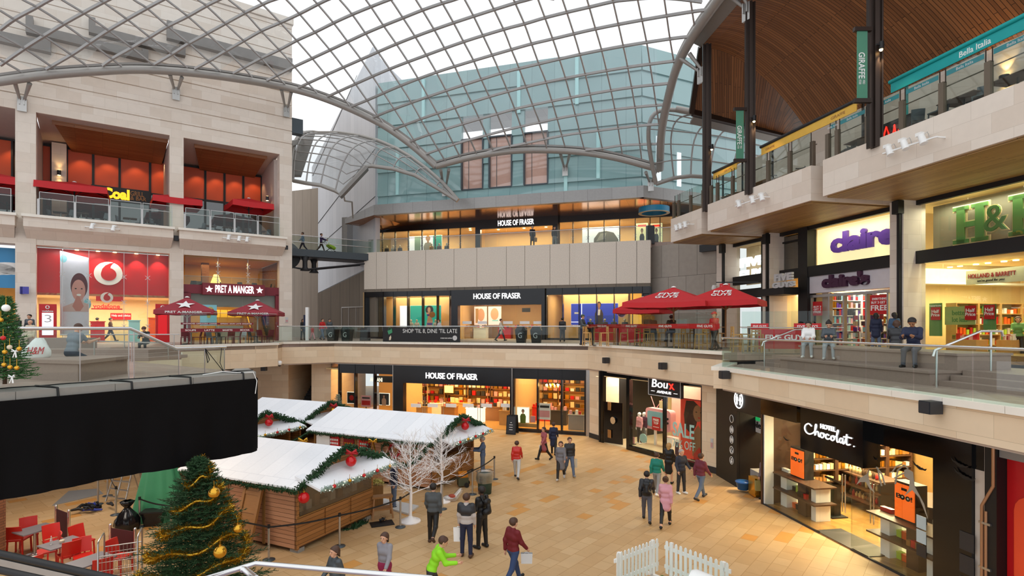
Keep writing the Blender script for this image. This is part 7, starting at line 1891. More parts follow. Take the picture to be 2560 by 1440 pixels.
for a,b,c,e in((u0,u1,z0,z0+.03),(u0,u1,z1-.03,z1),(u0,u0+.03,z0,z1),(u1-.03,u1,z0,z1)):w.bx(a,b,.3,.32,c,e)
w.put('border','light_grey',on=sg)
um=(u0+u1)/2;w=MB(BF);w.text('Bou',(um-(u1-u0)*.13,.3,z0+(z1-z0)*.64),(1,0,0),(0,0,1),(0,1,0),w=(u1-u0)*.5,h=(z1-z0)*.42,depth=.03,shear=.1);w.text('AVENUE',(um,.3,z0+(z1-z0)*.22),(1,0,0),(0,0,1),(0,1,0),w=(u1-u0)*.44,h=(z1-z0)*.13,depth=.03)
for s in(-1,1):w.bx(um+s*(u1-u0)*.35-.12,um+s*(u1-u0)*.35+.12,.3,.32,z0+(z1-z0)*.215,z0+(z1-z0)*.235)
w.put('lettering','white_glow',on=sg)
MB(BF).text('x',(um+(u1-u0)*.23,.3,z0+(z1-z0)*.56),(1,0,0),(0,0,1),(0,1,0),w=(u1-u0)*.18,h=(z1-z0)*.3,depth=.03,shear=-.2).put('red_letter','neon_red',on=sg)
# red portrait poster and big sale letters
po=lbx(BF,1702,1757,1000,1158,-.25,'tall red poster of a long-haired figure beside the sale letters','poster_red','dark_red_cloth')
def ba(nm,m,pts,dd,a=1702,b=1757,y0=1000,y1=1158,d=-.25):
 u0,u1,_,_,z0,z1=fbox(BF,a,b,y0,y1,0,0,d);MB(BF).slab([(u0+x*(u1-u0),d,z0+y*(z1-z0))for x,y in pts],(0,dd,0)).put(nm,m,on=po)
ba('printed_hair','hair_brown',[(.25,.98),(.6,.99),(.9,.9),(.7,.6),(.5,.45),(.2,.55),(.15,.75)],.006)
ba('printed_shoulder','tan_skin',[(.55,.12),(1,.1),(1,.5),(.8,.62),(.6,.5),(.5,.35)],.008);ba('printed_face','tan_skin',ellipse(.78,.8,.2,.13),.01);ba('printed_eye','hair_dark',ellipse(.72,.82,.04,.008),.012);ba('printed_eye','hair_dark',ellipse(.92,.82,.03,.008),.012);ba('printed_lips','red_sign',ellipse(.84,.735,.05,.01),.012)
ba('printed_dress','red_gloss',[(.6,.02),(1,.02),(1,.2),(.85,.28),(.6,.16)],.011)
t=thing('window_letters','big mint sale letters stuck on the lingerie window','lettering',BF.w(bu(1705),.02,.8))
sgl(t,BF,'SALE',1682,1736,0,0,.02,'mint',.012,.02,z0=BF.z(1709,1094),z1=BF.z(1709,1058));sgl(t,BF,'70% OFF',1682,1738,0,0,.02,'mint',.012,.0,z0=BF.z(1709,1122),z1=BF.z(1709,1101))
# pink television display
t=thing('giant_television','oversized pink television prop in the lingerie window','display prop',BF.w(bu(1648,-1),-1,.3))
u0,u1,_,_,z0,z1=fbox(BF,1614,1676,1023,1076,0,0,-1)
def rr(a,b,c,e,r):
 P=[]
 for cx,cy,s in((b-r,e-r,0),(a+r,e-r,1),(a+r,c+r,2),(b-r,c+r,3)):P+=[(cx+r*math.cos((s+q/4)*math.pi/2),cy+r*math.sin((s+q/4)*math.pi/2))for q in range(5)]
 return P
MB(BF).slab([(x,-1.4,y)for x,y in rr(u0,u1,z0,z1,.18)],(0,.4,0)).put('casing','pink',on=t)
MB(BF).slab([(x,-1.0,y)for x,y in rr(u0+.15,u1-.38,z0+.15,z1-.15,.12)],(0,.02,0)).put('screen',mat('tv_blue','#7fb0bb',.2),on=t)
for zz in(.62,.42):MB(BF).cyl((u1-.18,-1,z0+(z1-z0)*zz),(u1-.18,-.94,z0+(z1-z0)*zz),.06,n=12).put('dial','black',on=t)
MB(BF).tube([(u0+.5,-1.2,z1),(u0+.2,-1.2,z1+.6)],.02,6).tube([(u0+.6,-1.2,z1),(u0+1.0,-1.2,z1+.5)],.02,6).put('aerial','pink',on=t)
for s in(.3,.7):MB(BF).bx(u0+(u1-u0)*s-.06,u0+(u1-u0)*s+.06,-1.25,-1.15,.25,z0).put('leg','white',on=t)
promo(BF,1630,1650,1043,1076,-.95,'red free top card leaning before the pink television',[('FREE',.7,.88,.7),('TOP',.46,.64,.6),('PJ PANTS',.2,.28,.7)])
stc(MB(BF).bx(bu(1608),bu(1682),-2.2,-2.1,.22,3.6),'wall_lingerie_display',mat('display_pink','#e2a59a',.6))
stc(MB(BF).bx(bu(1576),bu(1758),-2.1,-.1,.03,.24),'floor_lingerie_window','pale_floor')
promo(BF,1648,1667,1003,1022,-.9,'cream speech card above the pink television',[],'cream_wall','black')
for k,(px,d,tp)in enumerate(((1599,-.7,'pink'),(1611,-1.0,'plum'))):
 mannequin('shop mannequin in the lingerie window, %s'%('in a pale top nearer the door','in a plum top nearer the television')[k],BF.w(bu(px,d),d,.24),BF.rz+3.1,'white',tp,'charcoal' if k==0 else 'grey',female=True,h=1.7)
t=thing('speech_disc','round mint speech disc low in the lingerie window','sticker',BF.w(bu(1608,-.2),-.2,.6));MB(BF).slab([(bu(1608,-.1)+x,-.12,.75+y)for x,y in ellipse(0,0,.26,.24)],(0,.03,0)).put('disc','mint',on=t)
for k,(px,py)in enumerate(((1582,1113),(1692,1130),(1736,1155))):
 u=bu(px,-.3);t=thing('price_stand','small dark price stand on the lingerie window floor, %s from the door'%ORD[k],'sign',BF.w(u,-.3,.24));hh=.35 if k==0 else.62
 MB(BF).bx(u-.12,u+.12,-.32,-.3,.28,.28+hh).put('card','pink' if k==0 else 'plum',on=t);MB(BF).bx(u-.16,u+.16,-.4,-.22,.24,.27).put('foot','black',on=t)
MB(BF).bx(bu(1660,-1.2),bu(1684,-1.2),-1.6,-1.1,.24,.8).put('window_plinth','white',label='white plinth with folded clothes under the pink television',cat='plinth')
shelf_unit(BF,bu(1545,-4),bu(1572,-4),-4.8,-4.2,.03,1.9,6,'white drawer shelf seen through the lingerie shop doorway','white')
for k,px in enumerate((1548,1562)):goods(BF,bu(px,-4.5)-.5,bu(px,-4.5)+.5,-4.4,1.9,6,['black','plum','red_sign','dark_wood'],'dark garment hung at the back of the lingerie shop','garments at the back of the lingerie shop',.5,.8,.16,name='hung_garment',cat='garment')
area('lingerie_light',BF.w(bu(1640,-2),-1.2,3.7),6,2,330,(1,.85,.62),BF.rz);area('lingerie_door_light',BF.w(bu(1555,-3),-3.4,3.7),2,2,140,(1,.85,.6),BF.rz)
t=thing('notice_plate','small pale notice on the stone pier beside the lingerie window','notice',BF.w(bu(1780,.2),.17,1.2));MB(BF).bx(bu(1777,.16),bu(1783,.16),.15,.18,BF.z(1780,1118),BF.z(1780,1094)).put('plate','light_grey',on=t);MB(BF).bx(bu(1777.6,.16),bu(1782.4,.16),.18,.185,BF.z(1780,1116),BF.z(1780,1104)).put('printed_panel','notice_pink',on=t)
# toilets passage
TF=Fac(9.1,24.6,9.36,20.95)
tu=TF.u
MB(TF).bx(-.3,TF.L+.1,-.12,.0,TF.z(1850,1029),4.3).put('toilet_fascia','black',label='black panel with the round toilet symbol under the stone terrace',cat='panel')
MB(TF).bx(-.3,tu(1842),-.12,0,0,TF.z(1850,1029)).put('symbol_board','black',label='tall black panel with five round symbols beside the toilet passage',cat='panel')
stc(MB(TF).bx(tu(1842),TF.L,-3.5,-3.4,0,4.3),'wall_toilet_back',mat('passage_amber','#a8691f',.6));stc(MB(TF).bx(tu(1842)-.1,tu(1842),-3.4,-.1,0,4.3),'wall_toilet_side','black')
def ring(F,u,z,r,d,m,parent,wd_=.025):
 w=MB(F);w.tube([(u+r*math.cos(a),d,z+r*math.sin(a))for a in[2*math.pi*q/28 for q in range(28)]],wd_,6,closed=True);return w.put('ring',m,on=parent)
def pic_person(F,u,z,h,d,m,parent,dress=False):
 w=MB(F);w.slab([(u+x,d,z+h*.88+y)for x,y in ellipse(0,0,h*.1,h*.1,14)],(0,.02,0))
 if dress:P=[(-.1,.75),(.1,.75),(.26,.38),(.12,.38),(.1,0),(-.1,0),(-.12,.38),(-.26,.38)]
 else:P=[(-.2,.75),(.2,.75),(.2,.38),(.12,.38),(.11,0),(-.11,0),(-.12,.38),(-.2,.38)]
 w.slab([(u+x*h,d,z+y*h)for x,y in P],(0,.02,0));w.put('pictogram',m,on=parent)
t=thing('toilet_symbol','large round white man and woman symbol on the black panel','sign',TF.w(tu(1848),.02,TF.z(1848,1020)))
cz=TF.z(1848,999);r_=(TF.z(1848,978)-TF.z(1848,1020))/2;ring(TF,tu(1848),cz,r_,.03,'white_glow',t);pic_person(TF,tu(1848)-r_*.4,cz-r_*.62,r_*1.25,.02,'white_glow',t);pic_person(TF,tu(1848)+r_*.4,cz-r_*.62,r_*1.25,.02,'white_glow',t,True)
for k,py in enumerate((1047,1074,1099,1125,1151)):
 t=thing('toilet_symbol','small round white symbol on the tall black panel, %s from the top'%ORD[k],'sign',TF.w(tu(1830),.02,TF.z(1830,py)))
 r2=.155;z=TF.z(1830,py);ring(TF,tu(1830),z,r2,.02,'white',t,.012)
 if k in(1,2):pic_person(TF,tu(1830)-.05,z-.1,.2,.01,'white',t);pic_person(TF,tu(1830)+.06,z-.1,.2,.01,'white',t,True)
 elif k==3:MB(TF).tube([(tu(1830)-.02,.02,z+.09),(tu(1830)-.02,.02,z-.01),(tu(1830)+.06,.02,z-.01),(tu(1830)+.09,.02,z-.09)],.014,5).tube([(tu(1830)-.02+.07*math.cos(a),.02,z-.04+.07*math.sin(a))for a in[math.pi*(.7+q*.14)for q in range(9)]],.012,5).put('pictogram','white',on=t)
 elif k==4:MB(TF).slab([(tu(1830)+x,.01,z+.05+y)for x,y in ellipse(0,0,.04,.04,12)],(0,.02,0)).slab([(tu(1830)+x,.01,z+y)for x,y in((-.07,0),(.07,0),(.05,-.1),(-.05,-.1))],(0,.02,0)).put('pictogram','white',on=t)
sg=thing('toilet_sign','white hanging sign with black letters inside the toilet passage','sign',TF.w(tu(1875,-1),-1,2.4))
u0,u1,_,_,z0,z1=fbox(TF,1853,1912,1040,1077,0,0,-.8);MB(TF).bx(u0,u1,-.9,-.8,z0,z1).put('board','light_grey',on=sg);sgl(sg,TF,'Toilets',1875,1912,1054,1070,-.79,'black',.01,.02);MB(TF).bx(tu(1880,-.8),tu(1900,-.8),-.8,-.79,TF.z(1888,1050,-.8),TF.z(1888,1041,-.8)).put('exit_panel','green_exit',on=sg)
area('toilet_light',TF.w(TF.L*.7,-2,3.4),1,1,150,(1,.75,.4))
stc(MB(TF).bx(TF.L+.02,TF.L+.26,-.3,.05,0,4.35),'trim_white_jamb','white')
t=thing('cleaning_trolley','cleaning trolley with a blue bucket at the toilet passage','trolley',TF.w(tu(1862,-.3),.1,0));u=tu(1862,.1)
MB(TF).bx(u-.35,u+.55,-.9,-.3,.12,.9).put('cabinet','grey',on=t);MB(TF).lathe((u-.25,.05,.1),[(.2,0),(.27,.28),(.29,.28),(.29,.33)],16).put('bucket',mat('bucket_blue','#2b67b0',.35),on=t);MB(TF).bx(u+.1,u+.6,-.3,.0,.05,.75).put('yellow_sack','gold',on=t)
# chocolate shop
cu=CF.u;CE=cu(2348)
c0=cu(1909)
SZ0,SZ1,GH=2.66,4.1,3.36
stc(MB(CF).bx(c0,CE,-6.2,-6.0,0,4.2),'wall_chocolate_back',mat('choc_wall','#8a6a3c',.6));stc(MB(CF).bx(c0,CE+.4,-6.2,-.05,3.7,3.8),'ceiling_chocolate','cream_wall');stc(MB(CF).bx(c0,CE+.4,-6.2,.02,0,.03),'floor_chocolate','shop_floor');stc(MB(CF).bx(c0-.1,c0,-6.2,.05,0,4.2),'wall_chocolate_side','dark_wood');stc(MB(CF).bx(CE+.3,CE+.5,-6.2,-.2,0,4.2),'wall_chocolate_end','choc_wall')
MB(CF).bx(cu(2040),cu(2170),-.9,.02,.03,.05).put('door_mat','charcoal',label='dark grey entrance mat at the chocolate shop door',cat='mat')
t=thing('chocolate_fascia','black fascia of the chocolate shop with a projecting name box','shopfront',CF.w(cu(2080),.2,SZ0))
for a,b in((c0,cu(2000)),(cu(2156),CE+1.2)):MB(CF).bx(a,b,-.1,.12,GH,4.3).put('fascia_board','black_gloss',on=t)
w=MB(CF);a,b=cu(2001,.45),cu(2157,.45);w.bx(a,b,-.1,.45,SZ0,4.3);w.put('name_box','black_gloss',on=t)
def script(parent,F,pts_list,m,r,d):
 for P in pts_list:MB(F).tube([V3(x,d,z)for x,z in P],r,6).put('lettering',m,on=parent)
sgl(t,CF,'HOTEL',2052,2090,0,0,.46,'white_glow',.03,.02,z0=CF.z(2070,1075,.45),z1=CF.z(2070,1063,.45))
za,zb_=CF.z(2012,1082,.45),CF.z(2012,1056,.45)
ua,ub=cu(2012,.45),cu(2138,.45);L_=ub-ua;q=zb_-za
X=lambda x,y:(ua+x*L_,za-.02+y*q)
def cur(L):return[tuple(p)[:2]for p in curve_pts([(x,y,0)for x,y in L],40)]
scr=[[(.16,.88),(.1,1.05),(.03,.85),(.01,.5),(.04,.2),(.1,.08),(.17,.2),(.23,.5),(.265,1.0),(.25,1.15),(.235,.7),(.235,.1),(.26,.45),(.3,.5),(.31,.15),(.335,.1)],[(.4,.5),(.355,.45),(.35,.15),(.39,.08),(.42,.3),(.4,.5),(.44,.42)],[(.52,.45),(.48,.5),(.455,.25),(.48,.08),(.53,.15),(.57,.3)],[(.6,.5),(.565,.4),(.56,.15),(.595,.08),(.63,.3),(.6,.5),(.66,.5),(.7,1.0),(.69,1.1),(.675,.7),(.68,.1),(.71,.1)],[(.78,.48),(.74,.45),(.725,.2),(.755,.08),(.785,.3),(.785,.5),(.785,.12),(.81,.1),(.85,.6),(.86,.95),(.855,.15),(.89,.08),(.92,.15)],[(.8,.66),(.87,.72),(.95,.72)],[(.985,.05),(.99,.1)]]
script(t,CF,[[X(x,y*1.0)for x,y in cur(L)]for L in scr],'white_glow',.022,.47)
sf_=thing('chocolate_shopfront','frameless glass front of the chocolate shop','shopfront',CF.w(cu(2100),0,0))
for a,b,z0,z1 in((1909,2025,.03,GH),(2025,2050,.03,SZ0),(2128,2256,.03,GH),(2256,2348,.03,GH)):
 MB(CF).bx(cu(a),cu(b)-.015,-.012,.012,z0,z1).put('glass_pane','shop_glass',on=sf_)
MB(CF).bar((cu(2128),0,1.4),(cu(2128)-.1,-1.0,1.4),.02,2.6).put('door_leaf','shop_glass',on=sf_)
MB(CF).bar((cu(2050),0,1.4),(cu(2050)+.3,-.9,1.4),.02,2.6).put('door_leaf','shop_glass',on=sf_)
for u,d in((cu(2060),-.75),(cu(2132)-.12,-.8)):
 for s in(-.06,.06):MB(CF).tube([(u+s,d+.05,.7),(u+s,d+.05,1.9)],.018,6).put('door_pull','bright_steel',on=sf_)
MB(CF).bx(c0,cu(2050),-.03,.03,0,.05).bx(cu(2128),CE,-.03,.03,0,.05).bx(c0-.02,c0+.02,-.03,.03,0,GH).put('edge_strip','charcoal',on=sf_)
# grey twisted-branch decals on the glass and small black bats
t=thing('window_decal','grey twisted branch decal across the chocolate shop glass','decal',CF.w(cu(2200),.02,.8))
zz=lambda px,py:CF.z(px,py)
for P in(((2142,1212),(2152,1195),(2168,1185),(2176,1165),(2172,1190),(2178,1215),(2188,1232),(2176,1222),(2166,1205),(2152,1205)),((2262,1175),(2270,1172),(2284,1180),(2288,1215),(2312,1260),(2322,1300),(2318,1290),(2300,1245),(2282,1225),(2262,1240),(2274,1222),(2276,1200),(2262,1190))):
 MB(CF).slab([(cu(x),.014,zz(x,y))for x,y in P],(0,.006,0)).put('branch_shape',mat('decal_grey','#a5a195',.6),on=t)
for P in(((2178,1162),(2196,1170),(2200,1195),(2206,1215)),((2190,1165),(2206,1185),(2214,1212)),((2240,1210),(2246,1175),(2262,1163),(2272,1172)),((2238,1195),(2256,1185),(2264,1182)),((2232,1180),(2242,1166),(2256,1160))):
 MB(CF).tube([(cu(x),.018,zz(x,y))for x,y in P],.02,5).put('branch_line','decal_grey',on=t)
for k,(px,py,s)in enumerate(((2178,1140,.26),(2300,1168,.2),(1966,1098,.14),(2400,1160,.22),(2412,1190,.26))):
 d=.03 if k!=3 and k!=4 else.22;u=cu(px,d);z=CF.z(px,py,d);P=[(-1,.5),(-.6,.1),(-.35,.2),(-.1,.05),(0,.18),(.1,.05),(.35,.2),(.6,.1),(1,.5),(.8,-.1),(.5,-.2),(.3,-.35),(0,-.5),(-.3,-.35),(-.5,-.2),(-.8,-.1)]
 MB(CF).slab([(u+x*s,d,z-x*s*.25+y*s*.6)for x,y in P],(0,.02,0)).put('paper_bat','black',label='black paper bat on the chocolate shop front, %s'%('over the branch decal','beside the cash desk','above the far white boxes','upper of two on the black pier','lower of two on the black pier')[k],cat='decoration')
 # display units with orange posters
def choc_display(label,px0,px1,dlt):
 u0,u1=cu(px0,-.6),cu(px1,-.6);t=thing('window_display',label,'display stand',CF.w((u0+u1)/2,-.7,.03));L=u1-u0
 for k,z in enumerate((.62,1.18)):MB(CF).bx(u0-.25,u1+.2,-1.15,-.3,z,z+.05).put('shelf','dark_wood',on=t)
 for a,b,m in((.0,.18,'white'),(.18,.5,'lightbox_yellow'),(.5,.72,'dark_wood'),(.86,.98,'white')):
  for z0,z1 in((.03,.62),(.67,1.18)):MB(CF).bx(u0+a*L,u0+b*L,-1.1,-.55 if m!='lightbox_yellow' else-.95,z0,z1).put('pedestal' if m!='lightbox_yellow' else 'lit_niche',m,on=t)
 MB(CF).bx(u0+L*.22,u0+L*.62,-1.0,-.65,1.23,2.28).put('poster_box','black',on=t)
 MB(CF).bx(u0+L*.24,u0+L*.6,-.65,-.62,1.28,2.22).put('orange_poster','orange_box',on=t)
 w=MB(CF);w.text('B   !',(u0+L*.42,-.62,1.88),(1,0,0),(0,0,1),(0,1,0),w=L*.3,h=.13,depth=.01,bold=.02)
 for s in(-.03,.07):w.slab([(u0+L*(.42+s)+x,-.62,1.87+y)for x,y in ellipse(0,0,.075,.07,14)],(0,.012,0))
 w.bx(u0+L*.37,u0+L*.47,-.62,-.61,2.06,2.13);w.put('lettering','black',on=t)
 w=MB(CF)
 for s in(-.03,.07):w.slab([(u0+L*(.42+s)+x+.01,-.606,1.88+y)for x,y in ellipse(0,0,.03,.025,10)],(0,.004,0))
 w.put('printed_eyes','white',on=t)
 for z in(.67,.03+.02,1.23):
  goods(CF,u0+L*.2,u0+L*.5,-.8,z,3,['black','red_sign','lime','orange'],'small chocolate box on the %s'%dlt,'chocolate boxes on the '+dlt,.16,.24,.15,name='chocolate_box',cat='box',dep=.14)if z<1.2 else goods(CF,u0-.2,u0+L*.1,-.8,z,2,['white','red_sign'],'small chocolate box on the %s'%dlt,'chocolate boxes on the '+dlt,.1,.16,.2,name='chocolate_box',cat='box',dep=.14)
 goods(CF,u0+L*.55,u0+L*.8,-.5,.67,3,['red_sign','black','brown_letter'],'small chocolate box on the %s'%dlt,'chocolate boxes on the '+dlt,.14,.2,.13,name='chocolate_box',cat='box',dep=.1)
choc_display('window display with an orange poster at the toilet end of the chocolate shop',1955,2045,'far window display')
choc_display('window display with an orange poster at the near end of the chocolate shop',2205,2342,'near window display')
CS=Fac(*CF.w(c0+.5,-1.6,0)[:2],*CF.w(c0+.5,-5.9,0)[:2])
for k in range(4):
 u=.5+k*1.07;shelf_unit(CS,u-.5,u+.5,-.45,0,.4,3.0,6,'lit wall shelf of wrapped chocolates facing the door, %s from the glass'%ORD[k],'dark_wood',back='gold')
 for r in range(6):goods(CS,u-.46,u+.46,-.12,.45+r*.433,6,['gold','white','cream_wall','brown_letter'],'small wrapped chocolate pack on the lit wall shelves','wrapped chocolates on the wall shelves',.14,.24,.12,name='chocolate_pack',cat='pack',dep=.12)
area('shelf_light',CS.w(2.3,.8,3.5),4,.5,160,(1,.78,.4),CS.rz)
t=thing('product_island','dark island table crowded with small bottles in the chocolate shop','display table',CF.w(cu(2165,-3),-3,0));a,b=cu(2120,-3.2),cu(2215,-3.2)
for z in(.35,.8,1.2):MB(CF).bx(a,b,-3.9,-2.9,z,z+.05).put('shelf','dark_wood',on=t)
for u in(a+.05,b-.05):MB(CF).bx(u-.05,u+.05,-3.8,-3.0,.03,1.2).put('leg','black',on=t)
for z in(.4,.85,1.25):goods(CF,a+.1,b-.1,-3.15,z,10,['dark_wood','brown_letter','red_sign','cream_wall'],'small bottle on the dark island table','bottles on the island table',.18,.28,.12,name='bottle',cat='bottle',dep=.1,shape='lathe')
t=thing('order_lectern','black lectern stand just inside the chocolate shop door','lectern',CF.w(cu(2085,-1.6),-1.6,0));u=cu(2085,-1.6)
MB(CF).bx(u-.14,u+.14,-1.75,-1.5,.05,1.15).put('column','black',on=t);MB(CF).box((u,-1.6,1.25),(.4,.45,.06),rx=.5).put('slanted_top','black',on=t);MB(CF).bx(u-.3,u+.3,-1.9,-1.3,.03,.07).put('base','black',on=t)
t=thing('cash_desk','curved wooden cash desk at the near end of the chocolate shop','counter',CF.w(cu(2310,-1.9),-1.9,0));cc=CF.w(cu(2330,-2.0),-2.2,0)
MB().lathe((cc.x,cc.y,.03),[(.85,0),(.9,.75),(.9,.8)],28).put('drum','wood',on=t)
for z,r in((.95,1.0),(1.5,.92)):MB().lathe((cc.x,cc.y,z),[(r,0),(r,.06)],28,False).put('tier','dark_wood',on=t)
MB().cyl((cc.x,cc.y,.8),(cc.x,cc.y,1.5),.25).put('stem','dark_wood',on=t)
for zz,rr_,n_ in((1.01,.85,9),(1.56,.7,5)):
 for k in range(n_):
  a=math.pi*(.75+.95*k/n_);MB().lathe((cc.x+rr_*math.cos(a),cc.y+rr_*math.sin(a),zz),[(.08,0),(.08,.2),(.075,.22)],10).put('tin',('orange','black','white')[k%3],label='small round tin on the curved cash desk',cat='tin',group='tins on the cash desk')
for k,(px,py0,py1,m)in enumerate(((2305,1290,1322,'aqua'),(2305,1326,1358,'aqua'),(2305,1362,1392,'charcoal'))):
 MB(CF).bx(cu(px-12),cu(px+12),.015,.025,CF.z(px,py1),CF.z(px,py0)).put('window_notice',mat('notice_pale','#b9cdd6',.4)if m=='aqua' else m,label='small %s notice on the chocolate shop glass, %s of three'%('pale' if k<2 else 'dark',ORD[k]),cat='notice')
shelf_unit(CF,cu(1945,-3.2),cu(2000,-3.2),-3.8,-3.3,.03,2.4,4,'lit tall shelf of white boxes near the toilet end of the chocolate shop','dark_wood',back='lightbox_yellow')
for r in range(1,4):goods(CF,cu(1948,-3.3),cu(1998,-3.3),-3.5,.1+r*.585,3,['white','white','red_sign'],'white gift box on the lit tall shelf','gift boxes on the lit tall shelf',.3,.42,.3,name='gift_box',cat='box')
for px,d,p in((2010,-3.0,420),(2100,-4.4,620),(2220,-4.0,620),(2310,-2.2,260),(2150,-1.6,260)):area('chocolate_light',CF.w(cu(px,d),d,3.6),1.6,1.6,p,(1,.80,.45),CF.rz)
# end piers, pipe, red shop at the border
stc(MB(CF).bx(CE,cu(2446),-1.4,.18,0,4.35),'pillar_black','black_gloss')
stc(MB(CF).bx(cu(2447),cu(2476),-1.4,.1,0,4.35),'pillar_terrace',mat('pier_pale','#cfc4b8',.6))
stc(MB(CF).bx(cu(2477),cu(2507),-1.4,.16,0,4.35),'pillar_shop_edge','black')
t=thing('wall_pipe','copper coloured pipe running up the pale pier','pipe',CF.w(cu(2456,.16),.16,0));u=cu(2456,.16);MB(CF).tube([(u,.17,.02),(u,.17,2.6),(u+.25,.17,3.1),(u+.25,.17,4.3)],.035,8).tube([(u+.09,.17,.02),(u+.09,.17,2.5)],.03,8).put('tube',mat('copper_pipe','#b58a68',.4,.6),on=t)
for zz in(1.2,2.2):MB(CF).bx(u-.06,u+.2,.1,.2,zz,zz+.05).put('clip','steel',on=t)
MB(CF).bx(cu(2508),cu(2508)+6,-.2,-.1,0,3.75).put('red_shop_panel','red_sign',label='glossy red shop window panel at the frame edge',cat='panel')
MB(CF).slab([(x,-.1,y)for x,y in rr(cu(2528),cu(2528)+3,.9,3.0,.35)],(0,.03,0)).put('orange_graphic',mat('graphic_orange','#f0502c',.3,0,.2,1),label='rounded orange graphic on the red shop panel',cat='graphic')
stc(MB(CF).bx(cu(2508),cu(2508)+6,-.2,.1,3.75,4.3),'trim_red_shop','grey')
for k,(px,z)in enumerate(((2416,1.15),(2416,.62),(2416,.1))):
 u=cu(px,.2);MB(CF).bx(u-.17,u+.17,.18,.2,z+.3,z+.72).put('framed_menu','charcoal',label='dark framed menu on the glossy black pier, %s from the top'%ORD[k],cat='frame')
 # black cube speakers on the stone edges
for k,(px,py,Y)in enumerate(((1515,901,31.0),(1657,915,26.8))):
 fixture(F5,px,py,.2,'black cube speaker on the stone balcony, %s from the store'%ORD[k],(.28,.3,.32))
fixture(TE,1812,937,.2,'black cube speaker at the corner of the right terrace',(.24,.3,.28));fixture(TE,2327,1018,.22,'black cube speaker on the near stone edge above the chocolate shop',(.27,.3,.26))
# greenery builders
def sprig(path,r,m,name,label=None,cat=None,dens=60,wl=.018,parent=None,group=None,droop=.0,seed=1):
 """bushy garland: short needles standing off a path"""
 rr_=random.Random(seed);w=MB();P=[Vector(p)for p in path]
 w.tube(P,r*.25,5)
 for i in range(len(P)-1):
  a,b=P[i],P[i+1];d=b-a;n=max(1,int(d.length*dens));d.normalize()
  x=d.orthogonal().normalized();y=d.cross(x)
  for k in range(n):
   o=a.lerp(b,rr_.random());t=rr_.uniform(0,6.283);out=(x*math.cos(t)+y*math.sin(t)+d*rr_.uniform(-.7,.7));e=o+out.normalized()*r*rr_.uniform(.6,1.25)-V3(0,0,droop*r);s=d.cross(out).normalized()*wl*r/.12
   w.add([o-s*.6,o+s*.6,e+s,e-s*.3],[(0,1,2,3)])
 return w.put(name,m,on=parent,label=label,cat=cat,group=group)
def fir_tree(label,c,h,r,n,m='fir',needle=.05,seed=3,name='christmas_tree',twigs=7,tiers=None):
 rr_=random.Random(seed);t=thing(name,label,'tree',c)
 MB(t).cyl((0,0,0),(0,0,h*.97),.05*h/2.5,.008,8).put('trunk','trunk',on=t)
 w=MB(t)
 for k in range(n):
  f=(k+.5)/n;z=h*(.06+.92*f);L=r*(1-f)**.85*rr_.uniform(.75,1.1)+.05;a=k*2.399+rr_.uniform(-.2,.2)
  d=Vector((math.cos(a),math.sin(a),.05+.45*f));e=V3(0,0,z)+d*L-V3(0,0,.12*L*L)
  o=V3(0,0,z);s=Vector((-math.sin(a),math.cos(a),0))
  w.bar(o,e,.012,.012)
  for q in range(twigs):
   g=.22+.78*q/(twigs-1);b=o.lerp(e,g);tl=L*.38*(1.15-g)+.05
   for sg in(-1,1):
    td=(d*.8+s*sg*rr_.uniform(.6,1.1)+Vector((0,0,rr_.uniform(-.25,.2)))).normalized();te=b+td*tl
    w.bar(b,te,.007,.007)
    nn=max(3,int(tl/needle*2.2))
    for j in range(nn):
     bb=b.lerp(te,(j+rr_.random())/nn);u=Vector((rr_.uniform(-1,1),rr_.uniform(-1,1),rr_.uniform(-.4,1)));nd=(td*.7+u*.8).normalized()*needle*rr_.uniform(.7,1.3);ss=td.cross(u).normalized()*needle*.13
     w.add([bb-ss,bb+ss,bb+nd],[(0,1,2)])
 w.put('foliage',m,on=t)
 return t
def bauble(c,r,m,label,cat='bauble',bow=False,name='bauble',string=.12):
 t=thing(name,label,cat,c)
 MB().ball(c,r,18).put('globe',m,on=t);MB().cyl(Vector(c)+V3(0,0,r*.95),Vector(c)+V3(0,0,r*1.2),r*.2,n=8).cyl(Vector(c)+V3(0,0,r*1.2),Vector(c)+V3(0,0,r*1.2+string),.006,n=4).put('cap','gold',on=t)
 if bow:
  b=Vector(c)+V3(.02,-.04,r*1.5);w=MB()
  for s in(-1,1):
   w.tube([b,b+V3(s*r*.9,-.03,r*.55),b+V3(s*r*1.15,-.03,0),b],[.03,.055,.05,.03],6);w.bar(b,b+V3(s*r*.6,-.04,-r*1.1),.07,.012)
  w.put('bow','red_ribbon',on=t)
 return t
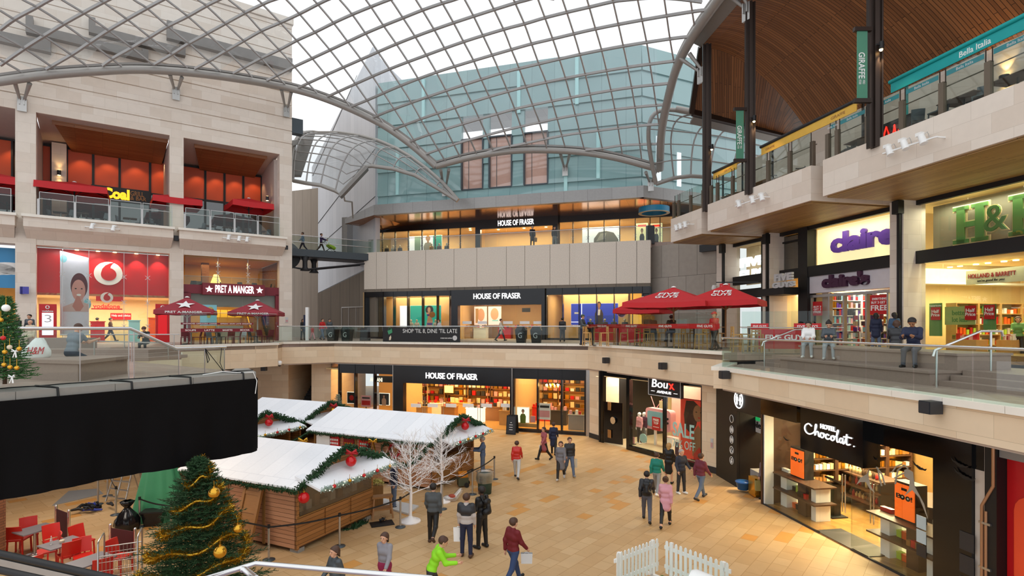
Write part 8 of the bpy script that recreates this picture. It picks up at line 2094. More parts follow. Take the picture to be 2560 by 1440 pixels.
 # market stalls
D1=V3(.424,.906,0);D2=V3(-.907,.421,0)
WS=3.4
def stall(C0,L,label,wall,detail=2,seed=1):
 C0=V3(C0[0],C0[1],0);M=Matrix(((-D2.x,D1.x,0,C0.x),(-D2.y,D1.y,0,C0.y),(0,0,1,0),(0,0,0,1)))
 t=thing('market_stall',label,'stall',C0,math.atan2(-D2.y,-D2.x))
 ez,az=2.08,2.74;P=lambda x,y,z:M@V3(x,y,z)
 def B(nm,m,f,par=t):
  w=MB(M);f(w);return w.put(nm,m,on=par)
 B('side_wall',wall,lambda w:w.bx(-L,0,0,.05,.12,ez));B('side_wall',wall,lambda w:w.bx(-L,0,WS-.05,WS,.12,ez));B('back_wall',wall,lambda w:w.bx(-L,-L+.05,.05,WS-.05,.12,ez))
 B('front_panel','shed_boards',lambda w:w.bx(-.05,0,0,WS,.12,1.02));B('floor_boards','dark_wood',lambda w:w.bx(-L,0,.05,WS-.05,.12,.16))
 for y in(0,WS-.09):B('corner_post','shed_boards',lambda w:w.bx(-.07,.03,y,y+.09,.1,ez))
 for x in(-L*.28,-L*.62,-L+.05):B('wall_batten','weathered_wood',lambda w:w.bx(x-.05,x+.05,-.03,0,.1,ez))
 B('gable','shed_boards',lambda w:w.slab([(0,0,ez),(0,WS,ez),(0,WS/2,az-.04)],(-.05,0,0)))
 B('roof_slope','snow_roof',lambda w:w.slab([(-L-.2,-.3,ez-.12),(.35,-.3,ez-.12),(.35,WS/2,az),(-L-.2,WS/2,az)],(0,0,.06)))
 B('roof_slope','snow_roof',lambda w:w.slab([(-L-.2,WS+.3,ez-.12),(.35,WS+.3,ez-.12),(.35,WS/2,az),(-L-.2,WS/2,az)],(0,0,.06)))
 B('counter_awning','snow_roof',lambda w:w.slab([(.0,-.05,2.2),(.0,WS+.05,2.2),(.95,WS+.05,1.93),(.95,-.05,1.93)],(0,0,.07)))
 for y in(.06,1.15,2.3):B('counter_door','shed_boards',lambda w:w.bx(0,.035,y,y+1.02,.2,1.0))
 B('counter_top','weathered_wood',lambda w:w.bx(-.4,.06,.02,WS-.02,1.02,1.06));B('runner','kerb_grey',lambda w:(w.bx(-.3,.02,.05,.3,0,.12)))
 B('runner','kerb_grey',lambda w:w.bx(-.3,.02,WS-.4,WS-.1,0,.12));B('runner','kerb_grey',lambda w:w.bx(-L,-L+.3,.05,.3,0,.12));B('runner','kerb_grey',lambda w:w.bx(-L,-L+.3,WS-.4,WS-.1,0,.12))
 g=lambda pts,r=.11,m='fir',d=170,s=0:sprig([P(*p)for p in pts],r,m,'garland',dens=d,seed=seed*10+s)
 def path(a,b,n=14,sag=.05):return[(a[0]+(b[0]-a[0])*i/n,a[1]+(b[1]-a[1])*i/n,a[2]+(b[2]-a[2])*i/n-sag*math.sin(math.pi*i/n)+.02*math.sin(i*2.1))for i in range(n+1)]
 return t,M,P,path
def dress(M,P,path,L,nm,sd,ball='red_gloss',ballname='red'):
 ez,az=2.08,2.74
 sprig([P(*q)for q in path((.38,-.3,ez-.1),(.38,WS/2,az+.05),14,-.02)+path((.38,WS/2,az+.05),(.38,WS+.35,ez-.1),14,-.02)],.15,'fir','garland','thick green garland over the gable of the '+nm,'garland',260,.022,seed=sd)
 sprig([P(*q)for q in path((-L,-.33,ez-.14),(.36,-.33,ez-.14),24,.04)],.1,'fir','garland','green garland along the near eave of the '+nm,'garland',190,.02,seed=sd+1)
 sprig([P(*q)for q in path((.97,-.02,1.95),(.97,WS+.02,1.95),18,.03)],.1,'fir_frost','garland','frosted garland on the awning edge of the '+nm,'garland',200,.02,seed=sd+2)
 w=MB()
 for i in range(24):w.ball(P(1.0+RND.uniform(-.05,.07),WS*(i+.5)/24,1.95+RND.uniform(-.04,.06)),.014,5)
 w.put('fairy_lights','fairy',label='warm fairy lights in the frosted garland of the '+nm,cat='lights')
 for k in range(5):bauble(P(1.06,WS*(.12+.19*k),1.99),.055,('red_gloss','gold','red_gloss')[k%3],'%s bauble in the frosted garland of the %s, %s along it'%(('red','gold','red')[k%3],nm,ORD[k]))
 bauble(P(.55,WS/2,az-.36),.17,ball,'large %s bauble with a bow under the gable tip of the %s'%(ballname,nm),bow=True)
st1,M1,P1_,pa_=stall((-6.26,16.24),4.6,'front timber market stall with a leaning door panel and shut counter','shed_boards_pink');dress(M1,P1_,pa_,4.6,'front market stall',100)
bauble(P1_(.42,-.12,1.72),.16,'red_gloss','large red bauble at the lower corner of the front market stall roof')
st2,M2,P2_,pb_=stall((-3.2,22.4),6.2,'long timber market stall with wreaths and crates on its side','shed_boards_pink');dress(M2,P2_,pb_,6.2,'long market stall',200)
st3,M3,P3_,pc_=stall((-10.15,26.7),4.2,'rear timber market stall next to the stair','shed_boards');dress(M3,P3_,pc_,4.2,'rear market stall',300,'gold','gold')
st4,M4,P4_,pd_=stall((-11.9,23.3),4.2,'timber market stall half hidden by the black drape','shed_boards');dress(M4,P4_,pd_,4.2,'half hidden market stall',400)
# swags between stalls with ribbons
for k,(a,b,sg)in enumerate(((P1_(.3,WS+.3,2.0),P2_(.2,-.4,2.0),.5),(P4_(.3,-.3,1.95),P2_(-6.2,-.3,1.95),.55),(P4_(.3,WS+.2,2.1),P3_(-1.5,-.3,2.1),.3))):
 n=20;sprig([a.lerp(b,i/n)-Vector((0,0,sg*math.sin(math.pi*i/n)))for i in range(n+1)],.13,'fir','garland','green garland swag hung between stalls, %s'%('from the front stall to the long stall','from the hidden stall to the long stall','from the hidden stall to the rear stall')[k],'garland',220,.022,seed=500+k)
def ribbon(c,label,m='gold',k=1):
 t=thing('ribbon_bow',label,'ribbon',c);w=MB()
 for s in(-1,1):w.tube([c,c+V3(s*.16,-.05,.1)*k,c+V3(s*.2,-.05,-.02)*k,c],[.02*k,.05*k,.045*k,.02*k],6);w.bar(c,c+V3(s*.1,-.05,-.38)*k,.07*k,.012)
 w.put('bow',m,on=t)
ribbon(P2_(-2.6,-.42,1.85),'gold ribbon bow on the near eave of the long market stall');ribbon(at(758,1102,21.5),'gold ribbon bow on the swag beside the half hidden stall')
# polythene window of the front stall and what lies behind it
MB(M1).bx(.03,.045,.1,WS-.1,1.06,1.92).put('plastic_sheet','polythene',label='clear plastic sheet closing the counter of the front market stall',cat='sheet')
for k in range(9):
 y=.3+k*.34;MB(M1).bx(-.5-.1*(k%2),-.25,y,y+.22,1.06,1.2+.12*(k%3)).put('gift_box',('beige','white','wood')[k%3],label='small gift box behind the plastic sheet, %s from the near corner'%ORD[k],cat='box',group='gift boxes behind the plastic sheet')
 # goods on the near wall of the long stall
for k,(x,m,r)in enumerate(((-1.15,'beige',.24),(-1.75,'red_ribbon',.26),(-2.2,'fir',.22),(-.75,'fir_light',.24))):
 z=(1.72,1.5,1.5,1.45)[k]
 sprig([M2@Vector((x+r*math.cos(a),-.09,z+r*math.sin(a)))for a in[2*math.pi*q/16 for q in range(17)]],.09,m,'wreath','%s wreath on the side wall of the long market stall'%('cream','dark red','small green','pale green')[k],'wreath',170,.02,seed=600+k)
for k,(x,z,m,lb)in enumerate(((-5.0,1.55,'red_sign','red and white advent calendar nearest the half hidden stall'),(-4.2,1.45,'dark_red_cloth','dark red advent calendar in the middle of the long stall wall'),(-3.35,1.5,'red_gloss','bright red advent calendar beside the gold ribbon'))):
 t=thing('advent_calendar',lb,'calendar',M2@V3(x,-.06,z));MB(M2).bx(x-.28,x+.28,-.07,-.03,z-.32,z+.3).put('sheet',m,on=t)
 w=MB(M2)
 for i in range(4):
  for j in range(3):w.bx(x-.22+i*.12,x-.14+i*.12,-.08,-.07,z-.24+j*.15,z-.15+j*.15)
 w.put('printed_windows',('white','gold','mint')[k],on=t)
for k,(x,z)in enumerate(((-5.55,.95),(-5.5,1.3),(-4.6,.95),(-3.9,.95))):
 t=thing('wooden_crate','small wooden crate stacked against the long stall wall, %s'%('lowest nearest the hidden stall','upper nearest the hidden stall','in the middle','closest to the gold ribbon')[k],'crate',M2@V3(x,-.3,z-.2));w=MB(M2)
 for zz in(z-.18,z-.04):w.bx(x-.2,x+.2,-.42,-.4,zz,zz+.1);w.bx(x-.2,x+.2,-.14,-.12,zz,zz+.1);w.bx(x-.2,x-.18,-.42,-.12,zz,zz+.1);w.bx(x+.18,x+.2,-.42,-.12,zz,zz+.1)
 w.bx(x-.2,x+.2,-.42,-.12,z-.2,z-.18);w.put('slats','wood',on=t)
w=MB(M2);w.bx(-6.0,-3.4,-.5,-.08,.7,.75);[w.bx(x,x+.05,-.48,-.1,0,.7)for x in(-6.0,-4.7,-3.45)];w.put('trestle_table','wood',label='long wooden trestle along the side of the long market stall',cat='table')
fir_tree('little brown wire tree on the trestle of the long stall',M2@V3(-2.95,-.3,.75),.95,.28,50,'hair_brown',.03,8,'table_tree',4)
MB(M2).bx(-5.95,-5.2,-.14,-.1,1.15,2.0).put('white_board','white',label='plain white board leaning on the long stall beneath its eave',cat='board')
MB(M2).slab([(-.0,.3,.15),(.0,1.3,.15),(0,1.3,1.0),(0,.3,1.0)],(.04,0,0)).put('stall_door','weathered_wood',label='weathered half door at the counter of the long market stall',cat='door')
# leaning door panel on the front stall
t=thing('door_panel','old brown door panel leaning on the side of the front stall','door',M1@V3(-1.6,-.5,0))
MB(M1).slab([(-1.95,-.55,.05),(-1.2,-.55,.05),(-1.2,-.08,1.75),(-1.95,-.08,1.75)],(0,-.05,0)).put('panel','wood',on=t)
w=MB(M1)
for z in(.1,.62,1.12,1.62):y=-.6+(z-.05)/1.7*.47;w.box((-1.575,y,z),(.7,.05,.1),rx=-.27)
for x in(-1.9,-1.25):w.bar((x,-.62,.05),(x,-.15,1.75),.1,.04)
w.put('ledge','wood',on=t)
sprig([gp(860,1325),gp(885,1322),gp(905,1310),gp(920,1306)],.16,'fir','fallen_garland','green garland lying on the paving below the front stall counter','garland',250,.022,seed=700)
w=MB();c=gp(955,1310);w.box((c.x,c.y,.015),(.75,.5,.02),rz=.4);w.put('floor_mat','black',label='black mat with flowers on the paving beside the front stall',cat='mat')
sprig([gp(948,1306)+V3(0,0,.08),gp(962,1304)+V3(0,0,.1)],.14,'charcoal','dried_flowers','dark dried flowers lying on the black mat','flowers',160,.02,seed=702)
w=MB();q=[gp(*p)for p in((930,1262),(960,1250),(1047,1268),(1020,1288))];w.slab([(p.x,p.y,.005)for p in q],(0,0,.06));w.put('white_platform','light_grey',label='flat pale platform on the paving behind the near white tree',cat='platform')
t=thing('saw_horse','brown wooden trestle bench beside the counter of the front stall','bench',gp(955,1290));c=gp(955,1292)
M_=Matrix.Translation(c)@Matrix.Rotation(.35,4,'Z');MB(M_).bx(-.35,.35,-.16,.16,.68,.74).put('top','wood',on=t)
for sx in(-1,1):
 for sy in(-1,1):MB(M_).bar((sx*.28,sy*.12,.7),(sx*.34,sy*.26,0),.06,.05,up=(1,0,0)).put('leg','wood',on=t)
MB(M_).bx(-.3,.3,-.2,.2,.28,.33).put('brace','wood',on=t)
w=MB();c=gp(940,1268);w.box((c.x,c.y,.4),(.45,.4,.8),rz=.4);w.put('slatted_box','weathered_wood',label='weathered wooden box standing against the front stall post',cat='box')
sprig([c+V3(-.2,0,.9),c+V3(.25,-.05,.95)],.18,'salad','potted_flowers','orange and cream flowers on the weathered wooden box','flowers',140,.03,seed=703)
# white twig trees
def twig_tree(label,c,h,seed):
 rr_=random.Random(seed);t=thing('twig_tree',label,'tree',c)
 MB(t).lathe((0,0,0),[(.36,0),(.34,.05),(.2,.07),(.18,.12),(.09,.13),(.06,.2)],14).put('snow_base','twig_white',on=t)
 MB(t).tube([(0,0,.1),(.02,0,h*.35),(-.01,.01,h*.62),(.01,0,h)],[.055,.05,.032,.006],8).put('trunk','twig_white',on=t)
 w=MB(t)
 def grow(o,d,L,r,lev):
  P=[o];dd=d.copy();n=4
  for i in range(n):dd=(dd+Vector((rr_.uniform(-.22,.22),rr_.uniform(-.22,.22),rr_.uniform(-.02,.12)-(.06 if lev==0 else.0)))).normalized();P.append(P[-1]+dd*L/n)
  w.tube(P,[r*(1-.75*i/n)for i in range(n+1)],4 if lev else 5,caps=False)
  if lev<2:
   for k in range(7 if lev==0 else 5):
    f=.22+.78*k/6;i=min(n-1,int(f*n));q=P[i].lerp(P[i+1],f*n-i if i<n else 1);a=(P[i+1]-P[i]).normalized()
    s=Vector((rr_.uniform(-1,1),rr_.uniform(-1,1),rr_.uniform(-.35,.6)));s=(s-a*s.dot(a)).normalized();grow(q,(a*.85+s*.7).normalized(),L*rr_.uniform(.38,.55),r*.5,lev+1)
 for k in range(26):
  f=k/25;z=h*(.34+.6*f);a=k*2.399+rr_.uniform(-.3,.3);up_=.38+.9*f
  grow(V3(0,0,z),Vector((math.cos(a),math.sin(a),up_)).normalized(),(1.15-.62*f)*h/2.7,.018*(1.15-.6*f),0)
 w.put('twigs','twig_white',on=t)
 return t
twig_tree('white twig tree nearer the front stall',gp(1026,1304),2.72,5);twig_tree('white twig tree nearer the long stall and the bin',gp(1104,1254),2.6,9)
fir_tree('frosted little fir tree by the dark store window',gp(845,1054),1.9,.5,90,'fir_frost',.07,6,'frosted_tree',4);fir_tree('frosted little fir tree at the foot of the stone wall',Vector((at(697,0,36).x,36,0)),1.9,.6,90,'fir_frost',.07,7,'frosted_tree',4)
# queue barriers
def barrier(c,label):
 t=thing('queue_post',label,'barrier post',c)
 MB(t).lathe((0,0,0),[(.17,0),(.17,.015),(.05,.04),(.032,.05)],18).put('base','anthracite',on=t);MB(t).cyl((0,0,.04),(0,0,.9),.032,n=12).put('pole','steel',on=t);MB(t).cyl((0,0,.9),(0,0,1.0),.04,n=12).put('head','black',on=t)
 return t
BP=[gp(672,1400),gp(849,1366),gp(1001,1318),gp(1106,1273),gp(1181,1236),gp(1236,1198),gp(245,1261),gp(269,1240),gp(290,1287),gp(349,1318),gp(428,1338)]
b0=None
for i,c in enumerate(BP):
 lb='steel queue post, %s'%('beside the leaning door panel','in front of the stall counter','next to the near white tree','next to the far white tree','between the far white tree and the green bin','beyond the green bin','behind the heap of tools','behind the step ladders','beside the black rubbish sack','in front of the green sheet','beside the big christmas tree')[i]
 if b0 is None:b0=barrier(c,lb);b0['group']='steel queue posts'
 else:dup(b0,c,0,lb)
for i,(a,b)in enumerate(((0,1),(1,2),(3,4),(4,5),(7,8),(9,10))):
 A,B=BP[a]+V3(0,0,.93),BP[b]+V3(0,0,.93);w=MB();n=8
 for k in range(n):p,q=A.lerp(B,k/n),A.lerp(B,(k+1)/n);w.bar(p-Vector((0,0,.05*math.sin(math.pi*k/n))),q-Vector((0,0,.05*math.sin(math.pi*(k+1)/n))),.006,.05)
 w.put('barrier_belt','belt',label='black belt between queue posts, %s'%('across the leaning door panel','in front of the stall counter','behind the white trees','beside the green bin','over the step ladders','in front of the green sheet')[i],cat='belt')
A=BP[2]+V3(0,0,.93);MB().bar(A,gp(1029,1300)+V3(0,0,.95),.006,.05).put('barrier_belt','belt',label='short black belt tied to the near white tree',cat='belt')
A=BP[0]+V3(0,0,.93);MB().bar(A,A+V3(-1.6,.6,.05),.006,.05).put('barrier_belt','belt',label='black belt running behind the big christmas tree',cat='belt')
# big tree and the little one at the border
TC=V3(-7.6,13.6,0);TH=3.45;fir_tree('big dark christmas tree with gold tinsel in front of the stalls',TC,TH,1.62,330,'fir',.075,3,twigs=8)
for k in range(5):
 a0,z0=3.4+k*.25,.75+k*.52;P=[]
 for i in range(26):
  a=a0+math.pi*1.25*i/25;z=z0+.55*i/25-.06*math.sin(i*.8);r=max(.14,1.44*(1-z/TH)**.9+.08);P.append(TC+Vector((r*math.cos(a),r*math.sin(a),z)))
 sprig(P,.125,'tinsel','tinsel','gold tinsel strand on the big christmas tree, %s from the bottom'%ORD[k],'tinsel',330,.012,seed=800+k)
for k,(px,py,r)in enumerate(((535,1232,.12),(550,1380,.14),(594,1322,.10),(640,1290,.0))):
 if r:c=at(px,py,12.4+(k==2)*.6);bauble(c,r,'gold','large matt gold bauble on the big christmas tree, %s'%('upper','lowest','half hidden at its edge')[k])
LT=at(12,960,11.2);fir_tree('decorated fir tree on the grey coping at the frame edge',LT,1.75,.42,150,'fir_light',.06,12,'christmas_tree',6)
for k,(px,py,m)in enumerate(((15,770,'white'),(24,868,'beige'),(48,872,'gold'),(12,880,'gold'),(10,912,'gold'),(25,918,'gold'),(42,920,'gold'),(8,845,'red_gloss'),(2,800,'gold'))):bauble(at(px,py,10.85),.045 if m!='white' else.07,m,'small %s bauble on the fir tree at the frame edge, %s in order'%({'white':'white','beige':'cream','gold':'gold','red_gloss':'red'}[m],ORD[k]))
for k,(px,py)in enumerate(((30,942),(38,878))):ribbon(at(px,py,10.85),'white bow on the fir tree at the frame edge, %s'%('lower','upper')[k],'white',.32)
# near terrace on the left: drape, rail, bench, tree, bag
RD=MB(PF);n=90;rows=[]
for j in range(13):
 row=[]
 for i in range(n+1):
  u=PF.L*i/n;f=j/12;fold=.06*math.sin(u*3.1+.7*math.sin(u*1.3)+f*.6)*f+.035*math.sin(u*7.7+1.2*f)*f+.02*math.sin(u*15)*f;row.append((u,.10+fold+.02,5.16-1.96*f-.05*math.sin(u*.8)*f))
 rows.append(row)
RD.grid(rows);drape=RD.put('black_drape','drape',label='long black drape hung from the grey coping of the near terrace',cat='drape')
w=MB();A,B=V3(P1[0],P1[1],0),V3(-8.1,17.2,0);w.grid([[(A.lerp(B,i/10).x+.08,A.lerp(B,i/10).y,5.16-1.96*j/6+0)for i in range(11)]for j in range(7)]);w.put('drape_return','drape',on=None,label='short black drape around the end of the near terrace',cat='drape')
t=thing('terrace_handrail','steel handrail with glass on the near terrace behind the drape','balustrade',PF.w(3,-.5,5.3))
hu=[PF.u(x,-.75)for x in(-60,325,440,565)];hz=[6.56,6.55,6.02,6.02]
MB(PF).tube([(u,-.75,z)for u,z in zip(hu,hz)],.04,10).put('handrail','bright_steel',on=t)
for px in(-60,200,322,335,447,512,561):u=PF.u(px,-.75);z=np.interp(u,hu,hz);MB(PF).bar((u,-.75,5.3),(u,-.75,z),.03,.012,up=(1,0,0)).put('post','steel',on=t)
for a,b in((-60,198),(202,320),(337,445),(450,510),(514,560)):
 ua,ub=PF.u(a,-.75),PF.u(b,-.75);MB(PF).slab([(ua,-.75,5.32),(ub,-.75,5.32),(ub,-.75,np.interp(ub,hu,hz)-.06),(ua,-.75,np.interp(ua,hu,hz)-.06)],(0,.015,0)).put('glass_pane','rail_glass',on=t)
 # brown stone bench block and steps behind
w=MB();q=[at(195,905,14.3),at(318,888,16.6)];q=[V3(p.x,p.y,0)for p in q];back=V3(-3.6,1.1,0);bq=[q[0],q[1],q[1]+back,q[0]+back]
w.prism([(p.x,p.y)for p in bq],5.2,5.64);cc_=sum(bq,Vector())/4;w.prism([((p-cc_).x*1.05+cc_.x,(p-cc_).y*1.05+cc_.y)for p in bq],5.64,5.73);stc(w,'wall_bench_block','brown_stone')
w=MB()
for k in range(3):w.bx(-22,-14.6-k*.3,22.5+k*.45,25.2,5.2,5.34+k*.14)
stc(w,'floor_terrace_steps','brown_stone')
stc(MB().prism([(-32,26.4),(-20.3,26.4),(-20.3,27.4),(-32,27.4)],5.2,6.05),'wall_far_bench','brown_stone')
for k,(pts,lab)in enumerate((((at(150,837,23),at(448,836,27)),'thin steel handrail behind the seated man'),((at(210,852,20),at(430,858,24)),'lower steel handrail by the brown steps'))):
 t=thing('stair_handrail',lab,'handrail',pts[0]);MB().tube(list(pts),.025,8).put('rail','bright_steel',on=t)
 for f_ in(.1,.5,.95):p=pts[0].lerp(pts[1],f_);MB().cyl((p.x,p.y,5.2),p,.02,n=8).put('post','steel',on=t)
 # straps and cables on the coping
for k,(px,yy)in enumerate(((140,980),(325,958),(472,946),(604,936))):
 u=PF.u(px,0);MB(PF).tube([(u-.1,-.7,5.34),(u-.02,-.2,5.34),(u,.075,5.335),(u+.01,.09,5.1)],.022,6).put('black_strap','cable',label='black strap tying the drape over the grey coping, %s from the frame edge'%ORD[k],cat='strap')
MB(PF).tube([(PF.u(x,-.6),-.6+.05*math.sin(x),5.345)for x in range(0,640,30)],.014,5).put('power_cable','cable',label='black cable lying along the grey coping',cat='cable')
w=MB(PF);u=PF.L;w.tube([(u-1.3,-.3,5.34),(u-.9,-.1,5.4),(u-.4,.0,5.34),(u-.12,.1,5.34),(u-.05,.16,5.1),(u-.1,.16,4.75)],.012,5);w.put('white_cable','white',label='white cable hanging over the end of the black drape',cat='cable')
w=MB(PF);ua=PF.u(512,-.75);ub=PF.u(556,-.75);w.tube([(ua,-.72,6.0),(ua+.1,-.7,5.7),(ua+.05,-.7,5.62),(ua,-.72,5.98)],.012,5);w.tube([(ua,-.72,6.0),(ua+.5,-.7,5.35),(ub-.1,-.7,5.6),(ub-.04,-.72,6.0)],.01,5);w.put('looped_rope','cable',label='dark cord looped on the end of the terrace handrail',cat='cord')
bc=at(88,0,15.6);bc.z=5.73;t=thing('carrier_bag','white carrier bag with red letters beside the seated man','bag',bc);w=MB(Matrix.Translation(bc)@Matrix.Rotation(.3,4,'Z'))
rows=[[(.36*s*(1-.25*f)*math.cos(a)+.1*f+.02*math.sin(5*a+7*f),.17*s*math.sin(a),.55*f)for a in[2*math.pi*q_/20 for q_ in range(21)]]for f,s in((0,.85),(.1,1),(.35,1),(.6,.8),(.85,.5),(1.0,.3))]
w.grid(rows);w.put('body','white',on=t);MB(Matrix.Translation(bc)@Matrix.Rotation(.3,4,'Z')).text('H&M',(.08,-.165,.2),(1,.02,0),(.05,.12,1),(0,-1,0),w=.4,h=.2,depth=.012,bold=.0,shear=.25).put('lettering','red_sign',on=t)
# ground cafe under the terrace and clutter
rz_=1.13;k0=None
for i,(px,py)in enumerate(((87,1322),(155,1356),(228,1399))):
 Y=FP*(EYE-.74)/(py-HOR);c=at(px,py,Y);c.z=0;lb='grey topped cafe table on the paving, %s from the brick pier'%ORD[i]
 if k0 is None:k0=pedestal_table('cafe_table',lb,'grey_table','steel',c,rz_,.85,.68)
 else:dup(k0,c,rz_,lb)
k0=None
for i,(px,py,a,lb)in enumerate(((72,1372,3.9,'behind the first grey table'),(48,1385,.2,'at the near side of the first grey table'),(118,1418,2.3,'tucked under the middle grey table on the brick pier side'),(135,1392,4.1,'behind the middle grey table'),(206,1392,4.4,'at the far corner of the middle grey table'),(172,1428,.9,'between the middle and last grey tables'),(208,1432,3.9,'backing onto the last grey table'),(300,1432,4.6,'beside the wire trolley'),(66,1475,1.2,'cut by the escalator handrail'),(255,1475,.7,'at the near side of the last grey table'))):
 c=gp(px,py);lb='red cafe chair '+lb
 if k0 is None:k0=cafe_chair('cafe_chair',lb,'red_plastic',c,a,'red chairs of the ground cafe')
 else:dup(k0,c,a,lb)
for k,(a,b,lb)in enumerate((((140,1348),(172,1362),'dark wine cafe screen between steel posts behind the first table'),((276,1404),(338,1416),'dark wine cafe screen between steel posts behind the wire trolley'))):
 A,B=gp(*a),gp(*b);t=thing('cafe_screen',lb,'screen',A);MB().bar(A+V3(0,0,.55),B+V3(0,0,.55),.015,.8).put('canvas',mat('deep_wine','#4b1418',.7),on=t)
 for p in(A,B):MB().cyl(p,p+V3(0,0,1.02),.04,n=10).ball(p+V3(0,0,1.03),.04,8).put('post','chrome',on=t)
c=at(155,1352,15.15);MB().lathe((c.x,c.y,.745),[(.05,0),(.06,.07),(.055,.08)],12).put('sugar_bowl','beige',label='small bowl on the middle grey cafe table',cat='bowl')
c=at(128,1360,15.0);MB().lathe((c.x,c.y,.745),[(.035,0),(.035,.13),(.014,.18),(.014,.24)],10).put('glass_bottle','clear_plastic',label='clear bottle on the middle grey cafe table',cat='bottle')
t=thing('wire_trolley','tall wire cage trolley beside the big christmas tree','trolley',gp(300,1480));M_=Matrix.Translation(gp(302,1478))@Matrix.Rotation(.45,4,'Z')
for x in(-.4,.4):
 MB(M_).tube([(x,-.35,.1),(x,-.35,1.35),(x,-.28,1.42),(x,.28,1.42),(x,.35,1.35),(x,.35,.1)],.02,6).put('side_frame','steel',on=t)
for y in(-.35,.35):w=MB(M_);w.tube([(-.4,y,1.05),(.4,y,1.05)],.015,6);[w.cyl((-.4+.08*i,y,.2),(-.4+.08*i,y,1.05),.006,n=4)for i in range(11)];[w.tube([(-.4,y,z),(.4,y,z)],.006,4)for z in(.3,.5,.7,.9)];w.put('wire_panel','steel',on=t)
MB(M_).bx(-.4,.4,-.35,.35,.16,.2).put('base','steel',on=t)
for x in(-.34,.34):MB(M_).cyl((x-.02,0,.07),(x+.02,0,.07),.07,n=12).put('wheel','black',on=t)
for x,y in((-13.5,13.5),(-10.5,15.5),(-15.5,19)):area('terrace_fill_light',(x,y,4.6),2.5,2.5,130,(1,.9,.78));MB().cyl((x,y,4.7),(x,y,4.64),.15,n=14).put('downlight','warm_glow',label='added glowing disc under the near terrace',group='added glowing discs under the near terrace',cat='light fitting')  # lamps and glowing discs added to brighten the cafe under the slab
# green sheet, ladders, sacks, tools
c=gp(402,1296);t=thing('draped_sheet','tall green sheet draped over a pole behind the big christmas tree','sheet',c);w=MB(Matrix.Translation(c));rows=[]
for j in range(15):
 f=j/14;row=[]
 for i in range(41):a=2*math.pi*i/40;r=(.28+.5*f)*(1+.10*math.sin(9*a)*(.4+f));row.append((r*math.cos(a)*1.15,r*math.sin(a)*.7,2.75*(1-f)))
 rows.append(row)
w.grid(rows);w.grid([rows[0],[(0,0,2.85)]*41]);w.put('sheet','green_cloth',on=t)
for k,(px,py,ln,tilt)in enumerate(((300,1262,2.2,.28),(276,1255,2.0,.35))):
 c=gp(px,py);M_=Matrix.Translation(c)@Matrix.Rotation(-.25,4,'Z');t=thing('step_ladder','aluminium step ladder leaning near the green sheet, %s'%('taller one nearer the sheet','lower one farther from the sheet')[k],'ladder',c)
 for x in(-.22,.22):MB(M_).bar((x,0,0),(x*.8,ln*tilt,ln),.05,.03,up=(1,0,0)).put('rail','steel',on=t)
 for i in range(7):f=(i+.7)/7.5;MB(M_).box((0,ln*tilt*f,ln*f),(.42,.09,.03)).put('rung','steel',on=t)
 for x in(-.2,.2):MB(M_).bar((x,ln*tilt*2,0),(x*.8,ln*tilt,ln),.04,.025,up=(1,0,0)).put('back_leg','steel',on=t)
c=gp(318,1325);t=thing('rubbish_sack','full black rubbish sack tied at the neck on the paving','sack',c);w=MB(Matrix.Translation(c))
w.grid([[((r+.03*math.sin(7*a+9*z)*(z<.6)+.02*math.sin(13*a))*math.cos(a),(r+.03*math.sin(6*a+5*z))*math.sin(a),z)for a in[2*math.pi*i/32 for i in range(33)]]for r,z in((.05,0),(.3,.02),(.36,.16),(.34,.34),(.24,.52),(.12,.66),(.06,.74),(.15,.84),(.2,.93),(.12,.96))]);w.put('plastic','bag_plastic',on=t)
c=gp(386,1312);t=thing('storage_box','dark lidded plastic box in front of the green sheet','box',c);M_=Matrix.Translation(c)@Matrix.Rotation(.2,4,'Z');MB(M_).add([(-.24,-.18,0),(.24,-.18,0),(.24,.18,0),(-.24,.18,0),(-.32,-.24,.45),(.32,-.24,.45),(.32,.24,.45),(-.32,.24,.45)],[(0,3,2,1),(0,1,5,4),(1,2,6,5),(2,3,7,6),(3,0,4,7),(4,5,6,7)]).put('tub','bag_plastic',on=t);MB(M_).bx(-.35,.35,-.27,.27,.45,.5).put('lid','black',on=t)
c=gp(235,1278);rr_=random.Random(4)
for k in range(10):
 p=c+Vector((rr_.uniform(-.5,.5),rr_.uniform(-.3,.3),.06+.16*rr_.random()));a=rr_.uniform(0,3.1);d=Vector((math.cos(a),math.sin(a),rr_.uniform(-.1,.1)))*.3;MB().tube([p-d,p-d*.3+V3(0,0,.05),p+d*.3,p+d],[.04,.06,.05,.035],6).put('tool_bag',('black','bag_plastic','royal_blue','charcoal','black')[k%5],label='small dark or blue tool roll in the heap on the paving',cat='tool roll',group='tool rolls in the heap')
w=MB();q=[gp(*p)for p in((130,1265),(172,1228),(245,1222),(258,1235))];w.slab([(p.x,p.y,.004)for p in q],(0,0,.012));w.put('floor_plate','grey',label='grey metal plate set in the paving behind the tool heap',cat='plate')
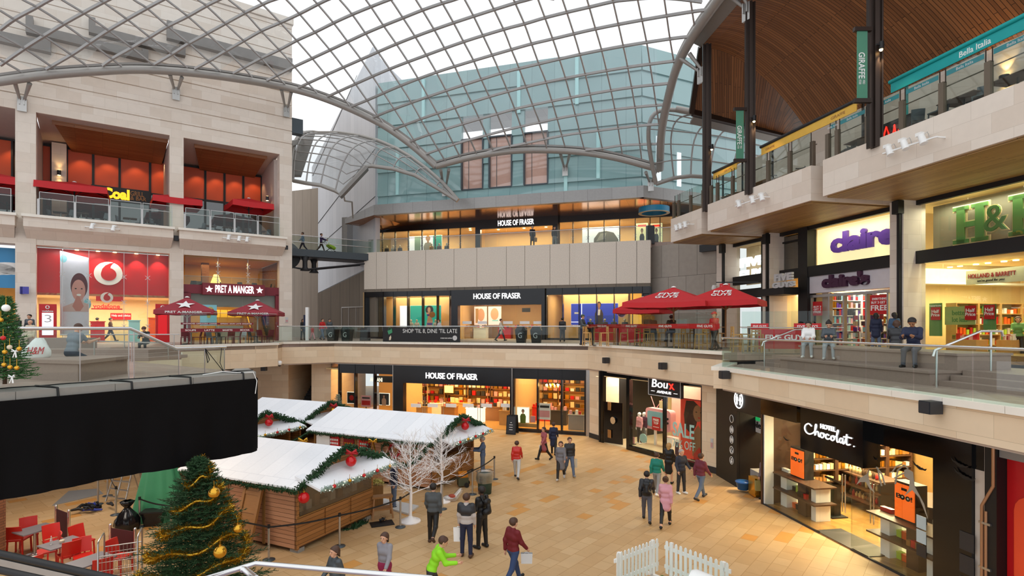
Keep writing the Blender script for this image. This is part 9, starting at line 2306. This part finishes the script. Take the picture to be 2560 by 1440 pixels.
# bin, trolley bag, plastic
c=gp(1212,1233);t=thing('waste_bin','round dark green bin with a clear liner','bin',c);MB(t).lathe((0,0,0),[(.26,0),(.3,.75),(.3,.78)],20).put('bin','bin_green',on=t);MB(t).grid([[((r+.02*math.sin(8*a+z*9))*math.cos(a),(r+.02*math.sin(7*a))*math.sin(a),z)for a in[2*math.pi*i/24 for i in range(25)]]for r,z in((.33,.45),(.34,.62),(.33,.86),(.36,.88),(.27,.86))]).put('liner','clear_plastic',on=t)
c=gp(1157,1216);t=thing('trolley_bag','small orange and green trolley bag by the queue belt','bag',c);MB(t).box((0,0,.22),(.42,.34,.32),rz=.3).put('body',mat('army','#4c4d36',.7),on=t);MB(t).box((0,.02,.46),(.36,.3,.2),rz=.3,rx=.3).put('flap',mat('flap_orange','#d98520',.6),on=t)
for s in(-1,1):MB(t).cyl((.18,s*.2,.1),(.18,s*.2+.04,.1),.1,n=14).put('wheel','black',on=t)
t=thing('plastic_bags','crumpled clear plastic bags with something red on the paving','bag',gp(1133,1256));c=gp(1133,1254)
V,F=surf([(np.array([-.25,0,.12]),np.array([.05,.05,.1]),.13,.1),(np.array([.1,.1,.2]),np.array([.25,.25,.35]),.12,.1)],.03,.08);o=mesh_of('plastic',V,F,'clear_plastic',t);t.location=c;WM[t.name]=Matrix.Translation(c);MB(t).ball((-.05,.02,.2),.13,10,(1.2,.8,.6)).put('red_content',mat('rust','#a8452e',.6),on=t)
# picket fence, lawn and white roll
def picket(a,b,label,n):
 A,B=V3(a[0],a[1],0),V3(b[0],b[1],0);t=thing('picket_fence',label,'fence',A);f=Fac(A.x,A.y,B.x,B.y)if A.x<B.x else Fac(B.x,B.y,A.x,A.y)
 for i in range(n):u=.09+(f.L-.18)*i/(n-1);MB(f).slab([(u-.04,-.01,.12),(u+.04,-.01,.12),(u+.04,-.01,.93),(u+.025,-.01,.965),(u,-.01,.98),(u-.025,-.01,.965),(u-.04,-.01,.93)],(0,.02,0)).put('picket','white',on=t)
 for z in(.28,.78):MB(f).bx(0,f.L,-.05,-.01,z-.04,z+.05).put('rail','white',on=t)
 for u in(.2,f.L-.2):MB(f).bx(u-.04,u+.04,-.09,-.01,0,.95).bx(u-.04,u+.04,-.3,.25,0,.06).put('post','white',on=t)
fa=[at(1538,1386,13.85),at(1648,1345,14.9)];fb=[at(1660,1352,14.75),at(1826,1408,13.25)]
picket((fa[0].x,fa[0].y),(fa[1].x,fa[1].y),'white picket fence panel on the paving side of the lawn',12);picket((fb[0].x,fb[0].y),(fb[1].x,fb[1].y),'white picket fence panel behind the white roll',13)
w=MB();w.prism([(fa[0].x+.1,fa[0].y-.1),(fa[1].x+.05,fa[1].y-.1),(fb[1].x+.1,fb[1].y-.2),(5.6,10.5),(2.2,10.5)],.0,.03);o=w.put('artificial_lawn','lawn',label='patch of artificial lawn inside the white picket fence',cat='lawn')
t=thing('white_roll','big smooth white roll lying inside the picket fence','roll',at(1790,1440,11.6));w=MB();A,B=at(1722,1462,11.9),at(1960,1560,10.9);w.tube([A,A.lerp(B,.04),B],[.32,.36,.36],28);w.put('roll','white',on=t)
# rails at the bottom edge
t=thing('escalator_handrail','black escalator handrail with a steel skirt at the bottom corner','handrail',at(100,1440,7.5));A,B=at(-120,1358,8.2),at(420,1478,7.0)
MB().tube([A,B],.05,12).put('rubber_handrail','black',on=t);MB().bar(A-V3(0,.02,.1),B-V3(0,.02,.1),.05,.11).put('steel_skirt','steel',on=t);MB().bar(A-V3(0,.04,.175),B-V3(0,.04,.175),.03,.02).put('light_strip',glow('strip_gold','#ffd070',.9),on=t);MB().bar(A-V3(0,0,.62),B-V3(0,0,.62),.02,.85).put('glass_panel','rail_glass',on=t)
w=MB();A2,B2=at(-60,1412,7.4),at(120,1452,6.9);w.tube([A2,B2],.045,12);w.put('escalator_handrail','black',label='second black escalator handrail just inside the bottom corner',cat='handrail')
t=thing('stair_parapet','steel stair handrail over a mauve stone slab at the bottom edge','handrail',at(760,1440,6.4));q=[at(500,1452,6.2),at(640,1409,6.9),at(1080,1446,6.5)]
MB().tube(q,.035,10).put('handrail','bright_steel',on=t);MB().tube([at(604,1424,6.5),at(612,1424,6.5),at(640,1446,6.2)],.035,10).put('inner_handrail','bright_steel',on=t)
MB().slab([q[0]-V3(0,0,.12),q[1]-V3(0,.1,.13),q[2]-V3(0,0,.10),q[2]-V3(0,.6,.2),q[0]-V3(0,.6,.2)],(0,0,-.1)).put('stone_slab',mat('mauve_stone','#9a8790',.5),on=t)
# people
W1=dict(hip=(24,-18),knee=(6,22),arm=(-18,20),elb=(18,22));W2=dict(hip=(-18,24),knee=(22,6),arm=(20,-18),elb=(22,18));ST=dict(hip=(3,-2),knee=(2,2),splay=4,elb=(14,14))
# face: 0 looks towards the camera, 180 away from it, 90 to the picture's right
person('person in a red top and pale jeans walking towards the store',1292,1196,face=170,style='short',hair='hair_brown',top='red_plastic',legs='light_grey',shoe='charcoal',H=1.66,female=True,**W1)
o=person('person in a dusty pink coat carrying an orange bag',1360,1150,face=-60,hair='hair_brown',style='bob',top=mat('dusty_pink','#a4545c',.7),coat=.3,legs='black',H=1.66,female=True,**W2);carried_bag(o,'R','orange and white bag carried by the person in the dusty pink coat',mat('bag_orange','#c26a24',.6),(.4,.16,.36),.04,'white')
person('person in a navy coat walking beside the dusty pink coat',1384,1137,face=170,hair='hair_brown',top='navy',coat=.35,legs='black',H=1.7,female=True,**W1)
person('person in a grey coat and dark tights walking to the camera',1402,1199,face=-10,hair='hair_brown',style='long',top=mat('coat_grey','#77757a',.8),coat=.34,legs='hair_dark',shoe='light_grey',H=1.68,female=True,**W2)
o=person('person in a dark gilet and blue jeans with a beige bag',1424,1190,face=10,hair='hair_brown',top='charcoal',legs=mat('denim','#5d6b82',.8),shoe='grey',H=1.74,**W1);carried_bag(o,'L','beige bag carried by the person in blue jeans','beige',(.3,.14,.36),.05)
person('person in a teal hoodie walking past the lingerie window',1642,1236,face=150,hair='hair_brown',top=mat('teal_top','#0f7a6a',.7),legs='grey',shoe='white',H=1.68,**W1)
person('fair-haired person in a black dress facing the lingerie window',1672,1208,face=150,hair='hair_blond',style='long',top='black',skirt=('black',.42,.13),legs=None,H=1.68,female=True,**dict(ST,elb=(70,70),arm=(15,15)))
person('person in a navy jacket and white shoes by the lingerie window',1703,1234,face=20,skin='skin',hair='hair_grey',top=mat('navy_jacket','#2c3140',.7),legs='charcoal',shoe='white',H=1.74,**dict(ST,elb=(50,30),abd=(18,10)))
person('person in a maroon hoodie walking by the toilet passage',1752,1248,face=120,hair='hair_brown',top=mat('maroon','#6b2a38',.8),legs='denim',shoe='charcoal',H=1.78,**W1)
o=person('person in a dark jacket with a backpack walking away',1617,1304,face=165,hair='hair_dark',top='charcoal',legs=mat('slate','#565761',.8),shoe='black',H=1.74,**W1);backpack(o,'black backpack on the person beside the pink coat','black')
person('person in a pale pink coat and black leggings walking away',1664,1318,face=160,hair='hair_brown',style='bun',top=mat('pale_pink','#d49aa6',.8),coat=.22,legs='black',legcut=.75,H=1.7,female=True,**W2)
person('person in a grey hoodie and black trousers walking past the white tree',1083,1356,face=175,hair='hair_dark',top=mat('grey_hoodie','#4c5052',.8),legs='black',shoe='hair_brown',H=1.8,hip=(4,-20),knee=(2,45),arm=(10,-10),elb=(30,20))
o=person('person in a grey sweater with a dark yoke standing with a white bag',1166,1392,face=170,hair='hair_brown',top=mat('sweater_grey','#b9b0aa',.8),band=('charcoal',.22),legs='navy',shoe='dark_wood',H=1.8,**ST);carried_bag(o,'L','white carrier bag held by the person in the grey sweater','white',(.34,.06,.4),.03)
o=person('person dressed all in black standing with a backpack',1205,1370,face=-130,skin='dark_skin',hair='hair_dark',style='short',top='black',legs='black',H=1.82,**dict(ST,elb=(60,60),arm=(5,5)));backpack(o,'black backpack of the person dressed all in black','black')
o=person('person in a dark red top and blue jeans at the bottom edge',1283,1462,face=130,hair='hair_brown',top=mat('dark_red','#6a0d18',.7),legs=mat('blue_jeans','#2c3f66',.8),H=1.74,**W1);carried_bag(o,'R','pale bag swinging from the hand of the person in dark red','light_grey',(.3,.12,.25),.02)
person('person in a bright lime high-visibility jacket bending forward',1078,1520,face=100,hair='hair_brown',top=mat('hi_vis','#8fdc1e',.7),legs='charcoal',H=1.75,**dict(W1,lean=22,elb=(60,60),arm=(30,30)))
person('person in a grey jacket and raspberry skirt at the bottom edge',962,1500,face=-20,hair='hair_brown',style='long',top=mat('jacket_grey','#8d8b92',.8),skirt=(mat('raspberry','#8c1d45',.8),.42,.16),legs=None,H=1.66,female=True,**W2)
person('person with long brown hair half behind the stair handrail',838,1545,face=-40,hair='hair_brown',style='long',top='anthracite',legs='navy',H=1.66,female=True,**W1)
person('person in a blue shirt at the end of the long market stall',1207,1192,face=-90,hair='hair_grey',top=mat('blue_shirt','#54637f',.8),legs='denim',H=1.76,**dict(ST,elb=(60,60),arm=(30,30)))
o=person('long-haired person with shopping bags beside the chocolate shop',1911,1250,face=-70,hair='hair_blond',style='long',top=mat('plum_grey','#6b5f68',.8),legs='black',H=1.64,female=True,**ST);carried_bag(o,'L','brown paper bag carried beside the chocolate shop glass','light_wood',(.34,.14,.4),.04);carried_bag(o,'R','olive bag carried next to the white jamb',mat('bag_olive','#8f8a55',.7),(.34,.14,.4),.04)
person('cleaner in a lime vest inside the toilet passage',1886,1205,24.2,0,face=-60,hair='hair_brown',top='hi_vis',legs='black',H=1.7,**ST)
person('seller with white hair between the market stalls',885,1200,25.6,0,face=30,hair='hair_grey',top='light_grey',legs='navy',H=1.7,**dict(ST,elb=(70,70),arm=(20,20)))
person('customer in dark clothes at the counter of the front stall',985,1240,20.4,0,face=-60,hair='hair_dark',top='navy',legs='denim',H=1.74,**ST)
# middle level
S=dict(hip=(82,80),knee=(82,78),splay=5,foot=(0,0))
def mid(label,px,Y,**k):return person(label,px,0,Y,MZ,**k)
o=person('person in a grey T-shirt seated with their back to the camera',178,0,16.3,5.2,face=172,hair='hair_brown',style='short',top=mat('tee_grey','#7d828c',.8),sleeve=0,legs=mat('jeans_dark','#2d3648',.8),H=1.84,lean=16,sit=.53,nod=25,hip=(84,62),knee=(84,30),splay=18,foot=(0,0),arm=(35,45),elb=(60,60))
mid('person in a black coat standing left of the red totem',44,31.2,face=0,hair='hair_grey',style='bob',top='black',coat=.3,legs='black',H=1.68,female=True,**dict(ST,elb=(80,80),arm=(10,10)))
mid('person in a dark grey jacket standing beside the black coat',74,31.4,face=5,hair='hair_dark',top='anthracite',legs='navy',H=1.76,**ST)
person('bald person in pale clothes seated on the far brown bench',76,0,26.7,5.2,face=0,hair=None,style='bald',top='beige',legs='beige',H=1.6,sit=.85,**S)
person('person in a dark suit seated before the red totem screen',365,0,29.0,5.2,face=10,hair='hair_brown',top='black',legs='charcoal',H=1.74,sit=.5,lean=18,nod=20,arm=(30,30),elb=(60,60),fin=(20,20),**S)
mid('shop visitor in black by the phone shop booth',243,40.5,face=170,hair='hair_dark',top='charcoal',legs='black',H=1.72,**ST);mid('shop visitor in a brown jacket near the phone shop booth',276,40.0,face=120,hair='hair_dark',top='hair_brown',legs='navy',H=1.74,**W1)
mid('parent in black standing by the wine red band at the passage',757,45.0,face=60,hair='hair_brown',style='long',top='black',legs='black',H=1.68,female=True,**ST);mid('child in a red and pink outfit on the passage',781,45.2,face=60,hair='hair_brown',top='red_plastic',legs='pink',H=1.15,**W1)
mid('person in a red jacket walking on the passage',806,45.6,face=60,hair='hair_brown',top='red_sign',legs='denim',H=1.76,**W2);mid('person in dark grey standing behind the litter bins',824,46.8,face=30,hair='hair_dark',top='anthracite',legs='black',H=1.7,**ST)
mid('person in a pale coat walking before the middle entrance',1252,42.0,face=80,hair='hair_brown',top='beige',coat=.25,legs='charcoal',H=1.7,**W1);mid('person in black walking at the edge of the blue poster window',1406,40.2,face=170,hair='hair_dark',top='black',legs='black',H=1.76,**W2)
mid('visitor in light clothes inside the teal poster window bay',1098,44.9,face=-60,hair='hair_brown',top='light_grey',legs='grey',H=1.68,**W1)
mid('person in a dark jacket and green cap standing at the burger terrace',1456,33.4,face=60,hat=mat('cap_green','#4d5a48',.8),top='anthracite',legs='navy',H=1.78,**dict(ST,elb=(60,60),arm=(20,20)))
for k,(px,Y,tp,lb)in enumerate(((1632,29.8,'plum','long-haired person in plum on a bar stool with their back turned'),(1680,28.6,'black','person in a black hood on a bar stool with their back turned'))):
 mid(lb,px,Y,face=165+20*k,hair='hair_blond' if k==0 else 'hair_dark',style='long' if k==0 else 'short',top=mat('plum_top','#5a2c38',.8)if k==0 else tp,legs='denim',H=1.72,sit=.77,lean=8,arm=(30,30),elb=(70,70),hip=(80,76),knee=(70,60),splay=6,foot=(0,0),female=k==0)
mid('waiter in a red shirt and red cap walking on the burger terrace',1786,25.4,face=-60,hat='red_sign',top='red_sign',sleeve=0,legs='charcoal',shoe='black',H=1.78,**dict(W1,elb=(80,70),arm=(20,10)))
tf=Fac(9.86,20.6,10.95,12.6)
def tier(label,px,dd,**k):
 c=tf.w(tf.u(px,dd),dd,5.45);return person(label,0,0,loc=c,**k)
tier('long-haired person in a white top seated on the brown tier',2022,-.92,face=-35,hair='hair_dark',style='long',top='white',legs=mat('jogger_grey','#a8adb3',.8),shoe='white',H=1.64,female=True,sit=.47,lean=6,nod=10,arm=(20,20),elb=(55,55),fin=(18,18),**S)
tier('person in a charcoal gilet and grey joggers seated on the brown tier',2072,-.92,face=-30,hair='hair_dark',style='bun',top='anthracite',legs='jogger_grey',shoe='light_grey',H=1.66,female=True,sit=.47,lean=10,nod=22,arm=(25,25),elb=(70,70),fin=(20,20),**S)
tier('dark-haired person in a navy baseball jacket seated on the tier',2284,-.92,face=-50,skin='tan_skin',hair='hair_dark',top='navy',legs='slate',shoe='black',H=1.76,sit=.47,lean=10,nod=28,arm=(35,35),elb=(65,65),fin=(20,20),**S)
o=tier('person in a black quilted coat seated facing the shops',2240,-1.9,face=140,hair='hair_brown',style='bob',top='charcoal',coat=.1,legs='black',H=1.68,sit=.47,lean=14,arm=(30,30),elb=(60,60),**S)
for k,(px,d,tp,lg,lb)in enumerate(((2190,1.4,'navy','denim','long-haired person in a navy coat looking into the accessories shop'),(2236,1.3,mat('denim_jacket','#3d5673',.8),'navy','long-haired person in a denim jacket looking into the accessories shop'))):
 c=RF.w(RF.u(px,d),d,MZ);person(lb,0,0,loc=c,face=150+20*k,hair='hair_dark',style='long',top=tp,coat=.2 if k==0 else 0,legs=lg,H=1.68,female=True,**ST)
c=RF.w(RF.u(2545,-2.4),-2.4,5.3);person('shop assistant in green behind the health food counter',0,0,loc=c,face=-40,hair='hair_brown',style='long',top='hb_green',legs='black',H=1.68,female=True,**dict(ST,elb=(70,70),arm=(20,20)))
# upper level and footbridge
for px,d,lb,tp,lg,k in((1331,-.9,'person in a dark coat with a brown bag at the upper balustrade','charcoal','black',0),(1386,-1.6,'person in black at the upper store entrance','black','grey',1)):
 c=HF.w(HF.u(px,d),d,bz1-.02);o=person(lb,0,0,loc=c,face=20,hair='hair_grey' if k==0 else 'hair_dark',top=tp,coat=.3*(1-k),legs=lg,H=1.74,**ST)
 if k==0:carried_bag(o,'L','brown bag held at the upper balustrade','brown_letter',(.34,.14,.34),.03)
bf=Fac(A0.x,A0.y,A1.x,A1.y)
c=bf.w(bf.u(803,-.9),-.9,13.1);o=person('person in purple pushing a lime pushchair over the footbridge',0,0,loc=c,face=110,hair='hair_brown',top=mat('purple_top','#4a2f66',.8),legs='hair_brown',H=1.7,**dict(W1,arm=(45,45),elb=(30,30)))
c=bf.w(bf.u(757,-1.3),-1.3,13.1);person('person in blue and white walking on the footbridge',0,0,loc=c,face=-70,hair='hair_brown',top=mat('sky_top','#7d93ad',.8),legs='navy',H=1.72,**W2)
c=bf.w(bf.u(824,-.9),-.9,13.1);t=thing('pushchair','lime green pushchair on the footbridge','pushchair',c);M_=Matrix.Translation(c)@Matrix.Rotation(bf.rz,4,'Z')
MB(M_).tube([(-.2,0,.75),(.05,0,.55),(.3,0,.5),(.5,0,.4)],[.2,.2,.18,.14],10).put('seat','lime',on=t);w=MB(M_)
for y in(-.22,.22):w.tube([(-.5,y,1.0),(-.1,y,.6),(.4,y,.12)],.015,6);w.tube([(.1,y,.5),(-.3,y,.12)],.015,6)
w.put('frame','black',on=t)
for x,y in((.4,.22),(.4,-.22),(-.3,.22),(-.3,-.22)):MB(M_).cyl((x,y-.02,.1),(x,y+.02,.1),.1,n=12).put('wheel','black',on=t)
